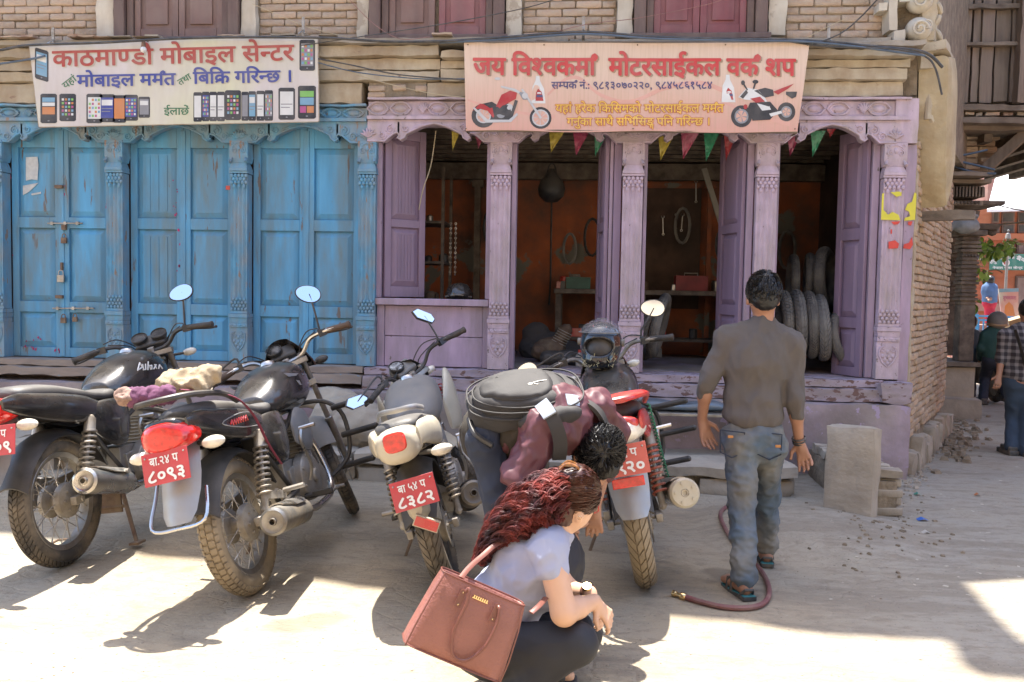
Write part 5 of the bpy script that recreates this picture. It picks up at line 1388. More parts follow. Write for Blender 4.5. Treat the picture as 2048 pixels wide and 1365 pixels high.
# ================================================================ PEOPLE
skin = mat('skin_brown', (0.33, 0.165, 0.10), rough=0.5, var=0.08, scale=14, bump=0.12, bscale=220, dist=.001)
skinl = mat('skin_light', (0.60, 0.36, 0.235), rough=0.5, var=0.05, scale=10, bump=0.1, bscale=220, dist=.001)
hairb = mat('black_hair', (0.006, 0.005, 0.005), rough=0.45, var=0.3, scale=30, bump=0.4, bscale=200, dist=.001)
hairr = mat('dyed_red_hair', (0.23, 0.036, 0.026), rough=0.6, var=0.6, scale=26, bump=0.3, bscale=220, dist=.001, ramp2=((0.05, 0.012, 0.014), 9))
hairbr = mat('brown_root_hair', (0.055, 0.018, 0.010), rough=0.35, var=0.4, scale=30, bump=0.4, bscale=200, dist=.001)
sweat = mat('grey_brown_jersey', (0.10, 0.086, 0.078), rough=0.95, var=0.10, scale=7, bump=0.35, bscale=260, dist=.0015)
denim = mat('faded_grey_denim', (0.075, 0.105, 0.14), rough=0.9, var=0.25, scale=5, bump=0.35, bscale=240, dist=.0015, ramp2=((0.16, 0.155, 0.14), 4), stretch=(1, 1, .6))
denimd = mat('dark_navy_denim', (0.022, 0.028, 0.045), rough=0.85, var=0.2, scale=6, bump=0.3, bscale=240, dist=.0015)
tee = mat('pale_lilac_tshirt', (0.33, 0.35, 0.46), rough=0.9, var=0.07, scale=6, bump=0.25, bscale=240, dist=.001)
tights = mat('black_leggings', (0.018, 0.018, 0.022), rough=0.7, var=0.15, bump=0.15, bscale=240, dist=.001)
maroon = mat('maroon_jacket', (0.10, 0.030, 0.036), rough=0.55, var=0.14, scale=5, bump=0.15, bscale=160, dist=.001)
bagm = mat('brown_leather', (0.255, 0.10, 0.075), rough=0.45, var=0.14, scale=6, bump=.8, bscale=95, dist=.004, stretch=(1, 1, 1.4))
bagd = mat('brown_leather_trim', (0.17, 0.06, 0.042), rough=0.4, var=0.12, scale=6, bump=0.4, bscale=90, dist=.001)
gold = mat('gold_fitting', (0.75, 0.55, 0.28), rough=0.25, metal=1, var=.05, bump=0)
packm = mat('faded_black_nylon', (0.028, 0.025, 0.023), rough=0.75, var=0.2, scale=5, bump=0.35, bscale=200, dist=.0015, updust=((.07, .062, .055), .4))
packs = mat('silver_tape', (0.42, 0.45, 0.48), rough=0.35, metal=.3, var=.2, bump=.4, bscale=50)
sole = mat('sandal_rubber', (0.03, 0.032, 0.035), rough=.7, var=.2, bump=.3, dirt=((.2, .17, .13), .6, 9))
teal = mat('teal_insole', (0.05, 0.22, 0.23), rough=.8, var=.15, bump=0)

def person_root(label, loc, group=None):
    return thing('person', label, 'person', loc, 0, group)
def rel(L, prims):
    out = []
    for p in prims:
        if p[0] == 'c': out.append(('c', Vector(p[1]) - L, Vector(p[2]) - L) + tuple(p[3:]))
        else: out.append(('e', Vector(p[1]) - L) + tuple(p[2:]))
    return out
def hand_prims(wr, tip, back, spread=1.0, s=1.0, curl=.5, thumb=1, k=.006):
    """wr wrist, tip rough fingertip position; back = direction out of the back of the hand; thumb side = +-1"""
    wr, tip = Vector(wr), Vector(tip); d = (tip - wr).normalized(); back = Vector(back); back = (back - d * back.dot(d)).normalized(); sd = d.cross(back).normalized() * thumb
    out = [('c', wr, wr + d * .045 * s, .022 * s, .020 * s, .012)]
    for q in (-1, 0, 1): out.append(('c', wr + d * .02 * s + sd * q * .014 * s, wr + d * .085 * s + sd * q * .022 * s, .014 * s, .0125 * s, .008))
    lens = [.066, .078, .074, .058]
    for i in range(4):
        off = (1.5 - i) * .019 * s; b = wr + d * .085 * s + sd * off
        fd = (d + sd * (1.5 - i) * .07 * spread).normalized(); L_ = lens[i] * s
        c1 = curl * (.6 + .15 * i)
        p1 = b + (fd * math.cos(c1 * .5) - back * math.sin(c1 * .5)) * L_ * .48
        p2 = p1 + (fd * math.cos(c1 * 1.3) - back * math.sin(c1 * 1.3)) * L_ * .30
        p3 = p2 + (fd * math.cos(c1 * 1.9) - back * math.sin(c1 * 1.9)) * L_ * .22
        out += [('c', b, p1, .0092 * s, .0085 * s, k), ('c', p1, p2, .0085 * s, .0078 * s, k), ('c', p2, p3, .0078 * s, .0068 * s, k)]
    tb_ = wr + d * .022 * s + sd * .02 * s
    t1 = tb_ + (d * .6 + sd * .7 - back * .25).normalized() * .042 * s; t2 = t1 + (d * .9 + sd * .3 - back * .3).normalized() * .034 * s
    out += [('c', tb_, t1, .0125 * s, .0105 * s, k), ('c', t1, t2, .010 * s, .008 * s, k)]
    return out
def strands(mb, lines, r=.0016, n=3):
    for ln in lines:
        m = len(ln); mb.tube(ln, [r * (1 - .7 * (i / (m - 1)) ** 2) for i in range(m)], n, cap=False)
def short_hair(name, L, whorl, centre, radii, rot, count, length, m_, parent, seed=1, flow=None, lim=None, lift=.012):
    """short hair growing over the skull from a whorl"""
    rnd = random.Random(seed); mb = MB(); R = rot or Matrix.Identity(3); wl = (R.transposed() @ (Vector(whorl) - Vector(centre))); wl = Vector((wl.x / radii[0], wl.y / radii[1], wl.z / radii[2])).normalized()
    lines = []
    while len(lines) < count:
        p = Vector((rnd.gauss(0, 1), rnd.gauss(0, 1), rnd.gauss(0, 1))).normalized()
        if lim and not lim(p): continue
        t = (p - wl * p.dot(wl))
        if t.length < .02: continue
        t.normalize(); t = (t + p.cross(wl) * .35 + Vector((rnd.gauss(0, .3), rnd.gauss(0, .3), rnd.gauss(0, .3)))); t = (t - p * p.dot(t)).normalized()
        ln = []; q = p.copy(); ll = length * rnd.uniform(.6, 1.15)
        for i in range(5):
            s_ = i / 4
            q2 = (p + t * (ll / radii[0]) * s_).normalized() * (1.0 + lift / radii[0] * math.sin(s_ * 2.2) * rnd.uniform(.7, 1.3))
            w = Vector((q2.x * radii[0], q2.y * radii[1], q2.z * radii[2])); ln.append(Vector(centre) + R @ w - L)
        lines.append(ln)
    strands(mb, lines, .0023)
    return mb.build(name, m_, parent)

# ---- the man walking towards the shop
Y0 = -2.98
def p1(px, py, dy=0.0): return PY(px, py, Y0 + dy)
Lw = Vector((1.0, Y0, 0)); man = person_root('young man in a grey brown jersey and faded jeans walking towards the shop', Lw)
head = p1(1527, 590); neck = p1(1527, 648, .01)
shL, shR = p1(1452, 678), p1(1585, 690); elL, elR = p1(1412, 768, -.02), p1(1590, 800, -.03); wrL, wrR = p1(1404, 838, .06), p1(1598, 882, .05)
hipL, hipR = p1(1484, 878), p1(1536, 882); knL, knR = p1(1484, 1010, -.12), p1(1534, 1003, .12)
anL = PY(1489, 1158, -3.30); anR = PY(1531, 1092, -2.72)
pel = p1(1508, 868); chest = p1(1510, 730); belly = p1(1508, 812)
bodyp = [('e', head + Vector((0, 0, -.005)), (.076, .090, .108), None, .02), ('e', head + Vector((0, .035, -.06)), (.05, .05, .055), None, .02),
         ('c', neck + Vector((0, 0, .05)), neck + Vector((0, 0, -.03)), .052, .060, .02), ('e', chest, (.145, .085, .18), None), ('e', belly, (.12, .07, .13), None), ('e', pel, (.12, .08, .10), None),
         ('c', neck + Vector((0, 0, -.05)), shL, .045, .036), ('c', neck + Vector((0, 0, -.05)), shR, .045, .036),
         ('c', shL, elL, .034, .028), ('c', elL, elL.lerp(wrL, .35), .028, .034), ('c', elL.lerp(wrL, .3), wrL, .035, .025), ('c', shR, elR, .034, .028), ('c', elR, elR.lerp(wrR, .4), .028, .033), ('c', elR.lerp(wrR, .35), wrR, .034, .025),
         ('c', hipL, knL, .078, .052), ('c', knL, anL, .052, .036), ('c', hipR, knR, .078, .052), ('c', knR, anR, .052, .036)]
# ears, feet
for sx in (-1, 1): bodyp.append(('e', head + Vector((sx * .078, .01, -.03)), (.010, .018, .030), None, .006))
tL, tR = PY(1455, 1178, -3.25), PY(1552, 1080, -2.45)
toeL = Vector((anL.x - .05, anL.y + .17, gz(anL.x, anL.y) + .03)); toeR = Vector((anR.x + .02, anR.y + .15, .045 + gz(anR.x, anR.y)))
heelL = Vector((anL.x, anL.y - .03, gz(anL.x, anL.y) + .045)); heelR = anR + Vector((0, -.04, -.05))
for a, h_, t_ in ((anL, heelL, toeL), (anR, heelR, toeR)):
    bodyp += [('c', a, h_, .036, .030, .012), ('c', h_, t_, .030, .024, .012), ('c', h_ + Vector((.018, .02, 0)), t_ + Vector((.025, -.01, 0)), .022, .018, .01), ('c', h_ - Vector((.018, -.02, 0)), t_ - Vector((.025, .01, 0)), .022, .018, .01)]
bodyp += hand_prims(wrL, wrL + (p1(1420, 900, .05) - wrL), Vector((-.4, 1, .1)), 1.3, 1.08, .5, 1)
bodyp += hand_prims(wrR, wrR + (p1(1614, 935, .02) - wrR), Vector((.5, .9, 0)), 1.3, 1.05, .5, -1)
sdf_mesh('body', rel(Lw, bodyp), .0075, skin, None, k=.025, parent=man)
sw_ = [('e', chest + Vector((0, 0, .02)), (.178, .12, .20), None), ('e', p1(1507, 790), (.158, .112, .17), None), ('e', p1(1506, 832), (.158, .114, .085), None, .03), ('c', neck + Vector((0, 0, -.028)), shL + Vector((0, 0, .0)), .064, .066), ('c', neck + Vector((0, 0, -.028)), shR, .064, .066),
       ('c', shL, elL, .060, .048), ('c', shR, elR, .060, .048), ('c', elL, elL.lerp(wrL, .25), .048, .043), ('c', elR, elR.lerp(wrR, .32), .048, .043),
       ('c', neck + Vector((0, 0, .0)), neck + Vector((0, 0, -.02)), .062, .068)]
for (a, b_) in ((shL, elL), (shR, elR)):                                 # pushed-up sleeves
    for t in (.70, .82, .94): c_ = a.lerp(b_, t); d_ = (b_ - a).normalized(); sw_.append(('c', c_ - d_ * .006 + Vector((.006, 0, 0)), c_ + d_ * .006, .053, .053, .010))
hemz = p1(1506, 856).z - Lw.z
sdf_mesh('jersey', rel(Lw, sw_), .008, sweat, (.016, 8, (1, 1, .55)), k=.03, parent=man, cut=[((0, 0, hemz), (0.03, 0, -1))])
wr_b = MB(); 
for t in (.30, .36): 
    pass
jp = [('e', p1(1507, 872), (.160, .122, .105), None, .03), ('c', hipL, knL, .094, .068, .03), ('c', knL, anL, .067, .058, .03), ('c', hipR, knR, .092, .066, .03), ('c', knR, anR, .066, .058, .03), ('c', hipL + Vector((.0, -.03, -.03)), hipL, .09, .09), ('c', hipR + Vector((0, -.03, -.03)), hipR, .09, .09)]
for (a, b_) in ((knL, anL), (knR, anR)):
    for t in (.45, .62, .78, .92): c_ = a.lerp(b_, t); jp.append(('c', c_ + Vector((.008 * math.sin(t * 30), 0, -.004)), c_ + Vector((-.006, 0, .004)), .064, .062, .012))
J = sdf_mesh('jeans', rel(Lw, jp), .008, denim, (.016, 9, (1, 1, 1.3)), k=.03, parent=man)
k = MB()
for (cx_, cy_) in ((1466, 880), (1541, 884)):
    q = p1(cx_, cy_, -.128) - Lw; w_ = .062
    pts = [(q.x - w_, q.z + .045), (q.x + w_, q.z + .035), (q.x + w_ * .95, q.z - .07), (q.x, q.z - .095), (q.x - w_ * .95, q.z - .07)]
    k.tube([(a, q.y + abs(a - q.x) ** 2 * 3 + (.012 if True else 0), z) for a, z in pts + [pts[0]]], .0035, 5)
k.build('pocket_seam', denimd, man)
k = MB()
for (cx_, cy_) in ((1461, 874), (1556, 893)): q = p1(cx_, cy_, -.125) - Lw; k.box(q, (.028, .008, .014))
k.build('pocket_tab', mat('tan_label', (.45, .2, .06), rough=.7, bump=0), man, bevel=.003)
hc = head + Vector((0, -.012, .022))
sdf_mesh('hair', rel(Lw, [('e', hc, (.083, .096, .100), None), ('e', hc + Vector((0, -.045, -.045)), (.068, .05, .06), None, .02), ('e', hc + Vector((0, .05, -.07)), (.06, .06, .05), None, .01, -1)]), .006, hairb, (.004, 40, (1, 1, 1)), k=.02, parent=man)
short_hair('hair_strands', Lw, hc + Vector((.01, -.05, .09)), hc, (.082, .096, .099), None, 800, .035, hairb, man, 5, lim=lambda p: not (p.y > .3 and p.z < .1) and p.z > -.75, lift=.010)
k = MB()
for t, r in ((.93, .033), (1.0, .031), (1.05, .030)):
    c_ = elR.lerp(wrR, t) - Lw; d_ = (wrR - elR).normalized()
    k.lathe([(r, -.005), (r + .005, 0), (r, .005), (r - .003, 0)], c_, d_, 18, closed=True)
k.build('bracelet', sole, man)
for a_, h_, t_, up in ((anL, heelL, toeL, 0), (anR, heelR, toeR, 1)):
    d_ = (t_ - h_); d2 = d_.normalized(); sd = d2.cross(Vector((0, 0, 1))).normalized(); u_ = sd.cross(d2)
    k = MB(); out = [(-.055, .03), (-.05, .036), (.02, .036), (.10, .046), (.19, .046), (.235, .03), (.25, 0)]
    ol = [(a, b_) for a, b_ in out] + [(a, -b_) for a, b_ in reversed(out[:-1])]
    base = h_ - u_ * .045 - Lw
    k.loft([[base + d2 * a + sd * b_ + u_ * z for a, b_ in ol] for z in (0, .018)]); sd_ = k.build('sandal', sole, man)
    k = MB(); k.loft([[base + d2 * a * .97 + sd * b_ * .9 + u_ * z for a, b_ in ol] for z in (.0185, .0215)]); k.build('insole', teal, sd_)
    k = MB()
    for x_ in (.08, .13): k.tube([base + d2 * x_ + sd * .042 + u_ * .01, base + d2 * (x_ + .01) + sd * .03 + u_ * .07, base + d2 * (x_ + .01) - sd * .03 + u_ * .07, base + d2 * x_ - sd * .042 + u_ * .01], .009, 6, sq=(1, 1))
    k.tube([base + d2 * .0 + sd * .036 + u_ * .01, base - d2 * .045 + sd * .02 + u_ * .05, base - d2 * .045 - sd * .02 + u_ * .05, base + d2 * .0 - sd * .036 + u_ * .01], .007, 6)
    k.build('strap', sole, sd_)

# ---- the young woman squatting in front
YW = -4.55
def pw(px, py, dy=0.0): return PY(px, py, YW + dy)
Lf = Vector((-.1, YW, 0)); woman = person_root('young woman with long curly dyed red hair squatting in a pale t-shirt', Lf)
hd = pw(1146, 990); nk = pw(1112, 1058, .0)
wsR, wsL = pw(1098, 1100, -.10), pw(1075, 1085, .20); weR = pw(1128, 1226, -.16); wwR = pw(1188, 1203, -.05)
weL = pw(1135, 1180, .22); wwL = pw(1180, 1186, .10)
whip = pw(985, 1262, .02); wch = pw(1055, 1135, .04); wbl = pw(1015, 1195, .04)
khR = pw(1152, 1288, -.14); khL = pw(1165, 1265, .16); hR = pw(985, 1300, -.08); hL = pw(985, 1290, .12)
aR = Vector((khR.x - .22, YW - .16, .09)); aL = Vector((khL.x - .20, YW + .14, .09))
Rh = Matrix.Rotation(rad(20), 3, 'Y')
wb = [('e', hd, (.088, .072, .108), Rh.transposed() if False else None, .02), ('e', pw(1150, 1028, .0), (.046, .048, .052), None, .03), ('c', pw(1152, 1020), pw(1142, 1050), .042, .024, .02),
      ('c', pw(1130, 1040), nk + Vector((-.03, 0, -.02)), .046, .056, .02), ('e', wch, (.12, .15, .15), None), ('e', wbl, (.11, .13, .12), None), ('e', whip, (.13, .15, .12), None),
      ('c', nk, wsR, .05, .05), ('c', nk, wsL, .05, .05), ('c', wsR, weR, .050, .044, .02), ('c', weR, weR + (wwR - weR) * .45, .043, .036, .02), ('c', weR + (wwR - weR) * .45, wwR, .036, .026, .02),
      ('c', wsL, weL, .046, .04), ('c', weL, wwL, .038, .025),
      ('c', hR, khR, .085, .06), ('c', khR, aR, .058, .036), ('c', hL, khL, .085, .06), ('c', khL, aL, .058, .036),
      ('c', aR, aR + Vector((.15, 0, -.05)), .035, .025), ('c', aL, aL + Vector((.15, 0, -.05)), .035, .025), ('c', aR, aR + Vector((-.03, 0, -.06)), .032, .028), ('c', aL, aL + Vector((-.03, 0, -.06)), .032, .028),
      ('e', pw(1158, 1034, -.062), (.016, .010, .026), None, .008), ('e', pw(1180, 1020, .05), (.02, .014, .014), None, .012), ('e', pw(1166, 1042, .04), (.018, .02, .012), None, .01)]
wb += hand_prims(wwR, pw(1222, 1240, -.03), Vector((.6, -.6, .6)), .8, .92, 1.0, 1)
wb += hand_prims(wwL, pw(1206, 1235, .06), Vector((.8, .2, .6)), .8, .9, .9, -1)
sdf_mesh('body', rel(Lf, wb), .0055, skinl, None, k=.022, parent=woman)
ts = [('e', wch, (.140, .172, .165), None), ('e', wbl, (.132, .152, .14), None), ('e', pw(995, 1235, .02), (.135, .158, .11), None), ('c', nk + Vector((-.015, 0, -.03)), wsR + Vector((0, 0, .01)), .066, .066), ('c', nk + Vector((-.015, 0, -.03)), wsL, .066, .062),
      ('c', wsR, wsR.lerp(weR, .22), .072, .066, .02), ('c', wsL, wsL.lerp(weL, .3), .066, .06, .02), ('e', pw(1090, 1160, .04), (.085, .12, .10), None, .03)]
sdf_mesh('t_shirt', rel(Lf, ts), .0075, tee, (.017, 7, (1, 1, 1)), k=.03, parent=woman, cut=None)
lg = [('e', whip + Vector((0, 0, -.05)), (.150, .172, .115), None), ('c', hR, khR, .100, .072), ('c', khR, aR, .070, .048), ('c', hL, khL, .100, .072), ('c', khL, aL, .070, .048), ('c', hR.lerp(khR, .3) + Vector((0, 0, -.04)), khR.lerp(aR, .6), .07, .05, .03)]
sdf_mesh('leggings', rel(Lf, lg), .008, tights, (.005, 8, (1, 1, 1)), k=.025, parent=woman)
for a in (aR, aL):
    k = MB(); k.box(a + Vector((.06, 0, -.075)) - Lf, (.25, .085, .03)); k.box(a + Vector((.06, 0, -.045)) - Lf, (.16, .085, .035)); k.build('shoe', sole, woman, bevel=.01)
# hair: brown roots combed back to the clip, then curls
sdf_mesh('hair', rel(Lf, [('e', pw(1146, 980, .0), (.098, .084, .098), None), ('e', pw(1118, 1008, .0), (.085, .085, .095), None), ('e', pw(1180, 1040, -.0), (.055, .2, .055), None, .012, -1)]), .006, hairbr, (.004, 30, (1, 1, 1)), k=.02, parent=woman)
hvol = [('e', pw(1090, 1010), (.075, .09, .085), None), ('e', pw(1045, 1032), (.066, .088, .075), None), ('e', pw(1005, 1062), (.05, .075, .055), None), ('e', pw(978, 1092), (.03, .05, .03), None)]
sdf_mesh('curl_mass', rel(Lf, hvol), .008, hairr, (.010, 30, (1, 1, 1)), k=.03, parent=woman)
Tq = [(1140, 940), (1090, 950), (1035, 978), (992, 1022), (964, 1072), (950, 1118)]
Bq = [(1142, 1046), (1112, 1066), (1078, 1082), (1040, 1092), (1003, 1102), (968, 1128)]
rnd = random.Random(11); lines = []
Tc = catmull([(a, b_, 0) for a, b_ in Tq], 5); Bc = catmull([(a, b_, 0) for a, b_ in Bq], 5); NN = len(Tc)
for i in range(3400):
    if i % 9 == 0:                                                        # a lock of hairs that curl together
        an = rnd.uniform(-math.pi * .62, math.pi * .62); u0 = .5 - .5 * math.sin(an) * rnd.uniform(.75, 1.03); d0 = -math.cos(an) * rnd.uniform(.6, 1.06)
        s00 = max(0, rnd.uniform(-.1, .72)); s11 = min(1.1, s00 + rnd.uniform(.25, .6)); fr = rnd.uniform(34, 60); ph0 = rnd.uniform(0, 6.28); am0 = rnd.uniform(.006, .013); fl = rnd.uniform(-.10, .10)
    u = u0 + rnd.gauss(0, .018); dep = d0 + rnd.gauss(0, .03); s0 = max(0, s00 + rnd.gauss(0, .02)); s1 = max(s0 + .15, s11 + rnd.gauss(0, .03)); ph = ph0 + rnd.gauss(0, .35); am = am0 * rnd.uniform(.8, 1.25); m = int(14 + 42 * (s1 - s0))
    ln = []
    for j in range(m + 1):
        s_ = s0 + (s1 - s0) * j / m; q = s_ * (NN - 1); q = min(q, NN - 1.001); i0 = min(max(int(q), 0), NN - 2); f_ = q - i0
        t_ = Tc[i0].lerp(Tc[i0 + 1], f_); b_ = Bc[i0].lerp(Bc[i0 + 1], f_); c_ = t_.lerp(b_, u + fl * j / m)
        th = .122 * (1 - .35 * s_ ** 2) * (.75 + .25 * math.sin(min(1, s_ * 5) * 1.57))
        p = pw(c_.x, c_.y, dep * th); aa = ph + s_ * fr
        p += Vector((math.cos(aa) * am, math.sin(aa * .9 + 1) * am, math.sin(aa) * am)) * min(1, .3 + (s_ - s0) * 4)
        ln.append(p - Lf)
    lines.append(ln)
k = MB(); strands(k, lines, .0013); k.build('curls', hairr, woman)
lines = []
for i in range(420):
    t = rnd.random(); dz = rnd.uniform(-1, 1)
    a = pw(1190 - 14 * abs(dz) * t, 955 + t * 60, dz * .06); b_ = pw(1128 - 10 * t, 955 + t * 60, dz * .075)
    c_ = a.lerp(b_, .5); n_ = (c_ - hd).normalized()
    ln = []
    for j in range(7):
        f_ = j / 6; p = a.lerp(b_, f_); d_ = p - (hd + Vector((0, 0, .012))); d_ = Vector((d_.x / .100, d_.y / .086, d_.z / .102)); d_.normalize(); ln.append(hd + Vector((0, 0, .012)) + Vector((d_.x * .101, d_.y * .087, d_.z * .103)) * (1 + .02 * math.sin(j * 2 + i)) - Lf)
    lines.append(ln)
k = MB(); strands(k, lines, .0016); k.build('combed_hair', hairbr, woman)
k = MB(); q = pw(1140, 938, -.03) - Lf
for s in (-1, 1): k.tube(catmull([q + Vector((-.035, s * .012, .0)), q + Vector((-.01, s * .02, .022)), q + Vector((.02, s * .016, .014)), q + Vector((.035, s * .006, -.006))], 5), .0045, 6)
k.box(q + Vector((-.005, 0, .012)), (.05, .016, .006)); k.build('hair_clip', mat('tortoiseshell', (.30, .12, .03), rough=.2, var=.5, scale=60, bump=0, coat=.8), woman)
k = MB(); q = pw(1186, 1012, .02) - Lf
k.tube([q + Vector((-.035, -.045, .008)), q + Vector((.0, -.03, .006)), q + Vector((.016, .0, .0)), q + Vector((.018, .05, -.004))], .0045, 6); k.tube([q + Vector((.006, -.028, .004)), q + Vector((.006, -.028, -.02)), q + Vector((.02, .01, -.022)), q + Vector((.02, .01, 0))], .002, 5)
k.build('glasses', redp2, woman)
k = MB(); q = pw(1159, 1036, -.075) - Lf; k.lathe([(.006, 0), (.0075, .0015), (.006, .003)], q, (.2, -1, 0), 14, closed=True); k.build('earring', gold, woman)
k = MB(); c_ = wwL.lerp(weL, .08) - Lf; d_ = (wwL - weL).normalized(); k.lathe([(.029, -.008), (.033, -.008), (.033, .008), (.029, .008)], c_, d_, 18, closed=True); k.build('wrist_band', mat('brown_strap', (.12, .05, .03), rough=.5, bump=0), woman)
k = MB(); k.lathe([(0, .006), (.016, .006), (.018, 0), (.018, -.004)], c_ + Vector((-.005, -.02, .028)), (-.1, -.5, .85), 18); k.build('watch', gold, woman)

# ---- another squatting figure, chin and shoulder seen past her
YX = -4.18
def px_(px, py, dy=0.0): return PY(px, py, YX + dy)
Lx = Vector((.05, YX, 0)); other = person_root('dark clothed person squatting behind the red haired woman, only chin showing', Lx)
ob = [('e', px_(1132, 1000), (.085, .075, .11), None), ('c', px_(1148, 1030), px_(1163, 1047), .045, .022, .02), ('e', px_(1174, 1038), (.014, .02, .008), None, .008), ('e', px_(1173, 1048), (.012, .018, .008), None, .008), ('c', px_(1122, 1040), px_(1110, 1075), .05, .055), ('e', px_(1095, 1130), (.12, .17, .17), None), ('e', px_(1060, 1220), (.14, .15, .15), None),
      ('c', px_(1065, 1250, -.08), px_(1110, 1230, -.1), .08, .06), ('c', px_(1110, 1230, -.1), PY(1090, 1340, YX - .1), .06, .05), ('c', px_(1065, 1250, .1), px_(1110, 1230, .1), .08, .06), ('c', px_(1110, 1230, .1), px_(1090, 1340, .1), .06, .05)]
sdf_mesh('body', rel(Lx, ob), .010, skin, None, k=.02, parent=other)
sdf_mesh('jacket', rel(Lx, [('e', px_(1095, 1130), (.145, .19, .175), None), ('e', px_(1060, 1220), (.155, .17, .16), None), ('c', px_(1110, 1085), px_(1120, 1120), .075, .09)]), .01, tights, (.008, 8, (1, 1, 1)), k=.03, parent=other)
sdf_mesh('hair', rel(Lx, [('e', px_(1118, 985), (.098, .085, .105), None)]), .01, hairb, (.004, 30, (1, 1, 1)), parent=other)
sdf_mesh('trousers', rel(Lx, [('c', px_(1065, 1250, -.08), px_(1110, 1230, -.1), .095, .072), ('c', px_(1110, 1230, -.1), PY(1090, 1330, YX - .1), .07, .06), ('c', px_(1065, 1250, .1), px_(1110, 1230, .1), .095, .072), ('c', px_(1110, 1230, .1), px_(1090, 1330, .1), .07, .06)]), .01, denimd, None, parent=other)

# ---- the man bent double with a backpack
YM = -4.0
def pm_(px, py, dy=0.0): return PY(px, py, YM + dy)
Lm = Vector((-.2, YM, 0)); bent = person_root('man in a maroon jacket bent double with his black haired head down', Lm)
mh = pm_(1196, 908, -.02); mp_ = pm_(985, 868, .08); mc = pm_(1105, 838, .02); mn = pm_(1150, 868)
s1, s2 = pm_(1080, 862, -.12), pm_(1188, 812, .16); e1 = pm_(1035, 948, -.16); w1 = pm_(1100, 1040, -.12); e2 = pm_(1228, 868, .2); w2 = pm_(1190, 1010, .12)
h1, h2 = pm_(972, 880, -.03), pm_(990, 870, .2); k1 = pm_(1000, 1010, -.05); k2 = pm_(1040, 1030, .25); f1 = Vector((k1.x - .02, YM + .0, .08)); f2 = Vector((k2.x - .02, YM + .28, .08))
Rm = Matrix.Rotation(rad(35), 3, 'Y')
mb_ = [('e', mh, (.082, .078, .098), Rm), ('c', mh + Vector((-.02, 0, -.03)), mh + Vector((.0, 0, -.10)), .06, .04, .02), ('c', mn, mh + Vector((-.04, 0, .0)), .058, .055, .02), ('c', mc, mp_, .12, .09), ('c', mn, s1, .055, .055), ('c', mn, s2, .055, .055),
       ('c', s1, e1, .05, .04), ('c', e1, w1, .038, .026), ('c', s2, e2, .05, .04), ('c', e2, w2, .038, .026), ('c', h1, k1, .06, .045), ('c', k1, f1, .045, .036), ('c', h2, k2, .06, .045), ('c', k2, f2, .045, .036),
       ('c', f1, f1 + Vector((.17, -.02, -.05)), .035, .028), ('c', f2, f2 + Vector((.17, 0, -.05)), .035, .028), ('e', pm_(1151, 917, -.065), (.012, .012, .026), None, .006)]
mb_ += hand_prims(w1, w1 + Vector((.08, 0, -.06)), (0, -1, .3), 1, 1, .6, 1) + hand_prims(w2, w2 + Vector((.0, 0, -.1)), (0, -1, .0), 1, 1, .6, 1)
sdf_mesh('body', rel(Lm, mb_), .0075, skin, None, k=.02, parent=bent)
jk = [('c', mc + Vector((.02, 0, 0)), mp_.lerp(mc, .35), .150, .142), ('c', mn + Vector((-.02, 0, -.0)), s1, .075, .076), ('c', mn + Vector((-.02, 0, 0)), s2, .075, .076), ('c', s1, e1, .084, .066), ('c', e1, e1.lerp(w1, .55), .064, .05), ('c', s1.lerp(mc, .4), s1.lerp(e1, .5), .10, .07), ('c', s2, e2, .078, .06), ('c', e2, e2.lerp(w2, .6), .066, .05), ('c', mn + Vector((-.01, 0, .0)), mn + Vector((.025, 0, -.01)), .074, .07)]
sdf_mesh('jacket', rel(Lm, jk), .0075, maroon, (.024, 7, (1, 1, 1)), k=.025, parent=bent)
sdf_mesh('shirt_tail', rel(Lm, [('c', mp_, mp_.lerp(mc, .5), .142, .152)]), .009, mat('dark_brown_shirt', (.035, .028, .02), rough=.9, var=.2, bump=.2), (.010, 9, (2.5, 1, .6)), k=.02, parent=bent)
jn = [('e', pm_(980, 868, .08), (.11, .15, .10), None), ('c', h1, k1, .085, .068), ('c', k1, f1, .066, .056), ('c', h2, k2, .088, .07), ('c', k2, f2, .072, .06)]
sdf_mesh('jeans', rel(Lm, jn), .008, denimd, (.014, 8, (1, 1, 1)), k=.025, parent=bent)
k = MB(); k.tube(catmull([pm_(938, 838, -.02) - Lm, pm_(950, 868, -.10) - Lm, pm_(985, 892, -.12) - Lm], 5), .012, 6); k.build('belt', blackp, bent)
hcm = mh + Vector((.004, -.012, .012))
sdf_mesh('hair', rel(Lm, [('e', hcm, (.092, .086, .105), Rm), ('e', mh + Vector((.03, -.03, -.05)), (.06, .05, .05), None)]), .006, hairb, (.006, 34, (1, 1, 1)), k=.02, parent=bent)
short_hair('hair_strands', Lm, pm_(1205, 906, -.10), hcm, (.092, .086, .105), Rm, 1300, .05, hairb, bent, 9, lim=lambda p: not (p.x < -.8), lift=.016)
for f in (f1, f2):
    k = MB(); k.box(f + Vector((.06, 0, -.055)) - Lm, (.27, .10, .05)); k.build('shoe', sole, bent, bevel=.015)
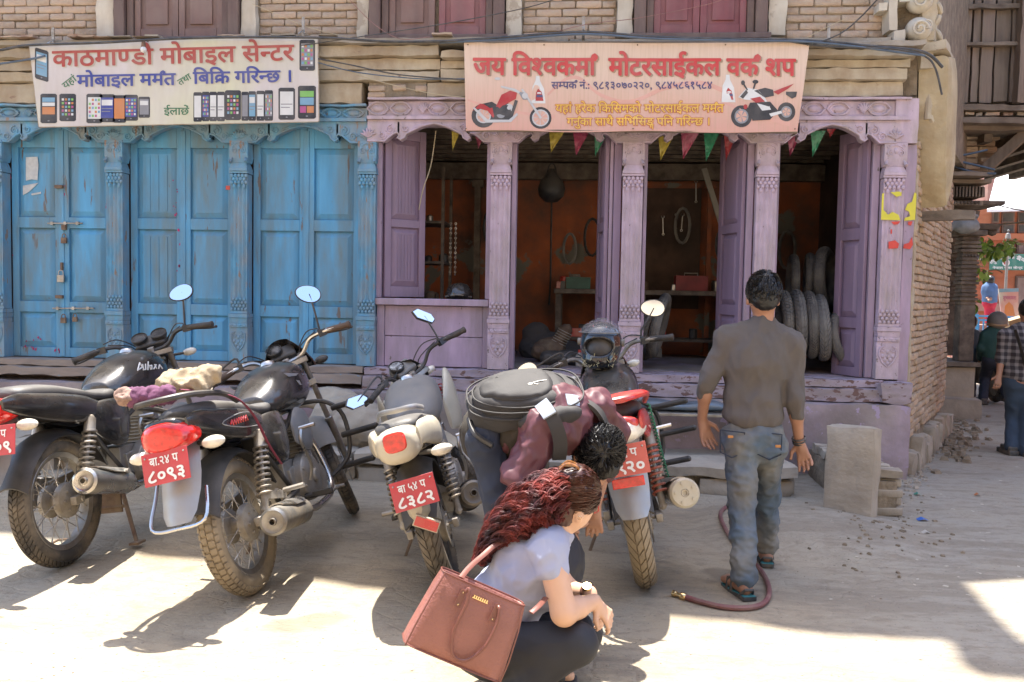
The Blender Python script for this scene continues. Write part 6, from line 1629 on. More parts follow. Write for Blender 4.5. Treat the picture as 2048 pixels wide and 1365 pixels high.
# backpack: a thing of its own, lying along his back
A_, B_ = pm_(948, 806, -.02), pm_(1150, 784, .06)
ux = (B_ - A_).normalized(); vy = Vector((0.06, .90, .43)); vy = (vy - ux * vy.dot(ux)).normalized(); wz = ux.cross(vy)
if wz.z < 0: wz = -wz
cen = A_.lerp(B_, .5) + wz * .0
MP = Matrix(((ux.x, vy.x, wz.x, cen.x), (ux.y, vy.y, wz.y, cen.y), (ux.z, vy.z, wz.z, cen.z), (0, 0, 0, 1)))
pack = thing('backpack', 'faded black backpack lying along the back of the man bent double', 'backpack', mx=MP)
def crease(k, a=.012):
    for i, v in enumerate(k.v):
        q = Vector(v); n_ = (.4 - abs(noise.noise(q * 13)) * 2) + .5 * noise.noise(q * 28); k.v[i] = tuple(q + Vector((n_ * .3, n_ * .3, n_)) * a)
def rbox(mb, L_, Wd, Hh, x0=0, y0=0, z0=0, e=4.0, n=36, taper=.0, dome=.35):
    rings = []
    for t in np.linspace(0, 1, 9):
        a = t * math.pi / 2; s = math.cos(a) ** dome; zz = math.sin(a) ** 1.0 * Hh
        rings.append([(x0 + L_ * s * math.copysign(abs(math.cos(q)) ** (2 / e), math.cos(q)) * (1), y0 + Wd * s * (1 - taper * (math.cos(q) < 0) * abs(math.cos(q))) * math.copysign(abs(math.sin(q)) ** (2 / e), math.sin(q)), z0 + zz) for q in np.linspace(0, 2 * math.pi, n, endpoint=False)])
    mb.loft([[(x, y, z0 - .01) for x, y, z in rings[0]]] + rings[:-1]); return mb
k = MB(); rbox(k, .245, .165, .075, 0, 0, -.045, 3.2, taper=.25, dome=.22); crease(k, .028); pb = k.build('main_bag', packm, pack, angle=60)
k = MB(); rbox(k, .20, .145, .050, -.02, -.005, .022, 3.2, taper=.3, dome=.25); crease(k); k.build('front_pocket', packm, pack, angle=60)
k = MB(); rbox(k, .155, .115, .028, -.035, -.01, .064, 2.8, taper=.35, dome=.3); crease(k); k.build('outer_pocket', packm, pack, angle=60)
k = MB(); body_loft(k, [(-.05, -.03, .0, .01, -.165, 2), (0, -.045, .035, .035, -.17, 2.4), (.10, -.045, .04, .04, -.17, 2.6), (.18, -.035, .03, .03, -.165, 2.4), (.21, -.02, .01, .008, -.16, 2)], 18, 4); crease(k); k.build('side_pocket', packm, pack, angle=60)
def loop(Lr, Wr, z, x0, y0, e, r, n=40, a0=0, a1=2 * math.pi, taper=.3):
    pts = []
    for i in range(n + 1):
        q = a0 + (a1 - a0) * i / n; c_, s_ = math.cos(q), math.sin(q)
        pts.append((x0 + Lr * math.copysign(abs(c_) ** (2 / e), c_), y0 + Wr * (1 - taper * (c_ < 0) * abs(c_)) * math.copysign(abs(s_) ** (2 / e), s_), z))
    return pts
k = MB(); k.tube(loop(.150, .115, .068, -.035, -.01, 2.2, .004), .0042, 6, cap=False); k.tube(loop(.20, .146, .044, -.02, -.005, 2.6, .004), .0045, 6, cap=False); k.tube(loop(.246, .171, .0, 0, 0, 3.2, .004, taper=.25), .005, 6, cap=False); k.tube(loop(.243, .169, .03, 0, 0, 3.2, .004, taper=.25), .004, 6, cap=False)
k.build('zip_piping', packm, pack)
k = MB(); k.ball((.02, -.05, .094), .012, 10, (1, .7, .2)); k.tube([(.03, -.045, .094), (.06, -.035, .093), (.09, -.03, .091)], .0025, 5); k.tube([(.035, -.055, .094), (.05, -.06, .093)], .003, 5); k.build('emblem', silverp, pack)
IM = MP.inverted()
def strap(pts, w, t, m_, name):
    P_ = catmull([IM @ p for p in pts], 6); k = MB(); rings = []
    cxx = IM @ mc
    for i, p in enumerate(P_):
        d = (P_[min(i + 1, len(P_) - 1)] - P_[max(i - 1, 0)]).normalized(); o_ = (p - cxx); o_ = (o_ - d * o_.dot(d)).normalized(); s_ = d.cross(o_)
        rings.append([p + s_ * w + o_ * t, p - s_ * w + o_ * t, p - s_ * w - o_ * t, p + s_ * w - o_ * t])
    k.loft(rings); return k.build(name, m_, pack, angle=50)
strap([pm_(1088, 812, -.16), pm_(1106, 838, -.205), pm_(1120, 880, -.20), pm_(1118, 918, -.15)], .028, .008, packm, 'shoulder_strap')
strap([pm_(1150, 800, .0), pm_(1178, 808, -.01), pm_(1202, 830, .0), pm_(1216, 862, .06)], .028, .008, packm, 'shoulder_strap')
strap([pm_(1082, 806, -.17), pm_(1094, 822, -.20), pm_(1100, 832, -.213)], .029, .006, packs, 'strap_tape'); strap([pm_(1132, 800, -.08), pm_(1150, 802, -.06), pm_(1168, 808, -.03)], .026, .006, packs, 'strap_tape')

# ---- the handbag
TL, TR, BL = PY(890, 1150, -4.92), PY(1062, 1224, -4.86), PY(830, 1292, -4.96)
ux = (TR - TL).normalized(); vz = (TL - BL); vz = (vz - ux * vz.dot(ux)).normalized(); wy = vz.cross(ux)
cen = (TL + TR) / 2 - vz * .125 - ux * .01
MBg = Matrix(((ux.x, wy.x, vz.x, cen.x), (ux.y, wy.y, vz.y, cen.y), (ux.z, wy.z, vz.z, cen.z), (0, 0, 0, 1)))
bag = thing('handbag', 'brown leather handbag with two looped handles on the squatting woman back', 'handbag', mx=MBg)
hwT, hwB, hh = (TR - TL).length / 2, (TR - TL).length / 2 + .018, .125
sg_y = 1 if wy.y > 0 else -1        # +y local = away from camera when sg_y = 1
def bring(z, w, d, e=5):
    return [(w * math.copysign(abs(math.cos(q)) ** (2 / e), math.cos(q)), sg_y * (.065 + d * math.copysign(abs(math.sin(q)) ** (2 / e), math.sin(q))), z) for q in np.linspace(0, 2 * math.pi, 40, endpoint=False)]
k = MB(); k.loft([bring(-hh, hwB - .01, .060, 6), bring(-hh + .006, hwB, .068, 6), bring(-.08, hwB - .001, .071), bring(0, (hwB + hwT) / 2, .066), bring(.08, hwT + .002, .056), bring(hh, hwT - .004, .042), bring(hh - .004, hwT - .010, .036), bring(hh - .02, hwT - .012, .034)])
bb_ = k.build('bag_body', bagm, bag, angle=50)
k = MB(); k.tube([(x, y, z + .002) for x, y, z in bring(hh, hwT - .004, .043)] + [tuple(bring(hh, hwT - .004, .043)[0])], .0028, 6, cap=False)
for sx in (-1, 1): k.tube([(sx * (hwB - .006), sg_y * .002, -hh), (sx * (hwB - .008) , -sg_y * .003, -.05), (sx * (hwT + .000), sg_y * .006, .05), (sx * (hwT - .012), sg_y * .022, hh)], .0028, 6)
k.tube([(x, y, z) for x, y, z in bring(-hh + .004, hwB, .069, 6)] + [tuple(bring(-hh + .004, hwB, .069, 6)[0])], .003, 6, cap=False)
k.build('edge_piping', bagd, bag)
for sd, nm in ((-1, 'handle'), (1, 'handle')):
    y0 = sg_y * (.065 + sd * .064); yo = sg_y * (sd * .012)
    pts = [(-.062, y0 + yo * .3, .102), (-.055, y0 + yo, .115), (-.045, y0 + yo * 1.6, .07), (-.046, y0 + yo * 1.7, -.02), (-.02, y0 + yo * 1.7, -.088), (.028, y0 + yo * 1.7, -.092), (.066, y0 + yo * 1.7, -.03), (.073, y0 + yo * 1.6, .05), (.062, y0 + yo, .094), (.056, y0 + yo * .3, .10)]
    k = MB(); k.tube(catmull(pts, 6), .0055, 8); k.build(nm, bagd, bag)
    for x in (-.067, .056):
        k = MB(); k.prism([(x - .010, .105), (x + .008, .108), (x + .010, .05), (x - .012, .048)], .003, lambda u, v, w: (u, y0 - sg_y * .006 * 0 + sg_y * sd * (w + .0035 + (.11 - v) * .06), v)); q = k.build('handle_tab', bagd, bag)
        k = MB(); k.ball((x, y0 + sg_y * sd * .009, .058), .0042, 8); k.ball((x, y0 + sg_y * sd * .0065, .098), .0036, 8); k.build('rivet', gold, q)
k = MB()
for i in range(7):
    x = -.026 + i * .0075; yy = -.0 + .0; z = .098
    k.box((x, sg_y * (.0085), z), (.0045, .004, .009)); 
k.box((0 - .004, sg_y * .0085, .0925), (.055, .003, .0022)); k.build('metal_emblem', gold, bag)
k = MB(); k.ball((hwT + .001, sg_y * .065, .085), .006, 8); k.lathe([(.008, 0), (.011, .002), (.008, .004)], (hwT + .003, sg_y * .065, .075), (1, 0, .2), 16, closed=True); k.build('ring', gold, bag)
IB = MBg.inverted()
k = MB(); P_ = catmull([IB @ p for p in (PY(922, 1156, -4.86), PY(938, 1136, -4.80), PY(965, 1112, -4.72), PY(1000, 1085, -4.64), PY(1060, 1066, -4.58))], 6); k.tube(P_, .010, 8, sq=(.35, 1)); k.build('shoulder_strap', bagd, bag)
k = MB(); P_ = catmull([IB @ p for p in (PY(1062, 1226, -4.84), PY(1078, 1212, -4.80), PY(1092, 1196, -4.72))], 5); k.tube(P_, .010, 8, sq=(.35, 1)); k.build('shoulder_strap', bagd, bag)

# ================================================================ SIGNS
def flatp(parent, name, pts, m_, layer, Y, th=.0008):
    """printed shape, outline surveyed on the board's plane"""
    k = MB(); P_ = [PY(a, b_, Y) for a, b_ in pts]
    k.prism([(p.x, p.z) for p in P_], th, lambda u, v, w: (u, Y - .0012 * layer - w, v))
    return k.build(name, m_, parent, smooth=False)
def multi(parent, name, shapes, mats, Y, ysurf=None):
    """several printed shapes with their own inks in one print: (ink index, layer, points)"""
    k = MB()
    for ink, layer, pts in shapes:
        k.cur = ink; P_ = [PY(a, b_, Y) for a, b_ in pts]
        k.prism([(p.x, p.z) for p in P_], .0006, lambda u, v, w: (u, (Y if ysurf is None else ysurf(u, v)) - .0009 * layer - w, v))
    return k.build(name, mats, parent, smooth=False)
def circ(cx, cy, rx, ry=None, n=20, a0=0, a1=360):
    ry = ry or rx
    return [(cx + rx * math.cos(rad(a0 + (a1 - a0) * i / n)), cy + ry * math.sin(rad(a0 + (a1 - a0) * i / n))) for i in range(n)]
def ringp(cx, cy, r0, r1, n=22, asp=1.0):
    out = []
    for i in range(n):
        a, b_ = 2 * math.pi * i / n, 2 * math.pi * (i + 1) / n
        out.append([(cx + math.cos(a) * r0, cy + math.sin(a) * r0 * asp), (cx + math.cos(b_) * r0, cy + math.sin(b_) * r0 * asp), (cx + math.cos(b_) * r1, cy + math.sin(b_) * r1 * asp), (cx + math.cos(a) * r1, cy + math.sin(a) * r1 * asp)])
    return out
def ink(name, c, r=.6): return mat(name, c, rough=r, var=.08, scale=9, bump=0, dirt=((.42, .38, .33), .18, 6))
signw = mat('faded_sign_print', (0.56, 0.51, 0.49), rough=.5, var=.05, scale=3, bump=.08, bscale=20, dirt=((.40, .33, .26), .4, 2.0, (3, 1, .8)), ramp2=((.58, .56, .40), 1.3))
i_red, i_dark, i_blue, i_green = ink('ink_red', (.36, .055, .04)), ink('ink_black', (.02, .022, .03)), ink('ink_blue', (.045, .06, .26)), ink('ink_green', (.03, .15, .07))
i_shadow, i_white, i_cyan, i_orange, i_grey, i_yellow, i_lime, i_mag = ink('ink_shadow', (.50, .45, .36)), ink('ink_white', (.62, .62, .60)), ink('ink_sky', (.16, .32, .45)), ink('ink_orange', (.52, .19, .06)), ink('ink_grey', (.22, .22, .24)), ink('ink_yellow', (.68, .42, .06)), ink('ink_lime', (.18, .42, .10)), ink('ink_magenta', (.40, .08, .22))
YS = -.22
sign1 = thing('shop_sign', 'long pale signboard over the blue shutters with red and blue lettering and pictures of phones', 'sign')
sign1['label'] = 'long pale signboard with red and blue lettering and phone pictures over the blue shutters'
c4 = [PY(58, 88, YS), PY(635, 73, YS), PY(637, 243, YS), PY(78, 254, YS)]
k = MB(); k.prism([(p.x, p.z) for p in c4], .012, lambda u, v, w: (u, YS + w + .0002, v)); k.build('board', signw, sign1, smooth=False)
k = MB()
for i in range(4):
    a, b_ = c4[i], c4[(i + 1) % 4]; k.tube([(a.x, YS + .008, a.z), (b_.x, YS + .008, b_.z)], .009, 4)
k.build('frame', mat('sign_frame', (.42, .38, .30), rough=.6, metal=.3, var=.2, dirt=((.25, .14, .08), .7, 9)), sign1)
k = MB()
for px in (100, 340, 600): a = PY(px, 100, YS); k.bx(a.x - .015, a.x + .015, YS + .012, -.05, a.z - .02, a.z + .02); k.bx(a.x - .015, a.x + .015, YS + .012, -.05, 3.0, 3.04)
k.build('bracket', rust, sign1)
def S1(u, v, w): p = PY(u, -v, YS); return (p.x, YS - w, p.z)
def wr(parent, s, x, base, width, h, m_, fn, rot=0, off=.012, lay=0.0, name='lettering'):
    return lettering(s, x, -base, width, h, fn, m_, parent, name, off, lay, rot)
T1 = 'काठमा~णडौ मोबाइल से~नटर'
wr(sign1, T1, 108.5, 135.5, 482, 31, i_shadow, S1, .027, .022, .0); wr(sign1, T1, 106, 134, 482, 31, i_red, S1, .027, .022, .0022)
wr(sign1, 'मोबाइल मम^त', 157, 175, 196, 23, i_shadow, S1, .02, .028, .0); wr(sign1, 'मोबाइल मम^त', 155, 174, 196, 23, i_blue, S1, .02, .026, .0022)
wr(sign1, 'िबिक/ गिर~नछ ।', 389, 169, 199, 23, i_shadow, S1, .02, .028, .0); wr(sign1, 'िबिक/ गिर~नछ ।', 387, 168, 199, 23, i_blue, S1, .02, .026, .0022)
wr(sign1, 'यहां', 131, 179, 30, 13, i_green, S1, .65, .015); wr(sign1, 'तथा', 360, 172, 28, 12, i_green, S1, .55, .015)
wr(sign1, 'ईलाछें', 328, 230, 50, 14, i_green, S1, .0, .015)
INKS = [i_dark, i_white, i_cyan, i_orange, i_grey, i_blue, i_lime, i_mag, i_red]
def phone(x0, y0, x1, y1, scr, style=0, sk=0):
    q = lambda a, b_: (x0 + (x1 - x0) * a, y0 + (y1 - y0) * b_ + sk * a)
    sh = [(0, 1, [q(0, .04), q(.1, 0), q(.9, 0), q(1, .04), q(1, .96), q(.9, 1), q(.1, 1), q(0, .96)]), (scr, 2, [q(.1, .12), q(.9, .12), q(.9, .85), q(.1, .85)])]
    if style == 1:
        for r in range(5):
            for c in range(4): sh.append(((1, 3, 2, 6, 7)[(r * 3 + c) % 5], 3, [q(.15 + c * .19, .17 + r * .135), q(.28 + c * .19, .17 + r * .135), q(.28 + c * .19, .25 + r * .135), q(.15 + c * .19, .25 + r * .135)]))
    if style == 2: sh += [(3, 3, [q(.12, .45), q(.88, .45), q(.88, .7), q(.12, .7)]), (1, 3, [q(.12, .3), q(.88, .3), q(.88, .42), q(.12, .42)]), (2, 3, [q(.12, .13), q(.88, .13), q(.88, .28), q(.12, .28)])]
    if style == 3: sh += [(1, 3, [q(.15, .2), q(.85, .2), q(.85, .4), q(.15, .4)]), (4, 3, [q(.15, .5), q(.85, .5), q(.85, .53), q(.15, .53)]), (4, 3, [q(.15, .6), q(.7, .6), q(.7, .63), q(.15, .63)])]
    if style == 4: sh += [(6, 3, [q(.12, .16), q(.88, .16), q(.88, .34), q(.12, .34)]), (2, 3, [q(.12, .36), q(.88, .36), q(.88, .58), q(.12, .58)]), (7, 3, [q(.12, .62), q(.45, .62), q(.45, .82), q(.12, .82)]), (3, 3, [q(.5, .62), q(.88, .62), q(.88, .82), q(.5, .82)])]
    sh.append((4, 3, circ(*q(.5, .92), (x1 - x0) * .07, (y1 - y0) * .02, 8)))
    return sh
for a in [(70, 95, 97, 157, 2, 3, 8), (599, 80, 630, 142, 4, 1, 0), (81, 188, 114, 247, 0, 2, 0), (119, 188, 152, 243, 0, 1, 0), (173, 188, 205, 247, 1, 1, 0), (199, 189, 230, 245, 5, 3, 0), (226, 191, 252, 246, 3, 0, 0), (248, 190, 276, 242, 5, 1, 0), (277, 194, 300, 236, 4, 3, 0),
          (387, 185, 404, 244, 1, 0, 0), (404, 184, 419, 243, 5, 1, 0), (419, 184, 434, 243, 1, 3, 0), (434, 184, 450, 243, 1, 3, 0), (450, 181, 482, 241, 0, 1, 0), (483, 184, 497, 242, 4, 0, 0), (497, 183, 512, 242, 2, 3, 0), (513, 182, 529, 242, 1, 3, 0), (529, 181, 546, 242, 4, 1, 0), (557, 176, 590, 240, 1, 3, 0), (596, 172, 632, 238, 0, 4, 0)]:
    multi(sign1, 'phone_picture', phone(*a), INKS, YS)
# bulb hanging in front of the sign
blb = thing('light_bulb', 'unlit light bulb in a grey socket hanging in front of the phone shop signboard', 'light bulb', PY(287, 92, -.30))
k = MB(); k.cyl((0, 0, .03), (0, 0, -.012), .017, .02, 12); k.tube([(0, 0, .03), (0, .05, .06), (0, .12, .05)], .005, 5); k.build('socket', rust, blb)
k = MB(); k.lathe([(.0, -.062), (.018, -.056), (.027, -.04), (.026, -.025), (.015, -.008), (.013, 0)], n=16); k.build('bulb_glass', mat('milky_glass', (.6, .6, .58), rough=.1, var=.05, bump=0, coat=.5), blb)

# the workshop's cloth banner
YBn = -.26
def bsurf(x, z): return YBn + .012 * noise.noise(Vector((x * 1.6, z * 2.2, 1))) + .014 * (.4 - abs(noise.noise(Vector((x * 2.4 + z * 2, z * 3, 4)))))
sign2 = thing('shop_banner', 'peach cloth banner of the motorcycle workshop with red lettering hung over the lilac columns', 'banner')
bt = bpy.data.materials.new('banner_cloth'); bt.use_nodes = True
t_ = bt.node_tree; L_ = t_.links; b_ = t_.nodes['Principled BSDF']; b_.inputs['Roughness'].default_value = .6
g_ = _n(t_, 'ShaderNodeTexCoord'); sx_ = _n(t_, 'ShaderNodeSeparateXYZ'); L_.new(g_.outputs['Object'], sx_.inputs[0])
nz_ = _n(t_, 'ShaderNodeTexNoise'); nz_.inputs['Scale'].default_value = 1.6; L_.new(g_.outputs['Object'], nz_.inputs['Vector'])
ad_ = _n(t_, 'ShaderNodeMath', operation='MULTIPLY_ADD'); L_.new(nz_.outputs[0], ad_.inputs[0]); ad_.inputs[1].default_value = .35; L_.new(sx_.outputs[2], ad_.inputs[2])
mr_ = _n(t_, 'ShaderNodeMapRange'); mr_.inputs[1].default_value = 3.02; mr_.inputs[2].default_value = 3.55; L_.new(ad_.outputs[0], mr_.inputs[0])
mx_ = _n(t_, 'ShaderNodeMix', data_type='RGBA'); mx_.inputs[6].default_value = (.62, .34, .27, 1); mx_.inputs[7].default_value = (.66, .50, .39, 1); L_.new(mr_.outputs[0], mx_.inputs[0])
ns_ = _n(t_, 'ShaderNodeTexNoise'); ns_.inputs['Scale'].default_value = 7; mp_n = _n(t_, 'ShaderNodeMapping'); mp_n.inputs['Scale'].default_value = (9, 1, .5); L_.new(g_.outputs['Object'], mp_n.inputs[0]); L_.new(mp_n.outputs[0], ns_.inputs['Vector'])
r_ = _n(t_, 'ShaderNodeMapRange'); r_.inputs[1].default_value = .45; r_.inputs[2].default_value = .75; r_.inputs[4].default_value = .35; L_.new(ns_.outputs[0], r_.inputs[0])
m2_ = _n(t_, 'ShaderNodeMix', data_type='RGBA'); m2_.inputs[7].default_value = (.45, .32, .2, 1); L_.new(r_.outputs[0], m2_.inputs[0]); L_.new(mx_.outputs[2], m2_.inputs[6]); L_.new(m2_.outputs[2], b_.inputs['Base Color'])
q4 = [PY(928, 84, YBn), PY(1620, 84, YBn), PY(1595, 265, YBn), PY(932, 262, YBn)]
nu, nv = 70, 20; vs = []
for j in range(nv + 1):
    for i in range(nu + 1):
        u, v = i / nu, j / nv
        top = q4[0].lerp(q4[1], u); bot = q4[3].lerp(q4[2], u); p = top.lerp(bot, v)
        p.z += -.010 * math.sin(u * math.pi) * (1 - v) + .006 * math.sin(u * 14) * v
        vs.append((p.x, bsurf(p.x, p.z), p.z))
fs = [(j * (nu + 1) + i, j * (nu + 1) + i + 1, (j + 1) * (nu + 1) + i + 1, (j + 1) * (nu + 1) + i) for j in range(nv) for i in range(nu)]
o = len(vs); vs += [(x, y + .004, z) for x, y, z in vs]; fs += [tuple(i + o for i in f[::-1]) for f in fs]
k = MB(); k.add(vs, fs); k.build('cloth', bt, sign2)
k = MB(); k.tube([(q4[0].x, YBn + .02, q4[0].z - .005), (q4[1].x, YBn + .02, q4[1].z - .005)], .016, 6); k.tube([(q4[3].x, YBn + .02, q4[3].z + .01), (q4[2].x, YBn + .02, q4[2].z + .005)], .014, 6)
for p in q4: k.tube([(p.x, YBn + .02, p.z), (p.x, -.05, p.z + .01)], .008, 5)
k.build('batten', timberh, sign2)
def S2(u, v, w): p = PY(u, -v, YBn); return (p.x, bsurf(p.x, p.z) - w - .0015, p.z)
T2 = 'जय िव~शवकमा^  मोटरसाईकल वक^ शप'
b_red = ink('banner_red', (.52, .045, .045)); b_brown = ink('banner_brown', (.34, .23, .15)); b_yel = ink('banner_yellow', (.72, .45, .07)); b_navy = ink('banner_navy', (.07, .06, .16)); b_pink = ink('banner_pink', (.62, .25, .22)); b_out = ink('banner_outline', (.50, .07, .04))
wr(sign2, T2, 950, 151.5, 643, 33, b_brown, S2, -.003, .032, .0); wr(sign2, T2, 947, 149.5, 643, 33, b_red, S2, -.003, .03, .0022)
wr(sign2, 'स~मपक^ नं.: ९८१३०७०२२०, ९८४५८६१५८४', 1103, 178, 322, 14, b_navy, S2, .0, .02)
for s_, x, bs, w_, h_ in (('यहां हरेक िकिसमको मोटरसाईकल मम^त', 1111, 225, 336, 16), ('गनु^का साथै सिभ^िसङ_ग पिन गिर~नछ ।', 1134, 251, 287, 15)):
    wr(sign2, s_, x, bs, w_, h_, b_out, S2, 0, .055, 0); wr(sign2, s_, x, bs, w_, h_, b_yel, S2, 0, .018, .0022)
def ribbon(pts, w0, w1): 
    P_ = [tuple(p)[:2] for p in catmull([(a, b__, 0) for a, b__ in pts], 5)]; n = len(P_)
    return [[(P_[i][0], P_[i][1] - (w0 + (w1 - w0) * i / n)), (P_[i + 1][0], P_[i + 1][1] - (w0 + (w1 - w0) * i / n)), (P_[i + 1][0], P_[i + 1][1] + w0), (P_[i][0], P_[i][1] + w0)] for i in range(n - 1)]
pk = mat('swoosh_print', (.64, .36, .29), rough=.6, var=.05, bump=0)
multi(sign2, 'swoosh', [(0, .5, q) for rb_ in (ribbon([(1095, 190), (1130, 160), (1160, 158), (1200, 190), (1260, 205), (1330, 178), (1400, 168), (1460, 190)], 3, 7), ribbon([(935, 200), (980, 215), (1050, 228), (1110, 235)], 2, 5), ribbon([(1440, 200), (1500, 228), (1580, 250)], 3, 6)) for q in rb_], [pk], YBn, bsurf)
BI = [b_navy, ink('art_red', (.40, .03, .035)), ink('art_chrome', (.50, .50, .50)), ink('art_dark', (.03, .03, .035)), ink('art_white', (.66, .66, .64)), ink('art_steel', (.25, .26, .28))]
ch = []
for c_, r1_, r0_ in (((967, 232), 24, 15), ((1081, 236), 22, 17)):
    ch += [(3, 1, q) for q in ringp(c_[0], c_[1], r0_, r1_)] + [(2, 1, q) for q in ringp(c_[0], c_[1], r0_ - 2.5, r0_)]
    for a in range(0, 360, 45): ch.append((2, 1, [(c_[0], c_[1]), (c_[0] + math.cos(rad(a)) * r0_, c_[1] + math.sin(rad(a)) * r0_), (c_[0] + math.cos(rad(a + 6)) * r0_, c_[1] + math.sin(rad(a + 6)) * r0_)]))
ch += [(1, 2, [(946, 222), (960, 208), (985, 212), (996, 225), (986, 236), (975, 222), (958, 218)]), (3, 3, [(966, 208), (984, 204), (997, 212), (980, 217)]), (1, 3, [(990, 218), (1003, 190), (1020, 182), (1034, 186), (1032, 198), (1010, 210), (998, 226)]), (3, 2, [(984, 212), (1014, 206), (1030, 214), (1024, 240), (990, 240)]), (5, 3, circ(1002, 228, 9)), (2, 3, circ(1018, 216, 8)), (2, 4, circ(1018, 216, 4)),
       (2, 3, [(945, 216), (950, 216), (976, 240), (1018, 240), (1034, 226), (1036, 230), (1022, 245), (972, 246)]), (2, 3, [(1042, 180), (1046, 178), (1084, 236), (1080, 238)]), (5, 3, [(1036, 184), (1050, 186), (1056, 200), (1046, 200)]), (2, 3, [(1002, 172), (1030, 178), (1040, 184), (1038, 188), (1026, 182), (1002, 176)]), (2, 3, circ(995, 158, 6, 3, 10)), (3, 3, [(1030, 200), (1036, 202), (1026, 232), (1020, 232)]), (2, 3, circ(1050, 192, 6))]
multi(sign2, 'chopper_picture', ch, BI, YBn, bsurf)
sp = []
for c_, r1_, r0_ in (((1483, 233), 21, 14), ((1573, 224), 18, 11)):
    sp += [(3, 1, q) for q in ringp(c_[0], c_[1], r0_, r1_, asp=1.05)] + [(5, 1, q) for q in ringp(c_[0], c_[1], r0_ - 3, r0_, asp=1.05)]
    for a in range(0, 360, 72): sp.append((5, 1, [(c_[0], c_[1]), (c_[0] + math.cos(rad(a)) * r0_, c_[1] + math.sin(rad(a)) * r0_), (c_[0] + math.cos(rad(a + 16)) * r0_, c_[1] + math.sin(rad(a + 16)) * r0_)]))
sp += [(3, 4, [(1500, 206), (1540, 204), (1556, 222), (1540, 240), (1505, 242), (1496, 215)]), (4, 3, [(1476, 195), (1494, 176), (1515, 180), (1530, 196), (1542, 220), (1524, 222), (1510, 202), (1490, 200)]), (1, 4, [(1500, 198), (1520, 194), (1530, 204), (1512, 206)]), (3, 3, [(1508, 182), (1530, 176), (1546, 180), (1548, 192), (1530, 196)]), (1, 4, [(1546, 184), (1566, 176), (1588, 168), (1576, 178), (1556, 190)]), (3, 3, [(1572, 184), (1594, 184), (1592, 194), (1584, 198), (1572, 190)]),
       (3, 4, [(1480, 194), (1492, 180), (1496, 186), (1486, 198)]), (3, 3, circ(1486, 166, 4, 5, 10)), (3, 3, circ(1511, 164, 6, 4, 10)), (3, 3, [(1489, 168), (1496, 180), (1494, 182), (1486, 170)]), (3, 3, [(1509, 166), (1505, 180), (1508, 180), (1512, 168)]), (1, 3, circ(1491, 214, 4, 5, 10)), (4, 4, [(1538, 228), (1562, 222), (1564, 227), (1542, 234)])]
multi(sign2, 'sport_bike_picture', sp, BI, YBn, bsurf)
for x, y in ((1063, 152), (1443, 150)):
    bo = [(4, 1, [(x + 9, y), (x + 16, y), (x + 17, y + 10), (x + 25, y + 26), (x + 28, y + 55), (x, y + 55), (x + 2, y + 22), (x + 8, y + 10)]), (1, 2, [(x + 13, y + 26), (x + 20, y + 32), (x + 24, y + 50), (x + 8, y + 50), (x + 9, y + 34)]), (0, 3, [(x + 10, y + 38), (x + 22, y + 38), (x + 23, y + 43), (x + 10, y + 43)]), (4, 3, [(x + 12, y + 33), (x + 18, y + 33), (x + 20, y + 36), (x + 11, y + 36)])]
    multi(sign2, 'oil_bottle_picture', bo, BI, YBn, bsurf)
k = MB()
for px in (936, 1088, 1275, 1451, 1616): p = PY(px, 90, YBn); k.cyl((p.x, bsurf(p.x, p.z) - .006, p.z), (p.x, bsurf(p.x, p.z) + .003, p.z), .006, n=8)
for px in (932, 1266, 1590): p = PY(px, 258, YBn); k.cyl((p.x, bsurf(p.x, p.z) - .006, p.z), (p.x, bsurf(p.x, p.z) + .003, p.z), .006, n=8)
k.build('nail', rust, sign2)
st_ = MB(); p = PY(1708, 564, 0)

# ================================================================ CABLES
cabm = mat('black_cable', (.03, .032, .036), rough=.5, var=.3, scale=20, bump=0, dirt=((.16, .14, .12), .6, 9)); cabb = mat('blue_grey_cable', (.08, .11, .15), rough=.5, var=.2, bump=0); cabr = mat('faded_red_wire', (.24, .12, .10), rough=.6, bump=0); cabt = mat('pale_twine', (.40, .33, .22), rough=.9, bump=0)
def cable(label, pts, r, m_, sag=0, name='cable', n=6, cat='cable'):
    P_ = catmull([PY(a, b__, y) for a, b__, y in pts], 8); k = MB(); k.tube(P_, r, n)
    o = k.build(name, m_); tag(o, label, cat, 'cables strung along the wall'); return o
cable('thick black cable along the ledge on the left of the phone sign', [(-60, 108, -.27), (0, 101, -.27), (60, 91, -.26), (200, 86, -.28), (400, 76, -.27), (640, 76, -.27), (780, 84, -.26), (930, 82, -.27)], .011, cabm)
cable('black cable bundle arching over the middle of the peach banner', [(880, 84, -.24), (1000, 76, -.3), (1165, 65, -.32), (1300, 74, -.3), (1420, 78, -.3), (1620, 82, -.27), (1740, 93, -.25), (1845, 104, -.24), (1885, 135, -.2)], .012, cabm)
cable('blue grey cable just under the bundle above the peach banner', [(880, 86, -.25), (1000, 80, -.3), (1165, 69, -.33), (1310, 78, -.31), (1480, 82, -.3), (1640, 86, -.28), (1850, 112, -.25)], .009, cabb)
cable('second black cable drooping past the right end of the banner', [(1560, 80, -.26), (1640, 92, -.27), (1720, 96, -.27), (1800, 100, -.26), (1862, 122, -.24), (1884, 190, -.2)], .008, cabm)
cable('grey cable under the first one left of the phone sign', [(-60, 132, -.25), (0, 128, -.25), (65, 118, -.24), (90, 112, -.24)], .009, cabb)
cable('loose cable sagging between phone sign and banner', [(636, 118, -.24), (700, 130, -.22), (800, 150, -.22), (930, 160, -.24)], .006, cabm)
cable('second loose cable sagging between phone sign and banner', [(636, 126, -.23), (720, 146, -.21), (840, 158, -.22), (930, 158, -.24)], .005, cabb)
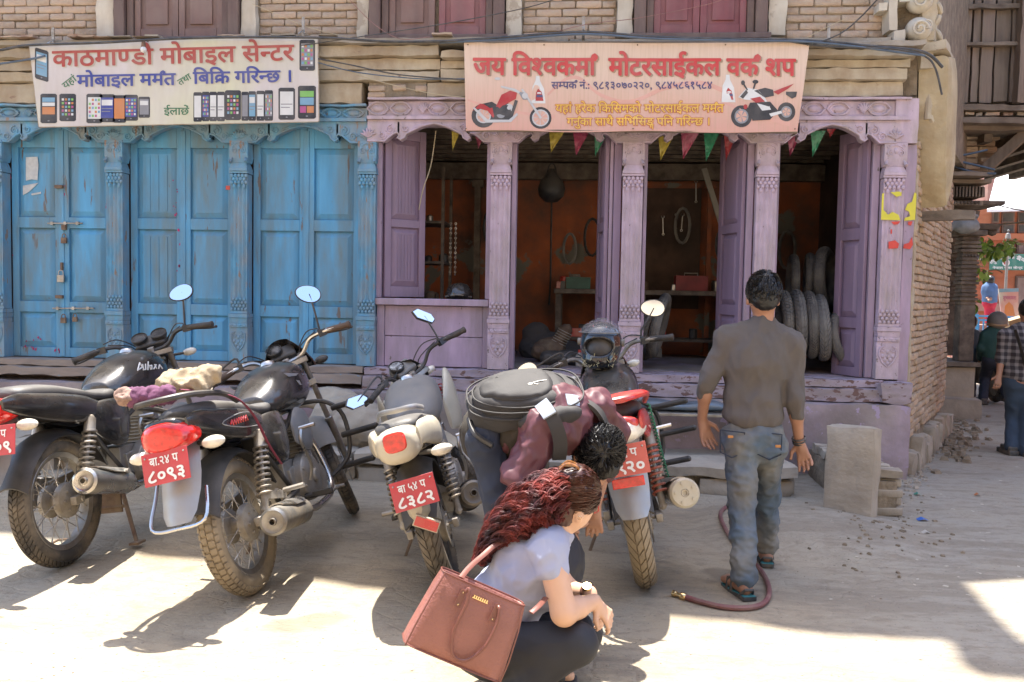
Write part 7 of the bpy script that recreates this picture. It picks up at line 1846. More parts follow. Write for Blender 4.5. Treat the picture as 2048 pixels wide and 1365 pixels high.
cable('pale twine dropping from the phone sign corner past the hole in the plaster', [(640, 122, -.22), (740, 158, -.2), (850, 185, -.2), (932, 196, -.24)], .004, cabt, name='twine', cat='string')
cable('thin dark wire rising across the middle upstairs window', [(600, 92, -.22), (760, 68, -.3), (900, 46, -.45), (1060, 14, -.7), (1160, -20, -.9)], .004, cabm, name='wire', cat='wire')
cable('thin red wire slanting below the pilaster left of the middle window', [(690, -10, -.2), (745, 46, -.22), (800, 78, -.24), (860, 74, -.25)], .003, cabr, name='wire', cat='wire')
cable('faded red wire rising above the banner across the right window', [(1120, 62, -.24), (1180, 48, -.25), (1280, 36, -.26), (1420, 8, -.3), (1460, -10, -.3)], .0028, cabr, name='wire', cat='wire')
cable('black wire leaving the cable bundle up to the right beyond the window', [(1625, 90, -.27), (1680, 68, -.3), (1720, 36, -.35), (1765, -12, -.5)], .006, cabm, name='wire', cat='wire')
cable('thin wire fanning down to the cable bracket at the right', [(1600, 84, -.2), (1640, 62, -.22), (1690, 38, -.24)], .003, cabt, name='wire', cat='wire')
cable('pale wire slanting from the left window to the cable bracket', [(505, 8, -.1), (560, 32, -.14), (620, 56, -.2), (700, 76, -.22)], .003, cabt, name='wire', cat='wire')
for px, py, lab in ((607, 50, 'perforated steel cable bracket above the right end of the phone sign'), (1167, 48, 'perforated steel cable bracket above the middle of the banner'), (1657, 66, 'perforated steel cable bracket right of the upstairs windows'), (107, 70, 'small steel cable bracket above the left end of the phone sign')):
    a = PY(px, py, -.2); k = MB(); k.bx(a.x - .012, a.x + .012, -.21, -.2, a.z - .10, a.z + .06); k.bx(a.x - .012, a.x + .012, -.2, .05, a.z - .10, a.z - .09)
    for q in range(5): k.cyl((a.x, -.214, a.z - .07 + q * .028), (a.x, -.209, a.z - .07 + q * .028), .004, n=6)
    k.tube([(a.x - .03, -.25, a.z - .09), (a.x, -.215, a.z - .05), (a.x + .03, -.25, a.z - .09)], .006, 5); tag(k.build('cable_bracket', steel), lab, 'bracket', 'cable brackets')

# ================================================================ THINGS IN THE WORKSHOP
bt_root = thing('bunting', 'string of yellow, magenta, red and green foil pennants under the lilac arches', 'bunting')
pc = {'y': mat('pennant_yellow', (.42, .33, .06), rough=.3, var=.3, scale=30, bump=.8, bscale=30, dist=.01), 'm': mat('pennant_magenta', (.30, .05, .10), rough=.3, var=.3, scale=30, bump=.8, bscale=30, dist=.01), 'g': mat('pennant_green', (.04, .22, .12), rough=.3, var=.3, scale=30, bump=.8, bscale=30, dist=.01), 'r': mat('pennant_red', (.30, .03, .04), rough=.3, var=.3, scale=30, bump=.8, bscale=30, dist=.01)}
k = MB(); k.tube(catmull([PY(840, 250, .16), PY(1000, 262, .16), PY(1200, 258, .16), PY(1400, 262, .16), PY(1600, 258, .16), PY(1760, 250, .16)], 6), .003, 4); k.build('string', cabt, bt_root)
for c_, xa, xb, y0, tx, ty in [('y', 903, 922, 258, 905, 303), ('m', 948, 972, 262, 957, 298), ('y', 1098, 1130, 262, 1102, 306), ('m', 1146, 1180, 262, 1152, 312), ('g', 1189, 1218, 262, 1190, 314), ('y', 1316, 1352, 264, 1321, 322), ('m', 1362, 1400, 264, 1366, 320), ('g', 1408, 1440, 264, 1412, 324), ('r', 1448, 1474, 266, 1452, 322), ('m', 1573, 1604, 264, 1580, 314), ('g', 1622, 1652, 262, 1625, 315), ('r', 1654, 1672, 258, 1660, 276)]:
    a, b__, t_ = PY(xa, y0, .16), PY(xb, y0, .16), PY(tx, ty, .17 + random.uniform(-.03, .03)); k = MB(); n = 6; vs = []; fs = []
    for i in range(n + 1):
        s = i / n; l = a.lerp(t_, s); r__ = b__.lerp(t_, s)
        for j in range(4): p = l.lerp(r__, j / 3); vs.append((p.x, p.y + .008 * math.sin(j * 2.1 + i * 1.3), p.z))
    fs = [(i * 4 + j, i * 4 + j + 1, (i + 1) * 4 + j + 1, (i + 1) * 4 + j) for i in range(n) for j in range(3)]
    k.add(vs, fs); k.build('pennant', pc[c_], bt_root)
# tyres
tms = [tyre_mesh(.32, .062, 'wave', oldtyre), tyre_mesh(.31, .055, 'road', oldtyre), tyre_mesh(.32, .066, 'block', oldtyre)]
for m_ in tms: m_.name = 'old_tyre'
def tyre(px, py, y, yaw, tilt, i, lab, s=1.0, roll=0):
    o = bpy.data.objects.new('old_tyre', tms[i]); COL.objects.link(o); p = PY(px, py, y)
    o.matrix_world = Matrix.Translation(p) @ Matrix.Rotation(rad(yaw), 4, 'Z') @ Matrix.Rotation(rad(tilt), 4, 'X') @ Matrix.Diagonal((s, s, s, 1)); tag(o, lab, 'tyre', 'used tyres in the workshop')
tyre(1567, 650, .55, 88, -3, 2, 'used tyre at the left end of the upright row, behind the walking man')
tyre(1594, 649, .50, 86, -4, 0, 'used tyre second in the upright row, just right of the walking man')
tyre(1620, 650, .46, 84, -5, 1, 'narrow used tyre in the middle of the upright row')
tyre(1643, 656, .42, 82, -6, 0, 'used tyre at the right end of the upright row', .95)
tyre(1664, 672, .62, 60, -12, 1, 'small used tyre leaning between the upright row and the open shutter', .72)
tyre(1688, 676, .40, 52, -14, 0, 'used tyre leaning in front against the open lilac shutter', .78)
tyre(1652, 560, .95, 62, -4, 2, 'large used tyre standing up on the stack behind the others', 1.0)
tyre(1618, 562, 1.05, 80, 0, 0, 'used tyre on the back of the stack beside the large one', .85)
tyre(1318, 652, .55, 78, 12, 1, 'used tyre leaning by the column behind the helmeted motorcycle', 1.0)
tyre(1700, 640, .75, 70, -8, 2, 'used tyre half hidden behind the open lilac shutter', .9)
tyre(1585, 566, 1.0, 84, 0, 1, 'used tyre on top of the stack, above the walking man shoulder', .9)
tyre(1548, 655, .75, 90, 0, 2, 'used tyre mostly hidden by the walking man', 1.0)
tyre(1300, 660, .85, 70, 12, 0, 'dark used tyre behind the one leaning by the column', .95)
# hanging black sack, helmet on the sill, leaning plank, tools, benches
p = PY(1103, 375, 1.6); sk = thing('hanging_sack', 'round black bag hanging by its handles inside the workshop', 'bag', p)
k = MB(); k.lathe([(0, -.16), (.07, -.15), (.13, -.09), (.145, -.02), (.12, .06), (.07, .12), (.035, .17), (.03, .19)], n=22); sb = k.build('bag_body', vinyl, sk)
k = MB(); k.tube(catmull([(-.05, 0, .14), (-.03, 0, .22), (0, 0, .25), (.03, 0, .22), (.05, 0, .14)], 4), .008, 6); k.tube([(0, 0, .25), (0, .0, .75)], .003, 4); k.build('handle', blackp, sk)
for i, (px, py, ln, y) in enumerate([(1326, 452, .17, 2.50), (1352, 444, .13, 2.50), (1364, 446, .15, 2.50), (1392, 384, .20, 2.50), (1216, 405, .13, .25), (1218, 475, .15, .25), (1220, 650, .2, .25)]):
    p = PY(px, py, y); k = MB(); k.box((0, 0, 0), (.011, .005, ln)); k.lathe([(.007, -.003), (.016, -.003), (.016, .003), (.007, .003)], (0, 0, -ln / 2 - .012), (0, 1, 0), 12, closed=True); k.tube([(-.014, 0, ln / 2 + .028), (-.016, 0, ln / 2 + .01), (0, 0, ln / 2), (.016, 0, ln / 2 + .01), (.014, 0, ln / 2 + .028)], .005, 5)
    o = k.build('spanner', steel); o.location = p; o.rotation_euler = (0, random.uniform(-.08, .08), 0)
    tag(o, ['spanner hanging lowest on the left of the tool wall', 'short spanner in the middle pair on the tool wall', 'spanner right of the middle pair on the tool wall', 'long spanner hanging highest beside the leaning plank', 'spanner on the jamb of the second bay, the top one', 'spanner on the jamb of the second bay, the middle one', 'large spanner low on the jamb of the second bay'][i], 'spanner', 'spanners hanging in the workshop')
a, b__ = PY(1408, 338, 1.3), PY(1478, 560, .9); k = MB(); k.tube([a, b__], .038, 4, sq=(1, .4)); tag(k.build('leaning_plank', mat('grey_plank', (.26, .24, .2), rough=.9, var=.2, bump=.3)), 'pale grey plank leaning inside the third bay', 'plank')
wb_ = thing('workbench', 'dark workbench along the back wall of the workshop', 'workbench', (0, 0, 0))
k = MB(); k.bx(-.35, 1.55, 1.75, 2.4, 1.50, 1.55); k.build('bench_top', darkt, wb_, bevel=.004)
for x in (-.3, .6, 1.5):
    for y in (1.8, 2.35): k = MB(); k.bx(x - .03, x + .03, y - .03, y + .03, .82, 1.498); k.build('leg', darkt, wb_)
k = MB(); k.bx(-.3, 1.5, 1.85, 2.3, 1.0, 1.03); k.build('shelf', darkt, wb_)
k = MB(); k.bx(0, .34, 0, .2, 0, .16); o = k.build('toolbox', mat('dark_red_box', (.22, .02, .02), rough=.5, var=.3, bump=.1)); o.location = (.95, 1.85, 1.552); tag(o, 'dark red metal toolbox on the workbench in the third bay', 'toolbox')
k = MB(); k.bx(.0, .26, -.004, 0, .10, .12); k.tube([(.1, 0, .16), (.1, 0, .19), (.24, 0, .19), (.24, 0, .16)], .006, 5); c = k.build('handle', steel, o); c.location = (0, .1, 0)
k = MB(); k.bx(0, .26, 0, .18, 0, .11); k.bx(-.005, .265, -.005, .185, .112, .125); o = k.build('green_tin', mat('dark_green_tin', (.03, .09, .06), rough=.5, var=.3, bump=.1)); o.location = (-.22, 1.8, 1.552); tag(o, 'dark green tin box on the left end of the workbench', 'box')
for i, (x, y, h_, c_) in enumerate([(.25, .55, .20, 'bottle_yellow'), (.05, .7, .16, 'bottle_grey'), (-.05, .5, .15, 'bottle_white'), (.12, .9, .18, 'bottle_black')]):
    mm = mat(c_, {'bottle_yellow': (.45, .30, .04), 'bottle_grey': (.2, .2, .2), 'bottle_white': (.4, .38, .34), 'bottle_black': (.03, .03, .03)}[c_], rough=.4, bump=0)
    k = MB(); k.lathe([(0, 0), (.035, 0), (.037, .01), (.037, h_ * .65), (.015, h_ * .85), (.015, h_)], n=14); o = k.build('oil_bottle', mm); o.location = (x, y, .82); k = MB(); k.lathe([(.017, h_ - .02), (.017, h_ + .005), (0, h_ + .005)], n=10); k.build('cap', redp2, o)
    tag(o, ['yellow oil bottle on the workshop floor by the second column', 'grey oil bottle on the workshop floor behind the yellow one', 'pale oil bottle on the workshop floor left of the yellow one', 'black oil bottle farthest back on the workshop floor'][i], 'bottle', 'oil bottles on the workshop floor')
# a half stripped engine and old seats heaped in the second bay
def heap(name, lab, cat, c, prims, m_, **kw):
    root = thing(name, lab, cat, c); sdf_mesh('body', prims, .012, m_, (.01, 10, (1, 1, 1)), k=.02, parent=root); return root
h_ = heap('stripped_engine', 'greasy stripped engine lying on the workshop floor in the second bay', 'engine', (-.35, 1.0, .82), [('e', (0, 0, .12), (.16, .12, .12), None), ('c', (.05, 0, .15), (.16, 0, .32), .08, .06), ('c', (-.1, -.1, .1), (-.1, .1, .1), .08, .08)], rust)
k = MB(); [k.box((.09 + i * .012, 0, .19 + i * .022), (.15, .15, .006), Matrix.Rotation(.45, 3, 'Y')) for i in range(6)]; k.build('cooling_fins', alloy, h_)
heap('old_seat', 'torn black motorcycle seat lying on the floor in the second bay', 'seat', (-.1, .62, .84), [('c', (-.26, 0, .04), (.1, 0, .05), .07, .08), ('c', (.1, 0, .05), (.28, 0, .07), .08, .05)], vinyl)
heap('cloth_heap', 'heap of grey rags behind the stripped engine', 'rags', (-.42, 1.55, .82), [('e', (0, 0, .1), (.28, .2, .18), None), ('e', (.25, .0, .06), (.2, .2, .12), None), ('e', (-.1, 0, .25), (.15, .12, .12), None)], sweat)
p = PY(919, 590, .35); hs_ = heap('old_helmet', 'dark helmet lying behind the window sill of the first lilac bay', 'helmet', p, [('e', (0, 0, .0), (.13, .13, .11), None)], black)
k = MB(); k.tube(catmull([(-.12, -.06, -.02), (0, -.135, .0), (.12, -.06, -.02)], 6), .008, 6); k.build('rim', greyp, hs_)
tubes_ = random.Random(12)
for i in range(9):
    x = [-1.1, -.95, -.2, .05, .5, 1.05, 1.5, 1.95, 2.2][i]; z = tubes_.uniform(2.0, 2.5); a_ = tubes_.uniform(.09, .15)
    k = MB(); k.tube([(x + math.cos(t * .4) * a_ * .62, YB - .26, z + math.sin(t * .4) * a_ * 1.5) for t in range(17)], .018, 6, cap=False)
    tag(k.build('inner_tube', [blackp, vinyl, oldtyre][i % 3]), ['inner tube hanging leftmost behind the first lilac bay', 'second inner tube behind the first lilac bay', 'inner tube left of the middle of the second bay wall', 'inner tube near the dark post between second and third bay', 'inner tube at the left end of the tool wall', 'inner tube right of the spanners behind the leaning plank', 'inner tube beside the orange post in the last bay', 'inner tube above the tyre stack in the last bay', 'inner tube in the dark corner behind the open lilac shutter'][i], 'inner tube', 'inner tubes on the back wall')
for i in range(26):
    x = tubes_.uniform(-.3, 1.5); z = [1.552, 1.032, .82][i % 3]; r = tubes_.uniform(.03, .07); k = MB()
    if i % 2: k.lathe([(0, 0), (r, 0), (r, r * 2.2), (r * .8, r * 2.4), (0, r * 2.4)], n=12)
    else: k.box((0, 0, r), (r * 2.6, r * 2, r * 2), taper=.9)
    o = k.build('spare_part', [rust, steel, blackp, greyp, redp2][i % 5], smooth=False, bevel=.004); o.location = (x, tubes_.uniform(1.85, 2.25), z); tag(o, ['rusty', 'steel', 'black', 'grey', 'red'][i % 5] + [' box', ' can'][i % 2] + [' on top of the workbench', ' on the shelf under the workbench', ' on the floor under the workbench'][i % 3], 'spare part', 'clutter on the workbench')
sh_r = thing('parts_shelf', 'dark shelf of hanging parts against the left wall of the first lilac bay', 'shelf', (-1.80, 1.2, .82))
for z in (.55, .95, 1.35): k = MB(); k.bx(0, .38, -.2, .35, z, z + .025); k.build('shelf_board', darkt, sh_r)
for x, y in ((.02, -.18), (.36, -.18), (.02, .33), (.36, .33)): k = MB(); k.bx(x - .015, x + .015, y - .015, y + .015, 0, 1.9); k.build('post', darkt, sh_r)
rr_ = random.Random(5)
for i in range(9):
    k = MB(); x = rr_.uniform(.05, .33); z = (.575, .975, 1.375)[i % 3]; r = rr_.uniform(.03, .06); k.lathe([(0, 0), (r, 0), (r, r * 1.4), (r * .5, r * 1.8), (0, r * 1.8)], (x, rr_.uniform(-.15, .2), z), n=12); k.build('tin', [rust, blackp, steel][i % 3], sh_r)
for j in range(2):
    k = MB(); c0 = Vector((.44 + j * .05, -.18, 1.35))
    for i in range(22): k.lathe([(.006, -.003), (.013, -.003), (.013, .003), (.006, .003)], c0 + Vector((0, 0, -i * .024)), (i % 2, (i + 1) % 2, 0), 8, closed=True)
    tag(k.build('hanging_chain', steel), ['steel drive chain hanging beside the parts shelf', 'second steel drive chain hanging right of the first'][j], 'chain', 'chains hanging in the first bay').matrix_world = Matrix.Translation((-1.80, 1.2, .82))
k = MB(); k.tube(catmull([PY(872, 262, .14), PY(862, 330, .14), PY(846, 380, .14), PY(838, 420, .14)], 6), .005, 5); tag(k.build('twine', cabt), 'pale twine hanging slantwise in the first lilac window', 'string')
k = MB(); k.tube([PY(1103, 405, 2.2), PY(1102, 480, 2.2), PY(1101, 560, 2.2), PY(1098, 610, 2.2)], .012, 6); tag(k.build('air_hose', blackp), 'black air hose hanging below the round black bag', 'hose')

# ================================================================ IN FRONT OF THE SHOPS
step = thing('stone_step', 'long dusty stone step running below the shop plinths', 'step')
x = -6.8; i = 0
while x < 1.55:
    w = random.uniform(.45, .9); w = min(w, 1.62 - x); k = MB(); rough(k, x, x + w - .015, -1.06 - random.uniform(0, .05), -.55, .135, .215 + random.uniform(0, .02), .06, .014, 6, i); k.build('slab', stone, step)
    x += w; i += 1
x = -6.8
while x < 1.55:
    w = random.uniform(.22, .42); w = min(w, 1.6 - x); k = MB(); rough(k, x, x + w - .02, -1.02 - random.uniform(-.03, .04), -.7, -.05, .125, .05, .016, 8, i); k.build('riser_stone', stone, step); x += w; i += 1
k = MB(); rough(k, -6.8, 1.60, -.95, -.19, -.1, .205, .1, .01, 4, 7); k.build('fill', stone, step)
for (cx_, cy_, y_, s_, lab) in ((700, 845, -.62, (.36, .20, .22), 'big rounded boulder on the stone step between the second and third motorcycle'), (655, 800, -.45, (.30, .16, .10), 'flat dusty stone leaning on the plinth behind the boulder'), (880, 905, -.8, (.3, .2, .12), 'low rough stone on the step behind the cream motorcycle')):
    p = PY(cx_, cy_, y_); q = bpy.data.objects; o = sdf_mesh('boulder', [('e', (0, 0, 0), s_, None), ('e', (s_[0] * .5, 0, -s_[2] * .3), (s_[0] * .6, s_[1] * .9, s_[2] * .7), None), ('e', (-s_[0] * .5, 0, -s_[2] * .2), (s_[0] * .5, s_[1], s_[2] * .7), None)], .025, stone, (.03, 4, (1, 1, 1)), k=.03); o.location = p; tag(o, lab, 'stone')
# upright stone block and the little brick ramp wall behind it
blk = MB(); rough(blk, 0, .34, 0, .17, -.12, .63, .05, .014, 5, 3)
o = blk.build('stone_block', stone); p = PZ(1641, 1030); o.matrix_world = Matrix.Translation((p.x, p.y, 0)) @ Matrix.Rotation(rad(-30), 4, 'Z') @ Matrix.Rotation(rad(-3), 4, 'X'); tag(o, 'upright cemented stone block at the street corner', 'stone block')
rw = thing('low_brick_wall', 'low stepped brick kerb wall between the upright block and the shop corner', 'wall')
bb0 = brick_mesh(.11, .22, .055, 77, stone); bb1 = brick_mesh(.22, .10, .055, 78, stone)
for i in range(9):
    y = -1.50 + i * .125
    k = MB(); rough(k, 1.86, 2.20, y, y + .115, .245 + random.uniform(-.01, .012), .315 + random.uniform(-.01, .015), .05, .010, 9, i); k.build('brick', stone, rw)
    for r_ in range(4):
        if random.random() < .93: inst(random.choice([bb0, bb0]), 'brick', rw, Matrix.Translation((2.20 + .012 * random.uniform(-1, 1), y + .055 + (.05 if r_ % 2 else 0), .03 + r_ * .063)) @ Matrix.Rotation(rad(90), 4, 'Z'))
k = MB(); rough(k, 1.87, 2.17, -1.5, -.22, -.1, .245, .12, .01, 4, 5); k.build('core', mortar, rw)
# bench with an old mudguard sheet
bn = thing('metal_bench', 'low metal bench against the plinth with a bluish bent sheet lying on it', 'bench', (0, 0, 0))
a = PY(1470, 826, -.42); k = MB(); k.bx(.35, 1.55, -.60, -.25, a.z - .02, a.z + .005); k.build('seat', steel, bn, bevel=.004)
for x in (.4, 1.5):
    for y in (-.57, -.28): k = MB(); k.bx(x - .015, x + .015, y - .015, y + .015, .2, a.z - .021); k.build('leg', rust, bn)
k = MB(); body_loft(k, [(.38, a.z + .01, a.z + .05, .02, -.42, 2), (.55, a.z + .01, a.z + .10, .10, -.42, 2.4), (.8, a.z + .01, a.z + .075, .11, -.42, 2.6), (1.05, a.z + .01, a.z + .10, .09, -.42, 2.2), (1.2, a.z + .01, a.z + .04, .03, -.42, 2)], 20, 5)
tag(k.build('bent_sheet', mat('blue_grey_sheet', (.14, .18, .22), rough=.35, metal=.4, var=.2, bump=.1, dirt=((.2, .18, .15), .6, 6))), 'bluish bent metal sheet lying on the low bench', 'metal sheet')
# hose
hp = [(1372, 1203), (1405, 1212), (1450, 1221), (1500, 1223), (1530, 1212), (1538, 1185), (1525, 1150), (1500, 1122), (1475, 1100), (1452, 1072), (1440, 1048), (1452, 1032), (1478, 1024), (1500, 1005), (1512, 985), (1560, 960)]
P_ = catmull([Vector((PZ(a, b__).x, PZ(a, b__).y, gz(PZ(a, b__).x, PZ(a, b__).y) + .014)) for a, b__ in hp], 6)
hose = thing('rubber_hose', 'dull red rubber hose curling over the ground by the walking man', 'hose', (0, 0, 0))
k = MB(); k.tube(P_, .0135, 8); k.build('hose', mat('red_hose', (.16, .055, .055), rough=.6, var=.2, bump=.2, dirt=((.3, .24, .18), .4, 8)), hose)
k = MB(); d_ = (P_[0] - P_[1]).normalized(); k.lathe([(.014, 0), (.018, .005), (.018, .03), (.011, .035), (.011, .055), (.016, .058), (.016, .075), (.006, .078)], P_[0], d_, 12); k.build('nozzle', gold, hose)
# sacking rolled on the seat of the second motorcycle
def on_bike(b, v): return b.matrix_world @ Vector(v)
bpy.context.view_layer.update()
c0 = on_bike(b2, (-.18, -.03, .95)); jute = mat('jute_sacking', (.34, .265, .17), rough=1, var=.2, scale=20, bump=1.0, bscale=230, dist=.003)
o = sdf_mesh('sacking', [('c', (-.10, .03, -.01), (.09, -.02, .02), .062, .055), ('c', (.03, .03, .02), (.12, .0, .045), .05, .045), ('c', (-.08, -.02, .0), (.08, -.06, -.005), .045, .045)], .007, jute, (.016, 13, (1, 1, 1)), k=.012); o.location = c0; tag(o, 'roll of coarse jute sacking on the rack of the second motorcycle', 'sacking')
c1 = on_bike(b2, (-.36, .03, .925)); o = sdf_mesh('cloth_bundle', [('c', (-.10, .0, -.005), (.06, .0, .01), .045, .045)], .007, mat('purple_cloth', (.14, .05, .10), rough=.9, var=.3, bump=.5), (.012, 14, (3, 1, 1)), k=.012); o.location = c1; tag(o, 'purple cloth bundle tied at the tail of the second motorcycle', 'cloth')
o = sdf_mesh('wool_pad', [('e', (0, 0, 0), (.05, .045, .04), None)], .006, mat('pink_fleece', (.30, .20, .16), rough=1, var=.3, scale=40, bump=1, bscale=200, dist=.003), (.012, 20, (1, 1, 1))); o.location = c1 + Vector((-.12, -.02, .0)); tag(o, 'pinkish fleece pad at the end of the purple bundle', 'pad')
k = MB(); k.tube(catmull([on_bike(b2, v) for v in ((-.30, -.05, .93), (-.12, -.16, .86), (.04, -.165, .76), (.12, -.17, .60), (.20, -.17, .50))], 6), .011, 6, sq=(.3, 1)); tag(k.build('luggage_strap', mat('maroon_strap', (.18, .03, .06), rough=.8, bump=.2)), 'maroon luggage strap running down from the sacking', 'strap')
# helmet on the tank of the red motorcycle
hc_ = on_bike(b4, (.70, -.0, 1.06)); HM = Matrix.Translation(hc_) @ Matrix.Rotation(rad(-8), 4, 'Z') @ Matrix.Scale(.93, 4); hel = thing('helmet', 'black helmet with bright graphics and raised clear visor on the red motorcycle', 'helmet', mx=HM)
shell = mat('helmet_graphics', (.012, .012, .014), rough=.18, var=.2, bump=0, coat=.8, chips=((.30, .27, .18), .62, 13, (1, 1, 2.6)))
o = sdf_mesh('shell', [('e', (0, 0, .02), (.135, .155, .145), None), ('e', (0, -.03, -.08), (.115, .125, .07), None, .03), ('e', (0, -.16, .005), (.105, .10, .058), None, .008, -1), ('e', (0, .0, -.05), (.10, .11, .11), None, .01, -1)], .006, shell, None, k=.03, parent=hel)
k = MB(); k.ball((0, -.02, -.02), .112, 18, (1, 1, 1)); k.build('lining', vinyl, hel)
k = MB(); vs = []; fs = []; nn_ = 18
for i in range(9):
    for j in range(nn_ + 1):
        a = rad(-80 + 160 * j / nn_); e_ = rad(28 + i * 6.5); r = .172
        vs.append((math.sin(a) * math.cos(e_) * r * .94, -math.cos(a) * math.cos(e_) * r * 1.05, .015 + math.sin(e_) * r * .98))
fs = [(i * (nn_ + 1) + j, i * (nn_ + 1) + j + 1, (i + 1) * (nn_ + 1) + j + 1, (i + 1) * (nn_ + 1) + j) for i in range(8) for j in range(nn_)]
k.add(vs, fs); vis = k.build('visor', mat('clear_visor', (.5, .5, .5), rough=.08, var=0, bump=0, alpha=.2, coat=.6), hel)
k = MB(); 
for t in range(2):
    e_ = rad(28 + t * 52); k.tube([(math.sin(rad(-80 + 8 * j)) * math.cos(e_) * .173 * .94, -math.cos(rad(-80 + 8 * j)) * math.cos(e_) * .173 * 1.05, .015 + math.sin(e_) * .173 * .98) for j in range(21)], .003, 5)
for s in (-1, 1): k.cyl((s * .13, 0, .03), (s * .15, 0, .03), .024, n=14)
k.build('visor_rim', greyp, hel)
lettering('Vector', -.045, .118, .09, .02, lambda u, v, w: (u, -.098 - w + (v - .118) * .9, v), redp2, hel, 'lettering', .03)
k = MB(); rs = random.Random(4)
for i in range(26):
    a = rs.uniform(-1.1, 1.1); z = rs.uniform(-.13, -.055); r = .128 + .0; x, y = math.sin(a) * .122, -.035 - math.cos(a) * .128
    k.tube([(x, y, z), (x + rs.uniform(-.02, .02), y - .002, z + rs.uniform(.008, .03))], .0016, 4)
k.build('graphic_streak', mat('pale_graphic', (.5, .48, .3), rough=.3, bump=0), hel)

# loose litter and rubble
def scatter(name, n, area, m_, smin, smax, seed, kind='stuff', flat=.5):
    rs = random.Random(seed); k = MB()
    for i in range(n):
        px, py = area(rs); p = PZ(px, py); s = rs.uniform(smin, smax) ; z = gz(p.x, p.y)
        R_ = Matrix.Rotation(rs.uniform(0, 6.28), 3, 'Z') @ Matrix.Rotation(rs.uniform(-.4, .4), 3, 'X')
        k.box((p.x, p.y, z + s * flat * .3), (s, s * rs.uniform(.5, 1), s * flat), R_, taper=rs.uniform(.5, .9))
    return k.build(name, m_, smooth=False, kind=kind)
scatter('gravel', 500, lambda r: (r.uniform(0, 2048), r.uniform(1000, 1365)), stone, .003, .010, 1)
scatter('rubble', 260, lambda r: (r.gauss(1905, 30), r.gauss(875, 22)), mortar, .02, .09, 2)
scatter('wall_foot_rubble', 160, lambda r: (lambda t: (1800 + t * 70 + abs(r.gauss(0, 16)), 985 - t * 115 + r.gauss(0, 14)))(r.random()), stone, .01, .045, 3)
scatter('chips', 120, lambda r: (r.gauss(1760, 70), r.gauss(1060, 40)), mortar, .008, .03, 4)
scatter('paper_bits', 60, lambda r: (r.uniform(1650, 2040), r.uniform(920, 1200)), whitep, .008, .03, 6, flat=.1)
for (px, py, c_, s, lab, nm) in [(1845, 1040, (.05, .16, .50), .07, 'blue plastic wrapper on the lane by the block', 'wrapper_blue'), (1835, 996, (.04, .22, .16), .05, 'small green plastic scrap at the foot of the brick wall', 'wrapper_green'), (1852, 1066, (.5, .46, .4), .05, 'torn white paper scrap just below the blue wrapper', 'scrap_white'), (1955, 994, (.45, .16, .06), .045, 'orange wrapper scrap alone on the lane', 'scrap_orange')]:
    p = PZ(px, py); k = MB(); k.add([(-s / 2, -s / 3, .004), (0, -s / 2.5, .018), (s / 2, -s / 4, .006), (s / 2.2, s / 3, .008), (0, s / 2.6, .022), (-s / 2, s / 3, .006)], [(0, 1, 4, 5), (1, 2, 3, 4)])
    o = k.build('wrapper', mat(nm, c_, rough=.4, bump=.2), smooth=False); o.location = (p.x, p.y, gz(p.x, p.y)); tag(o, lab, 'litter')

# ================================================================ UP THE LANE
# --- the old timbered building with a carved arcade
th = thing('timber_house', 'dark old timber building with carved pillars and a jettied plank storey', 'building')
def col_at(px, y, sc, n):
    b_ = PZ(px, 800); p0 = PY(px, 700, y); x = p0.x
    zf = PY(px, 722, 4.2).z
    k = MB(); w = .19 * sc
    k.box((x, y, zf + .36), (w, w, .72)); c = k.build('pillar', darkt, th, bevel=.01)
    k = MB(); z = zf + .73; k.bx(x - w * .46, x + w * .46, y - w * .46, y + w * .46, z - .02, z + .9)
    for i in range(17):
        r = w * (.50 + .14 * ((i * 7) % 4) / 4 + (.08 if i > 12 else 0)); k.box((x, y, z + .022), (r * 2, r * 2, .036)); z += .052
    for j in range(6): k.ball((x - w * .5 + j * w / 5, y - w * .55, zf + 1.36), .018, 6)
    k.build('carved_rings', darkt, c, bevel=.004)
    k = MB(); k.box((x, y, z + .04), (w * 1.9, w * 1.6, .07)); k.box((x, y, z + .12), (w * 3.2, w * 1.3, .08), taper=1.2)
    for s in (-1, 1): k.ball((x + s * w * 1.45, y - .04, z + .06), .07, 8, (1, .8, .8))
    k.build('capital', darkt, c, bevel=.01)
    return x, zf, z + .16
x0, zf, zc = col_at(1926, 4.2, 1.0, 0)
for px, y, s in ((1898, 5.5, 1.0), (1889, 6.9, 1.0), (1883, 8.3, 1.0)): col_at(px, y, s, 1)
def tb(name, m_, px0, px1, py0, py1, y0, y1, seed=0, amp=.012, bev=0):
    ym, xm_ = (py0 + py1) / 2, (px0 + px1) / 2; k = MB(); rough(k, PY(px0, ym, y0).x, PY(px1, ym, y0).x, y0, y1, PY(xm_, py1, y0).z, PY(xm_, py0, y0).z, .12, amp, 5, seed); return k.build(name, m_, th)
k = MB(); pl = PY(1950, 835, 4.2)
rough(k, 4.1, PY(1941, 745, 4.2).x, 4.05, 9.5, 0.0, zf - .07, .15, .01, 4, 1); k.build('plinth_wall', stone, th)
k = MB(); rough(k, 4.0, PY(1947, 745, 4.2).x, 3.98, 9.6, zf - .07, zf, .15, .008, 4, 2); k.build('plinth_cap', darkt, th)
k = MB(); rough(k, 4.1, PY(1950, 800, 4.0).x + .04, 3.86, 9.6, -.1, .26, .15, .012, 4, 3, ); k.build('foot_stone', stone, th)
k = MB(); k.bx(4.0, 4.1, 4.9, 12, zf, 3.6); k.bx(4.0, 5.3, 9.6, 9.8, zf, 3.6); k.build('porch_back_wall', darkwall, th)  # dark panel put in so the pillar recess reads dark
k = MB(); k.bx(3.9, 5.35, 4.2, 9.5, 2.75, 2.8); k.build('porch_ceiling', darkt, th)
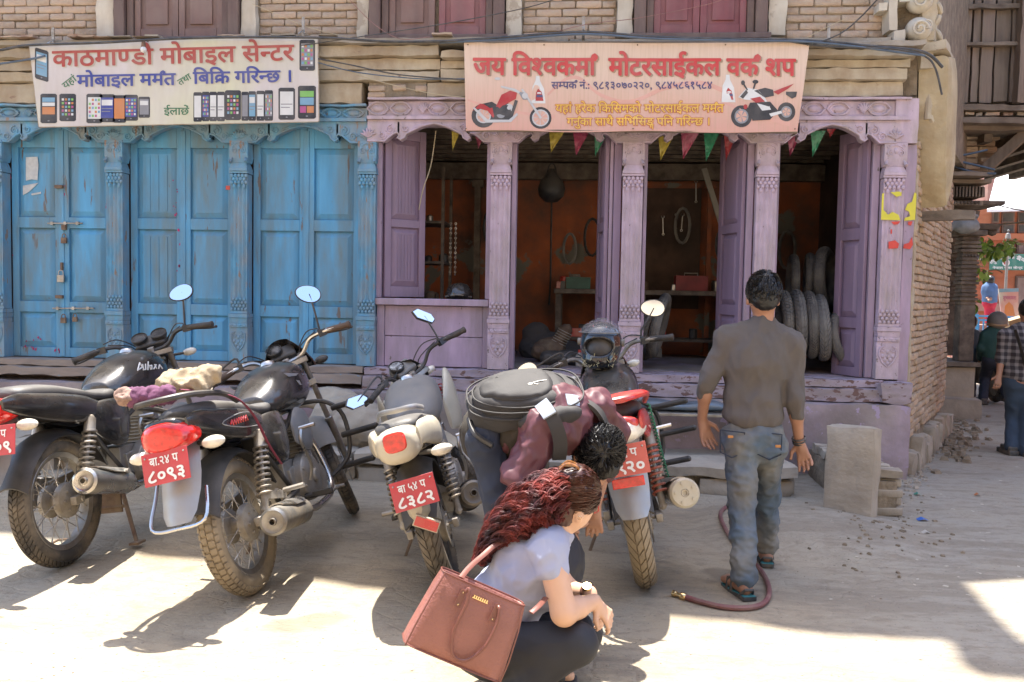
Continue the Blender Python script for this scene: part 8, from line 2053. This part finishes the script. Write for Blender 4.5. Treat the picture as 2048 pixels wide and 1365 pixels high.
# bracket courses over the pillar
tb('bracket_beam', darkt, 1876, 1962, 420, 434, 4.05, 4.4, 1); tb('bracket_beam', timberh, 1876, 1968, 400, 412, 4.0, 4.4, 2); tb('carved_course', darkt, 1880, 1972, 372, 396, 3.98, 4.4, 3)
tb('bracket_beam', timberh, 1880, 1985, 358, 368, 3.9, 4.4, 4); tb('projecting_plank', timberh, 1890, 1988, 342, 353, 3.72, 4.4, 5)
for i in range(13): a = PY(1886 + i * 6.5, 384, 3.93); k = MB(); k.box(a, (.022, .06, .13)); k.build('dentil', darkt, th, bevel=.004)
for i in range(11): a = PY(1888 + i * 7, 406, 3.95); k = MB(); k.ball(a, .022, 8); k.build('carved_bead', darkt, th)
k = MB(); a = PY(1932, 452, 3.92); sdf_mesh('rag_bundle', [('e', a, (.17, .1, .10), None), ('e', a + Vector((.03, 0, .12)), (.12, .09, .05), None), ('c', a + Vector((-.15, 0, .05)), a + Vector((-.2, 0, -.1)), .03, .02)], .02, mat('grey_rag', (.22, .23, .23), rough=.9, var=.3, bump=.4), (.02, 8, (1, 1, 1)), parent=th)
# exposed bricks under the jetty
bz = brick_mesh(.22, .1, .062, 91, brickd); bz2 = brick_mesh(.22, .1, .062, 92, brickm)
A0 = PY(1898, 338, 4.25); A1 = PY(1985, 262, 4.25)
tb('core_wall', mortar, 1880, 1992, 258, 345, 4.32, 4.6, 6)
z = A0.z
while z < A1.z:
    x = A0.x - .1 + random.uniform(-.05, .05); lim_ = A1.x + .0 - (A1.z - z) * .35
    while x < lim_:
        if random.random() < .92: inst(random.choice([bz, bz2]), 'brick', th, Matrix.Translation((x + .11, 4.24 + random.uniform(-.05, .02), z + .03)) @ Matrix.Rotation(random.uniform(-.04, .04), 4, 'Y'))
        x += .235
    z += .074
# jetty: beams, planks, strut
tb('jetty_beam', timberh, 1898, 2060, 247, 262, 3.75, 4.0, 7); tb('jetty_beam', timberh, 1895, 2120, 232, 247, 3.6, 3.95, 8); tb('jetty_beam', timberh, 1900, 2130, 208, 222, 3.6, 3.9, 9)
for (a, b__, m_) in [(1900, 1928, stone), (1930, 1950, brickd), (1952, 1966, stone), (1970, 2002, brickm), (2006, 2030, brickm), (2034, 2075, stone)]: tb('jetty_stone', m_, a, b__, 223, 232, 3.66 + random.uniform(-.03, .03), 3.95, a)
k = MB(); p = PY(1900, 262, 3.8); q = PY(2130, 262, 3.8); k.bx(p.x, q.x, 3.9, 9, p.z, p.z + .05); k.build('jetty_floor', darkt, th)
for i in range(7): k = MB(); z = p.z - .05; k.bx(p.x + .5 + i * .38, p.x + .6 + i * .38, 4.0, 7.5, z - .05, z + .05); k.build('joist', darkt, th)
k = MB(); a, b__ = PY(1972, 338, 4.1), PY(2062, 258, 3.85); k.tube([a, b__], .085, 4); k.build('diagonal_strut', timber, th)
pw_ = [1905, 1918, 1944, 1962, 1990, 2022, 2048, 2080]; 
for i in range(len(pw_) - 1):
    tb('plank', timber, pw_[i] + 1, pw_[i + 1] - 1.5, -20, 207 - random.uniform(0, 4), 3.74 + random.uniform(-.02, .02), 3.80, 20 + i, .006)
tb('plank_backing', darkt, 1890, 2140, -30, 209, 3.86, 3.92, 40, .002)
tb('rail', timberh, 1902, 2130, 5, 17, 3.64, 3.735, 41); tb('rail', timberh, 1902, 2130, 82, 92, 3.64, 3.735, 42); tb('corner_post', timber, 1896, 1907, -20, 209, 3.62, 3.8, 43)
tb('corner_post', timber, 2040, 2054, -20, 207, 3.58, 3.735, 44)
k = MB(); k.bx(4.0, 9.4, 3.93, 10, 3.95, 6.4); k.build('upper_wall', mortar, th)
k = MB(); k.prism([(4.4, 3.0), (8.5, 3.0), (8.5, 9.5), (4.4, 9.5)], .15, lambda u, v, w: (u, v, 6.6 + w)); k.build('roof', timberh, th, smooth=False)
for i, pts in enumerate([[(1886, 316, 3.9), (1930, 310, 3.85), (1975, 300, 3.8)], [(1886, 316, 3.9), (1940, 328, 3.85), (1990, 340, 3.75)], [(1886, 318, 3.9), (1910, 334, 3.9), (1950, 345, 3.8), (1992, 348, 3.7)], [(1880, 200, 3.2), (1888, 260, 3.3), (1890, 316, 3.9)]]):
    k = MB(); k.tube(catmull([PY(*q) for q in pts], 6), .014, 5); tag(k.build('cable', cabb if i != 3 else cabm), ['grey cable rising under the jetty bricks', 'grey cable slanting down under the jetty bricks', 'lowest grey cable under the jetty bricks', 'dark cable coming down the shop corner to the jetty'][i], 'cable', 'cables under the jetty')

# --- brick houses at the end of the lane
farbrick = mat('far_red_brick', (.36, .115, .06), rough=.95, var=.16, scale=3, bump=.5, bscale=20, dirt=((.42, .22, .14), .6, 1.2))
farpink = mat('far_pink_brick', (.30, .13, .10), rough=.95, var=.2, scale=2, bump=.6, bscale=12, dirt=((.40, .28, .22), .7, .9))
fh = thing('red_brick_house', 'orange brick house with brown windows and white tin roof ending the lane', 'building')
YF = 17.0
def fb(parent, name, m_, px0, px1, py0, py1, y0, y1, bev=0):
    a, b__ = PY(px0, py1, y0), PY(px1, py0, y0); k = MB(); k.bx(a.x, b__.x, y0, y1, a.z, b__.z); return k.build(name, m_, parent, smooth=False, bevel=bev)
fb(fh, 'wall', farbrick, 1900, 2250, 415, 720, YF, YF + 4)
for i, r_ in enumerate(range(430, 640, 7)):
    a = PY(1935, r_, YF); k = MB(); k.bx(a.x, a.x + 8, YF - .012, YF + .01, a.z - .006, a.z + .006)
    if i % 3 == 0: k.build('brick_course', farbrick, fh, smooth=False)
fb(fh, 'string_course', farbrick, 1940, 2250, 470, 480, YF - .12, YF); fb(fh, 'string_course', farpink, 1940, 2250, 612, 622, YF - .12, YF)
for (a, b__, c_, d_) in [(1985, 1999, 424, 446), (2036, 2052, 424, 446), (2004, 2030, 424, 446), (1985, 2000, 448, 466), (2004, 2030, 448, 466), (2036, 2056, 448, 466)]:
    f = fb(fh, 'window', brownw, a, b__, c_, d_, YF - .06, YF + .02); g = fb(fh, 'pane', blackp, a + 3, b__ - 3, c_ + 3, d_ - 3, YF - .075, YF - .062); 
for (a, b__, c_, d_) in [(1972, 1990, 553, 612), (2030, 2056, 553, 616), (2010, 2030, 485, 505), (2034, 2050, 486, 506)]:
    f = fb(fh, 'window', brownw, a, b__, c_, d_, YF - .08, YF + .02); fb(fh, 'shutter', brownp, a + 3, b__ - 3, c_ + 3, d_, YF - .10, YF - .082)
rfm = mat('white_tin_roof', (.80, .78, .76), rough=.4, var=.05, bump=0)
k = MB(); e0, e1, e2 = PY(1974, 420, YF - 1.0), PY(2250, 412, YF - 1.0), PY(2004, 372, YF + 2.6)
e3 = Vector((e1.x, e2.y, e2.z)); ridge0 = PY(2006, 362, YF + 1.5)
k.add([e0, e1, (e1.x, YF + 1.6, e2.z + .9), (ridge0.x, YF + 1.6, e2.z + .9), (e0.x, YF - 1, e0.z - .06), (e1.x, YF - 1, e1.z - .06)], [(0, 1, 2, 3), (0, 4, 5, 1)]); k.build('tin_roof', rfm, fh, smooth=False)
ph = thing('pink_brick_house', 'tall faded pink brick house rising behind the white tin roof', 'building')
fb(ph, 'wall', farpink, 1960, 2300, 225, 720, 26, 29)
for i, yy in enumerate((270, 305, 340)): fb(ph, 'band', rfm if i == 1 else farpink, 1985, 2300, yy, yy + 7, 25.9, 26)
for a in (1990, 2020, 2044): fb(ph, 'window', brownw, a, a + 14, 280, 300, 25.85, 26)
gs = thing('street_sign', 'dark green signboard with white arched writing on the orange brick house', 'sign')
gm_ = ink('sign_green', (.02, .16, .12)); fb(gs, 'board', gm_, 1979, 2110, 509, 540, YF - .35, YF - .32)
def S3(u, v, w): p = PY(u, -v, YF - .35); return (p.x, YF - .352 - w, p.z)
for s_, x, y_, r_ in (('लघु', 1981, 529, .35), ('वित्त', 1993, 521, .10), ('विकास', 2007, 518, -.02), ('बैंक', 2032, 520, -.25)): lettering(s_.replace('वित्त', 'िवत').replace('विकास', 'िवकास'), x, -y_, 22 if len(s_) > 3 else 12, 7, S3, i_white, gs, 'lettering', .03, 0, r_)
lettering('नेपाल सेवा केन्द', 1985, -538, 60, 4, S3, i_white, gs, 'lettering', .03)
k = MB(); p = PY(2012, 526, YF - .36)
k.lathe([(0, 0), (.095, 0), (.095, .006), (0, .006)], p, (0, -1, 0), 20); k.build('round_emblem', i_white, gs); k = MB(); k.lathe([(0, .007), (.06, .007), (.06, .012), (0, .012)], p, (0, -1, 0), 20); k.build('emblem_centre', i_red, gs)
ww = thing('white_notice', 'small white notice board behind the leaves left of the green sign', 'sign'); fb(ww, 'board', i_white, 1946, 1963, 508, 520, YF - .3, YF - .27)
lettering('सूचना', 1948, -518, 12, 5, lambda u, v, w: (PY(u, -v, YF - .3).x, YF - .302 - w, PY(u, -v, YF - .3).z), i_blue, ww)
# lamp post
lp = thing('lamp_post', 'slender grey lamp post in front of the green signboard', 'lamp post'); a, b__ = PY(2017, 630, 15), PY(2016, 478, 15)
k = MB(); k.cyl((b__.x, 15, 0), b__, .04, .03, 10); k.build('post', greyp, lp); k = MB(); k.lathe([(0, .16), (.05, .12), (.07, .0), (.04, -.02)], b__, n=12); k.ball(b__ + Vector((0, 0, .2)), .03, 8); k.build('lamp_head', greyp, lp)
# blue railing
fe = thing('blue_railing', 'bright blue metal railing across the end of the lane', 'fence'); bl = mat('bright_blue_paint', (.05, .26, .55), rough=.5, var=.1, bump=0)
YR = 12.5
a, b__ = PY(1930, 630, YR), PY(2110, 630, YR)
for z_ in (632, 640, 668): k = MB(); q = PY(1930, z_, YR); k.bx(a.x, b__.x, YR - .02, YR + .02, q.z - .02, q.z + .02); k.build('rail', bl, fe)
zt, zb_ = PY(1960, 638, YR).z, PY(1960, 669, YR).z
for i in range(20): x = a.x + i * (b__.x - a.x) / 19; k = MB(); k.bx(x - .012, x + .012, YR - .012, YR + .012, zb_, zt); k.build('bar', bl, fe)
for px in (1948, 2012, 2075): p = PY(px, 628, YR); k = MB(); k.bx(p.x - .07, p.x + .07, YR - .07, YR + .07, 0, p.z); k.ball((p.x, YR, p.z + .06), .08, 10); k.build('post', bl, fe)
k = MB(); k.bx(a.x, b__.x, YR + .25, YR + .45, 0, zb_ - .05); tag(k.build('low_wall', mat('cream_wall', (.50, .42, .30), rough=.9, var=.15, bump=.3)), 'cream rendered low wall behind the blue railing', 'wall')
# poster stand, boxes
ps = thing('poster_board', 'pale festival poster on a stand before the orange house', 'poster'); pm2 = mat('pale_poster', (.50, .52, .48), rough=.6, var=.15, scale=3, bump=0, ramp2=((.52, .30, .28), 2.2))
YP = 11.5; q = [PY(x, y, YP) for x, y in ((1997, 578), (2037, 577), (2037, 634), (2003, 632))]; k = MB(); k.prism([(p.x, p.z) for p in q], .03, lambda u, v, w: (u, YP + w, v)); k.build('board', pm2, ps, smooth=False)
for px in (2003, 2034): p = PY(px, 630, YP); k = MB(); k.bx(p.x - .02, p.x + .02, YP + .03, YP + .06, 0, p.z); k.build('leg', greyp, ps)
lettering('शुभकामना', 2006, -600, 26, 7, lambda u, v, w: (PY(u, -v, YP).x, YP - .002 - w, PY(u, -v, YP).z), i_mag, ps); flatp(ps, 'poster_band', [(1998, 578), (2037, 577), (2037, 584), (1999, 585)], i_cyan, 1, YP); flatp(ps, 'poster_figure', [(2008, 632), (2010, 612), (2018, 604), (2026, 612), (2030, 632)], i_orange, 2, YP)
card = mat('cardboard', (.42, .30, .18), rough=.9, var=.1, bump=.1)
p = PY(2032, 648, 9.5); k = MB(); k.box((0, 0, 0), (.36, .3, .22)); k.box((0, -.151, .0), (.05, .004, .22)); o = k.build('cardboard_box', card, smooth=False, bevel=.005); o.location = p; o.rotation_euler = (0, rad(-18), 0); tag(o, 'tilted cardboard box carried above the crowd by the checked shirt', 'box')
# leafy branch hanging from the corner
lv = thing('hanging_branch', 'green leafy twigs hanging across the gap at the lane corner', 'plant'); leafm = mat('leaf_green', (.26, .42, .08), rough=.5, var=.3, scale=9, bump=.2, bscale=60, objvar=.35)
leafs = []
for s in range(3):
    k = MB(); k.add([(0, 0, 0), (.03, .008, .03), (.034, .0, .07), (0, -.005, .12), (-.034, .0, .07), (-.03, .008, .03), (0, .014, .05)], [(0, 1, 6), (1, 2, 6), (2, 3, 6), (3, 4, 6), (4, 5, 6), (5, 0, 6)]); leafs.append(k.mesh('leaf', leafm))
rs = random.Random(8)
for (cx, cy, sx, sy, n) in [(1955, 488, 10, 8, 50), (1985, 498, 14, 8, 60), (2014, 492, 9, 10, 40), (1950, 535, 5, 14, 18), (1965, 545, 6, 6, 12), (1947, 600, 4, 12, 8)]:
    for i in range(n):
        p = PY(rs.gauss(cx, sx), rs.gauss(cy, sy), 6.0 + rs.gauss(0, .25)); inst(rs.choice(leafs), 'leaf', lv, Matrix.Translation(p) @ Matrix.Rotation(rs.uniform(0, 6.28), 4, 'Z') @ Matrix.Rotation(rs.uniform(1.5, 3.4), 4, 'X') @ Matrix.Scale(rs.uniform(.8, 1.35), 4))
for pts in ([(1938, 470, 6), (1962, 484, 6), (1990, 494, 6), (2020, 488, 6)], [(1942, 474, 6), (1948, 520, 6), (1952, 560, 6)], [(1955, 548, 6), (1990, 540, 6), (2005, 546, 6)]):
    k = MB(); k.tube(catmull([PY(*q) for q in pts], 5), [.012] * 0 or .009, 5); k.build('twig', timber, lv)
for i, pts in enumerate([[(1978, 452, 6), (2010, 448, 5.5), (2060, 444, 5)], [(1968, 402, 7), (2000, 412, 7), (2060, 425, 7)], [(2012, 478, 6), (2030, 482, 6), (2060, 496, 6)], [(1960, 560, 6), (1972, 563, 6), (1975, 548, 6), (1968, 545, 6)]]):
    k = MB(); k.tube(catmull([PY(*q) for q in pts], 6), .010, 5); tag(k.build('wire', cabt if i != 1 else cabm), ['pale wire crossing below the white roof', 'thin dark wire crossing the white tin roof', 'pale wire looping out of the leaves to the right', 'loop of pale cable hanging under the leaves'][i], 'wire', 'wires across the lane')

# --- people up the lane
def simple_person(label, Yp, J, top, bottom, res=.014, skinm=None, extra=None, hairm=None):
    """J: joint pixels; clothing over one continuous body"""
    f = lambda q: PY(q[0], q[1], Yp + (q[2] if len(q) > 2 else 0))
    hd_, nk_, ch_, pv = f(J['head']), f(J['neck']), f(J['chest']), f(J['pelvis']); L = Vector((pv.x, Yp, 0)); root = thing('person', label, 'person', L)
    pr = [('e', hd_, (.078, .092, .112), None, .02), ('c', nk_ + Vector((0, 0, .06)), nk_ - Vector((0, 0, .05)), .052, .06), ('e', ch_, (.15, .10, .2), None), ('e', pv, (.145, .10, .13), None), ('c', ch_, pv, .13, .13)]
    cl = [('e', ch_, (.185, .13, .23), None), ('e', pv + Vector((0, 0, .06)), (.17, .125, .14), None), ('c', ch_, pv + Vector((0, 0, .05)), .15, .145)]
    bt_ = [('e', pv - Vector((0, 0, .03)), (.165, .125, .12), None)]
    for s in 'LR':
        if 'sh' + s in J:
            a, b__, c_ = f(J['sh' + s]), f(J['el' + s]), f(J['wr' + s])
            pr += [('c', nk_ - Vector((0, 0, .04)), a, .05, .05), ('c', a, b__, .05, .04), ('c', b__, c_, .038, .026)] + hand_prims(c_, c_ + (c_ - b__), Vector((0, -1, .2)), 1, 1, .6, 1 if s == 'L' else -1)
            cl += [('c', nk_ - Vector((0, 0, .04)), a, .065, .07), ('c', a, b__, .07, .058)] + ([('c', b__, b__.lerp(c_, J.get('sleeve', .2)), .056, .05)])
        a, b__, c_ = f(J['hip' + s]), f(J['kn' + s]), f(J['an' + s])
        pr += [('c', a, b__, .078, .055), ('c', b__, c_, .052, .036), ('c', c_, c_ + Vector((0, .12, -.04)), .034, .028), ('c', c_, c_ + Vector((0, -.02, -.05)), .034, .03)]
        bt_ += [('c', a, b__, .095, .075), ('c', b__, c_, .074, .064)]
        k = MB(); k.box(c_ + Vector((0, .06, -.06)) - L, (.10, .28, .05)); k.box(c_ + Vector((0, .04, -.02)) - L, (.085, .2, .05)); k.build('shoe', sole, root, bevel=.012)
    sdf_mesh('body', rel(L, pr), res, skinm or skin, None, k=.025, parent=root); sdf_mesh('shirt', rel(L, cl), res, top, (.010, 7, (1, 1, .5)), k=.03, parent=root); sdf_mesh('trousers', rel(L, bt_), res, bottom, (.008, 8, (1, 1, .8)), k=.03, parent=root)
    if hairm: sdf_mesh('hair', rel(L, [('e', hd_ + Vector((0, -.012, .02)), (.088, .10, .105), None)]), .012, hairm, (.005, 30, (1, 1, 1)), parent=root)
    return root, L, f
plaid = bpy.data.materials.new('plaid_cotton'); plaid.use_nodes = True; t = plaid.node_tree; b_ = t.nodes['Principled BSDF']; b_.inputs['Roughness'].default_value = .9
tc = _n(t, 'ShaderNodeTexCoord'); prev = None
for ax_, sc_ in (('X', 9), ('Z', 8)):
    w_ = _n(t, 'ShaderNodeTexWave', bands_direction=ax_); w_.inputs['Scale'].default_value = sc_ * .6; w_.inputs['Distortion'].default_value = .6; t.links.new(tc.outputs['Object'], w_.inputs['Vector'])
    r = _n(t, 'ShaderNodeMapRange'); r.inputs[1].default_value = .35; r.inputs[2].default_value = .75; t.links.new(w_.outputs['Fac'], r.inputs[0])
    if prev is None: prev = r.outputs[0]
    else:
        a_ = _n(t, 'ShaderNodeMath', operation='ADD'); t.links.new(prev, a_.inputs[0]); t.links.new(r.outputs[0], a_.inputs[1]); prev = a_.outputs[0]
cr = _n(t, 'ShaderNodeValToRGB'); cr.color_ramp.elements[0].color = (.03, .025, .03, 1); cr.color_ramp.elements[1].color = (.22, .20, .20, 1); cr.color_ramp.elements[0].position = .2; 
mm_ = _n(t, 'ShaderNodeMath', operation='MULTIPLY'); mm_.inputs[1].default_value = .5; t.links.new(prev, mm_.inputs[0]); t.links.new(mm_.outputs[0], cr.inputs[0]); t.links.new(cr.outputs[0], b_.inputs['Base Color'])
pr_, Lp, ff_ = simple_person('man in a checked shirt and blue jeans walking away up the lane', 1.35, dict(head=(2056, 622), neck=(2054, 652), chest=(2046, 690), pelvis=(2040, 758), shL=(2012, 672), elL=(2003, 715), wrL=(1998, 750, -.05), shR=(2088, 672), elR=(2096, 720), wrR=(2094, 760), hipL=(2028, 770), knL=(2028, 835, .05), anL=(2022, 893, -.12), hipR=(2052, 770), knR=(2054, 840, -.05), anR=(2052, 905, -.2)), plaid, mat('blue_jeans', (.035, .055, .085), rough=.9, var=.2, bump=.3), .012, hairm=hairb)
k = MB(); q = [ff_((2030, 660, -.14)), ff_((2040, 690, -.17)), ff_((2052, 735, -.16))]; k.tube([p - Lp for p in catmull(q, 5)], .028, 6, sq=(.4, 1)); k.build('bag_strap', packm, pr_)
gj = mat('dark_green_jacket', (.025, .075, .065), rough=.8, var=.15, bump=.2)
rd, Lr, fr = simple_person('rider in a green jacket and grey helmet astride a motorcycle up the lane', 5.6, dict(head=(1995, 645), neck=(1994, 660), chest=(1988, 682), pelvis=(1988, 716), shL=(1970, 672), elL=(1962, 697), wrL=(1960, 720, .3), shR=(2008, 672), elR=(2014, 698), wrR=(2016, 718, .3), hipL=(1980, 720), knL=(1970, 755, .25), anL=(1966, 797, 0), hipR=(1994, 720), knR=(2004, 750, .25), anR=(2012, 792, 0), sleeve=.85), gj, denimd, .016)
sdf_mesh('helmet', rel(Lr, [('e', fr((1995, 642)), (.135, .15, .14), None)]), .015, greyp, None, parent=rd); k = MB(); p = fr((1995, 650)) - Lr; k.lathe([(.137, -.02), (.145, 0), (.137, .02)], p, (0, 0, 1), 24); k.build('helmet_band', mat('tan_band', (.38, .25, .14), rough=.5, bump=0), rd)
mb6 = thing('motorcycle', 'motorcycle ridden by the green jacketed rider, seen from straight behind', 'motorcycle', PZ(2002, 808) + Vector((0, .2, 0)), rad(86))
inst(tyre_mesh(.32, .06, 'road', rubber, n=48), 'tyre', mb6, Matrix.Translation((0, 0, .32))); k = MB(); k.lathe([(.03, -.05), (.2, -.03), (.24, -.02), (.24, .02), (.2, .03), (.03, .05)], (0, 0, .32), (0, 1, 0), 20); k.build('rim', alloy, mb6)
k = MB(); body_loft(k, [(-.3, .72, .80, .06, 0, 2.4), (-.1, .68, .82, .12, 0, 2.6), (.3, .66, .80, .13, 0, 2.6), (.7, .7, .95, .14, 0, 2.4), (.95, .78, .9, .06, 0, 2)], 16, 3); k.build('seat_and_tank', black, mb6); k = MB(); k.box((-.32, 0, .74), (.04, .14, .06)); k.build('tail_light', redlens, mb6); k = MB(); k.box((-.34, 0, .6), (.01, .18, .12)); k.build('number_plate', platem, mb6)
k = MB(); k.tube([(.85, .36, 1.0), (.95, .15, 1.04), (.95, -.15, 1.04), (.85, -.36, 1.0)], .014, 6); k.build('handlebar', steel, mb6); k = MB(); k.box((.45, 0, .4), (.5, .2, .34)); k.build('engine', alloy, mb6, bevel=.03)
k = MB(); k.tube([(.3, -.14, .28), (-.15, -.18, .34)], .045, 10); k.build('muffler', steel, mb6); inst(tyre_mesh(.31, .05, 'road', rubber, n=48), 'tyre', mb6, Matrix.Translation((1.3, 0, .31)))
simple_person('person in dark clothes half hidden behind the carved pillar', 6.6, dict(head=(1942, 646), neck=(1941, 660), chest=(1938, 684), pelvis=(1938, 722), shL=(1922, 672), elL=(1918, 700), wrL=(1918, 725), shR=(1954, 672), elR=(1955, 700), wrR=(1952, 722), hipL=(1932, 726), knL=(1932, 758), anL=(1932, 792), hipR=(1942, 726), knR=(1943, 758), anR=(1943, 792), sleeve=.8), mat('slate_shirt', (.05, .08, .10), rough=.9, bump=.2), denimd, .02, hairm=hairb)
simple_person('woman in red with a blue shawl in the doorway of the orange house', 13.6, dict(head=(1980, 562), neck=(1980, 571), chest=(1979, 583), pelvis=(1979, 605), shL=(1971, 575), elL=(1970, 588), wrL=(1974, 594, -.1), shR=(1988, 575), elR=(1989, 588), wrR=(1985, 594, -.1), hipL=(1976, 606), knL=(1976, 624), anL=(1976, 644), hipR=(1982, 606), knR=(1982, 624), anR=(1982, 644), sleeve=.8), mat('blue_shawl', (.08, .14, .26), rough=.9, bump=.2), mat('red_dress', (.42, .02, .05), rough=.8, bump=.2), .022, hairm=hairb)
# raised doorstep she stands on
p = PY(1979, 650, 13.6); k = MB(); k.bx(p.x - .6, p.x + .6, 13.3, 14.2, 0, p.z); tag(k.build('doorstep', farpink), 'raised brick doorstep under the woman in red', 'step')

# --- houses on the other side of the street (behind the photographer; added to close the street and bounce warm light)
op = thing('opposite_house', 'row of plastered brick houses added across the street for warm bounce light, seen only in the mirrors', 'building')
k = MB(); k.bx(-16, 14, -14.5, -13.5, 0, 9); k.build('wall', mat('pale_render', (.62, .50, .36), rough=.9, var=.15, bump=.2), op)
for i in range(9):
    for j in range(3):
        k = MB(); x = -14 + i * 3.1; z = 1.0 + j * 2.8; k.bx(x, x + 1.1, -13.55, -13.44, z, z + 1.6); w_ = k.build('window', brownw, op); k = MB(); k.bx(x + .1, x + 1.0, -13.445, -13.43, z + .1, z + 1.5); k.build('pane', blackp, w_)
k = MB(); k.bx(-16, 14, -13.48, -13.0, 8.9, 9.1); k.build('eave', timberh, op)
rs_ = thing('lane_house', 'plain brick house along the right side of the lane outside the view', 'building')
k = MB(); k.prism([(9.2, -3), (11, -3), (14.5, 9), (11.8, 9)], 6, lambda u, v, w: (u, v, w)); k.build('wall', farbrick, rs_, smooth=False)
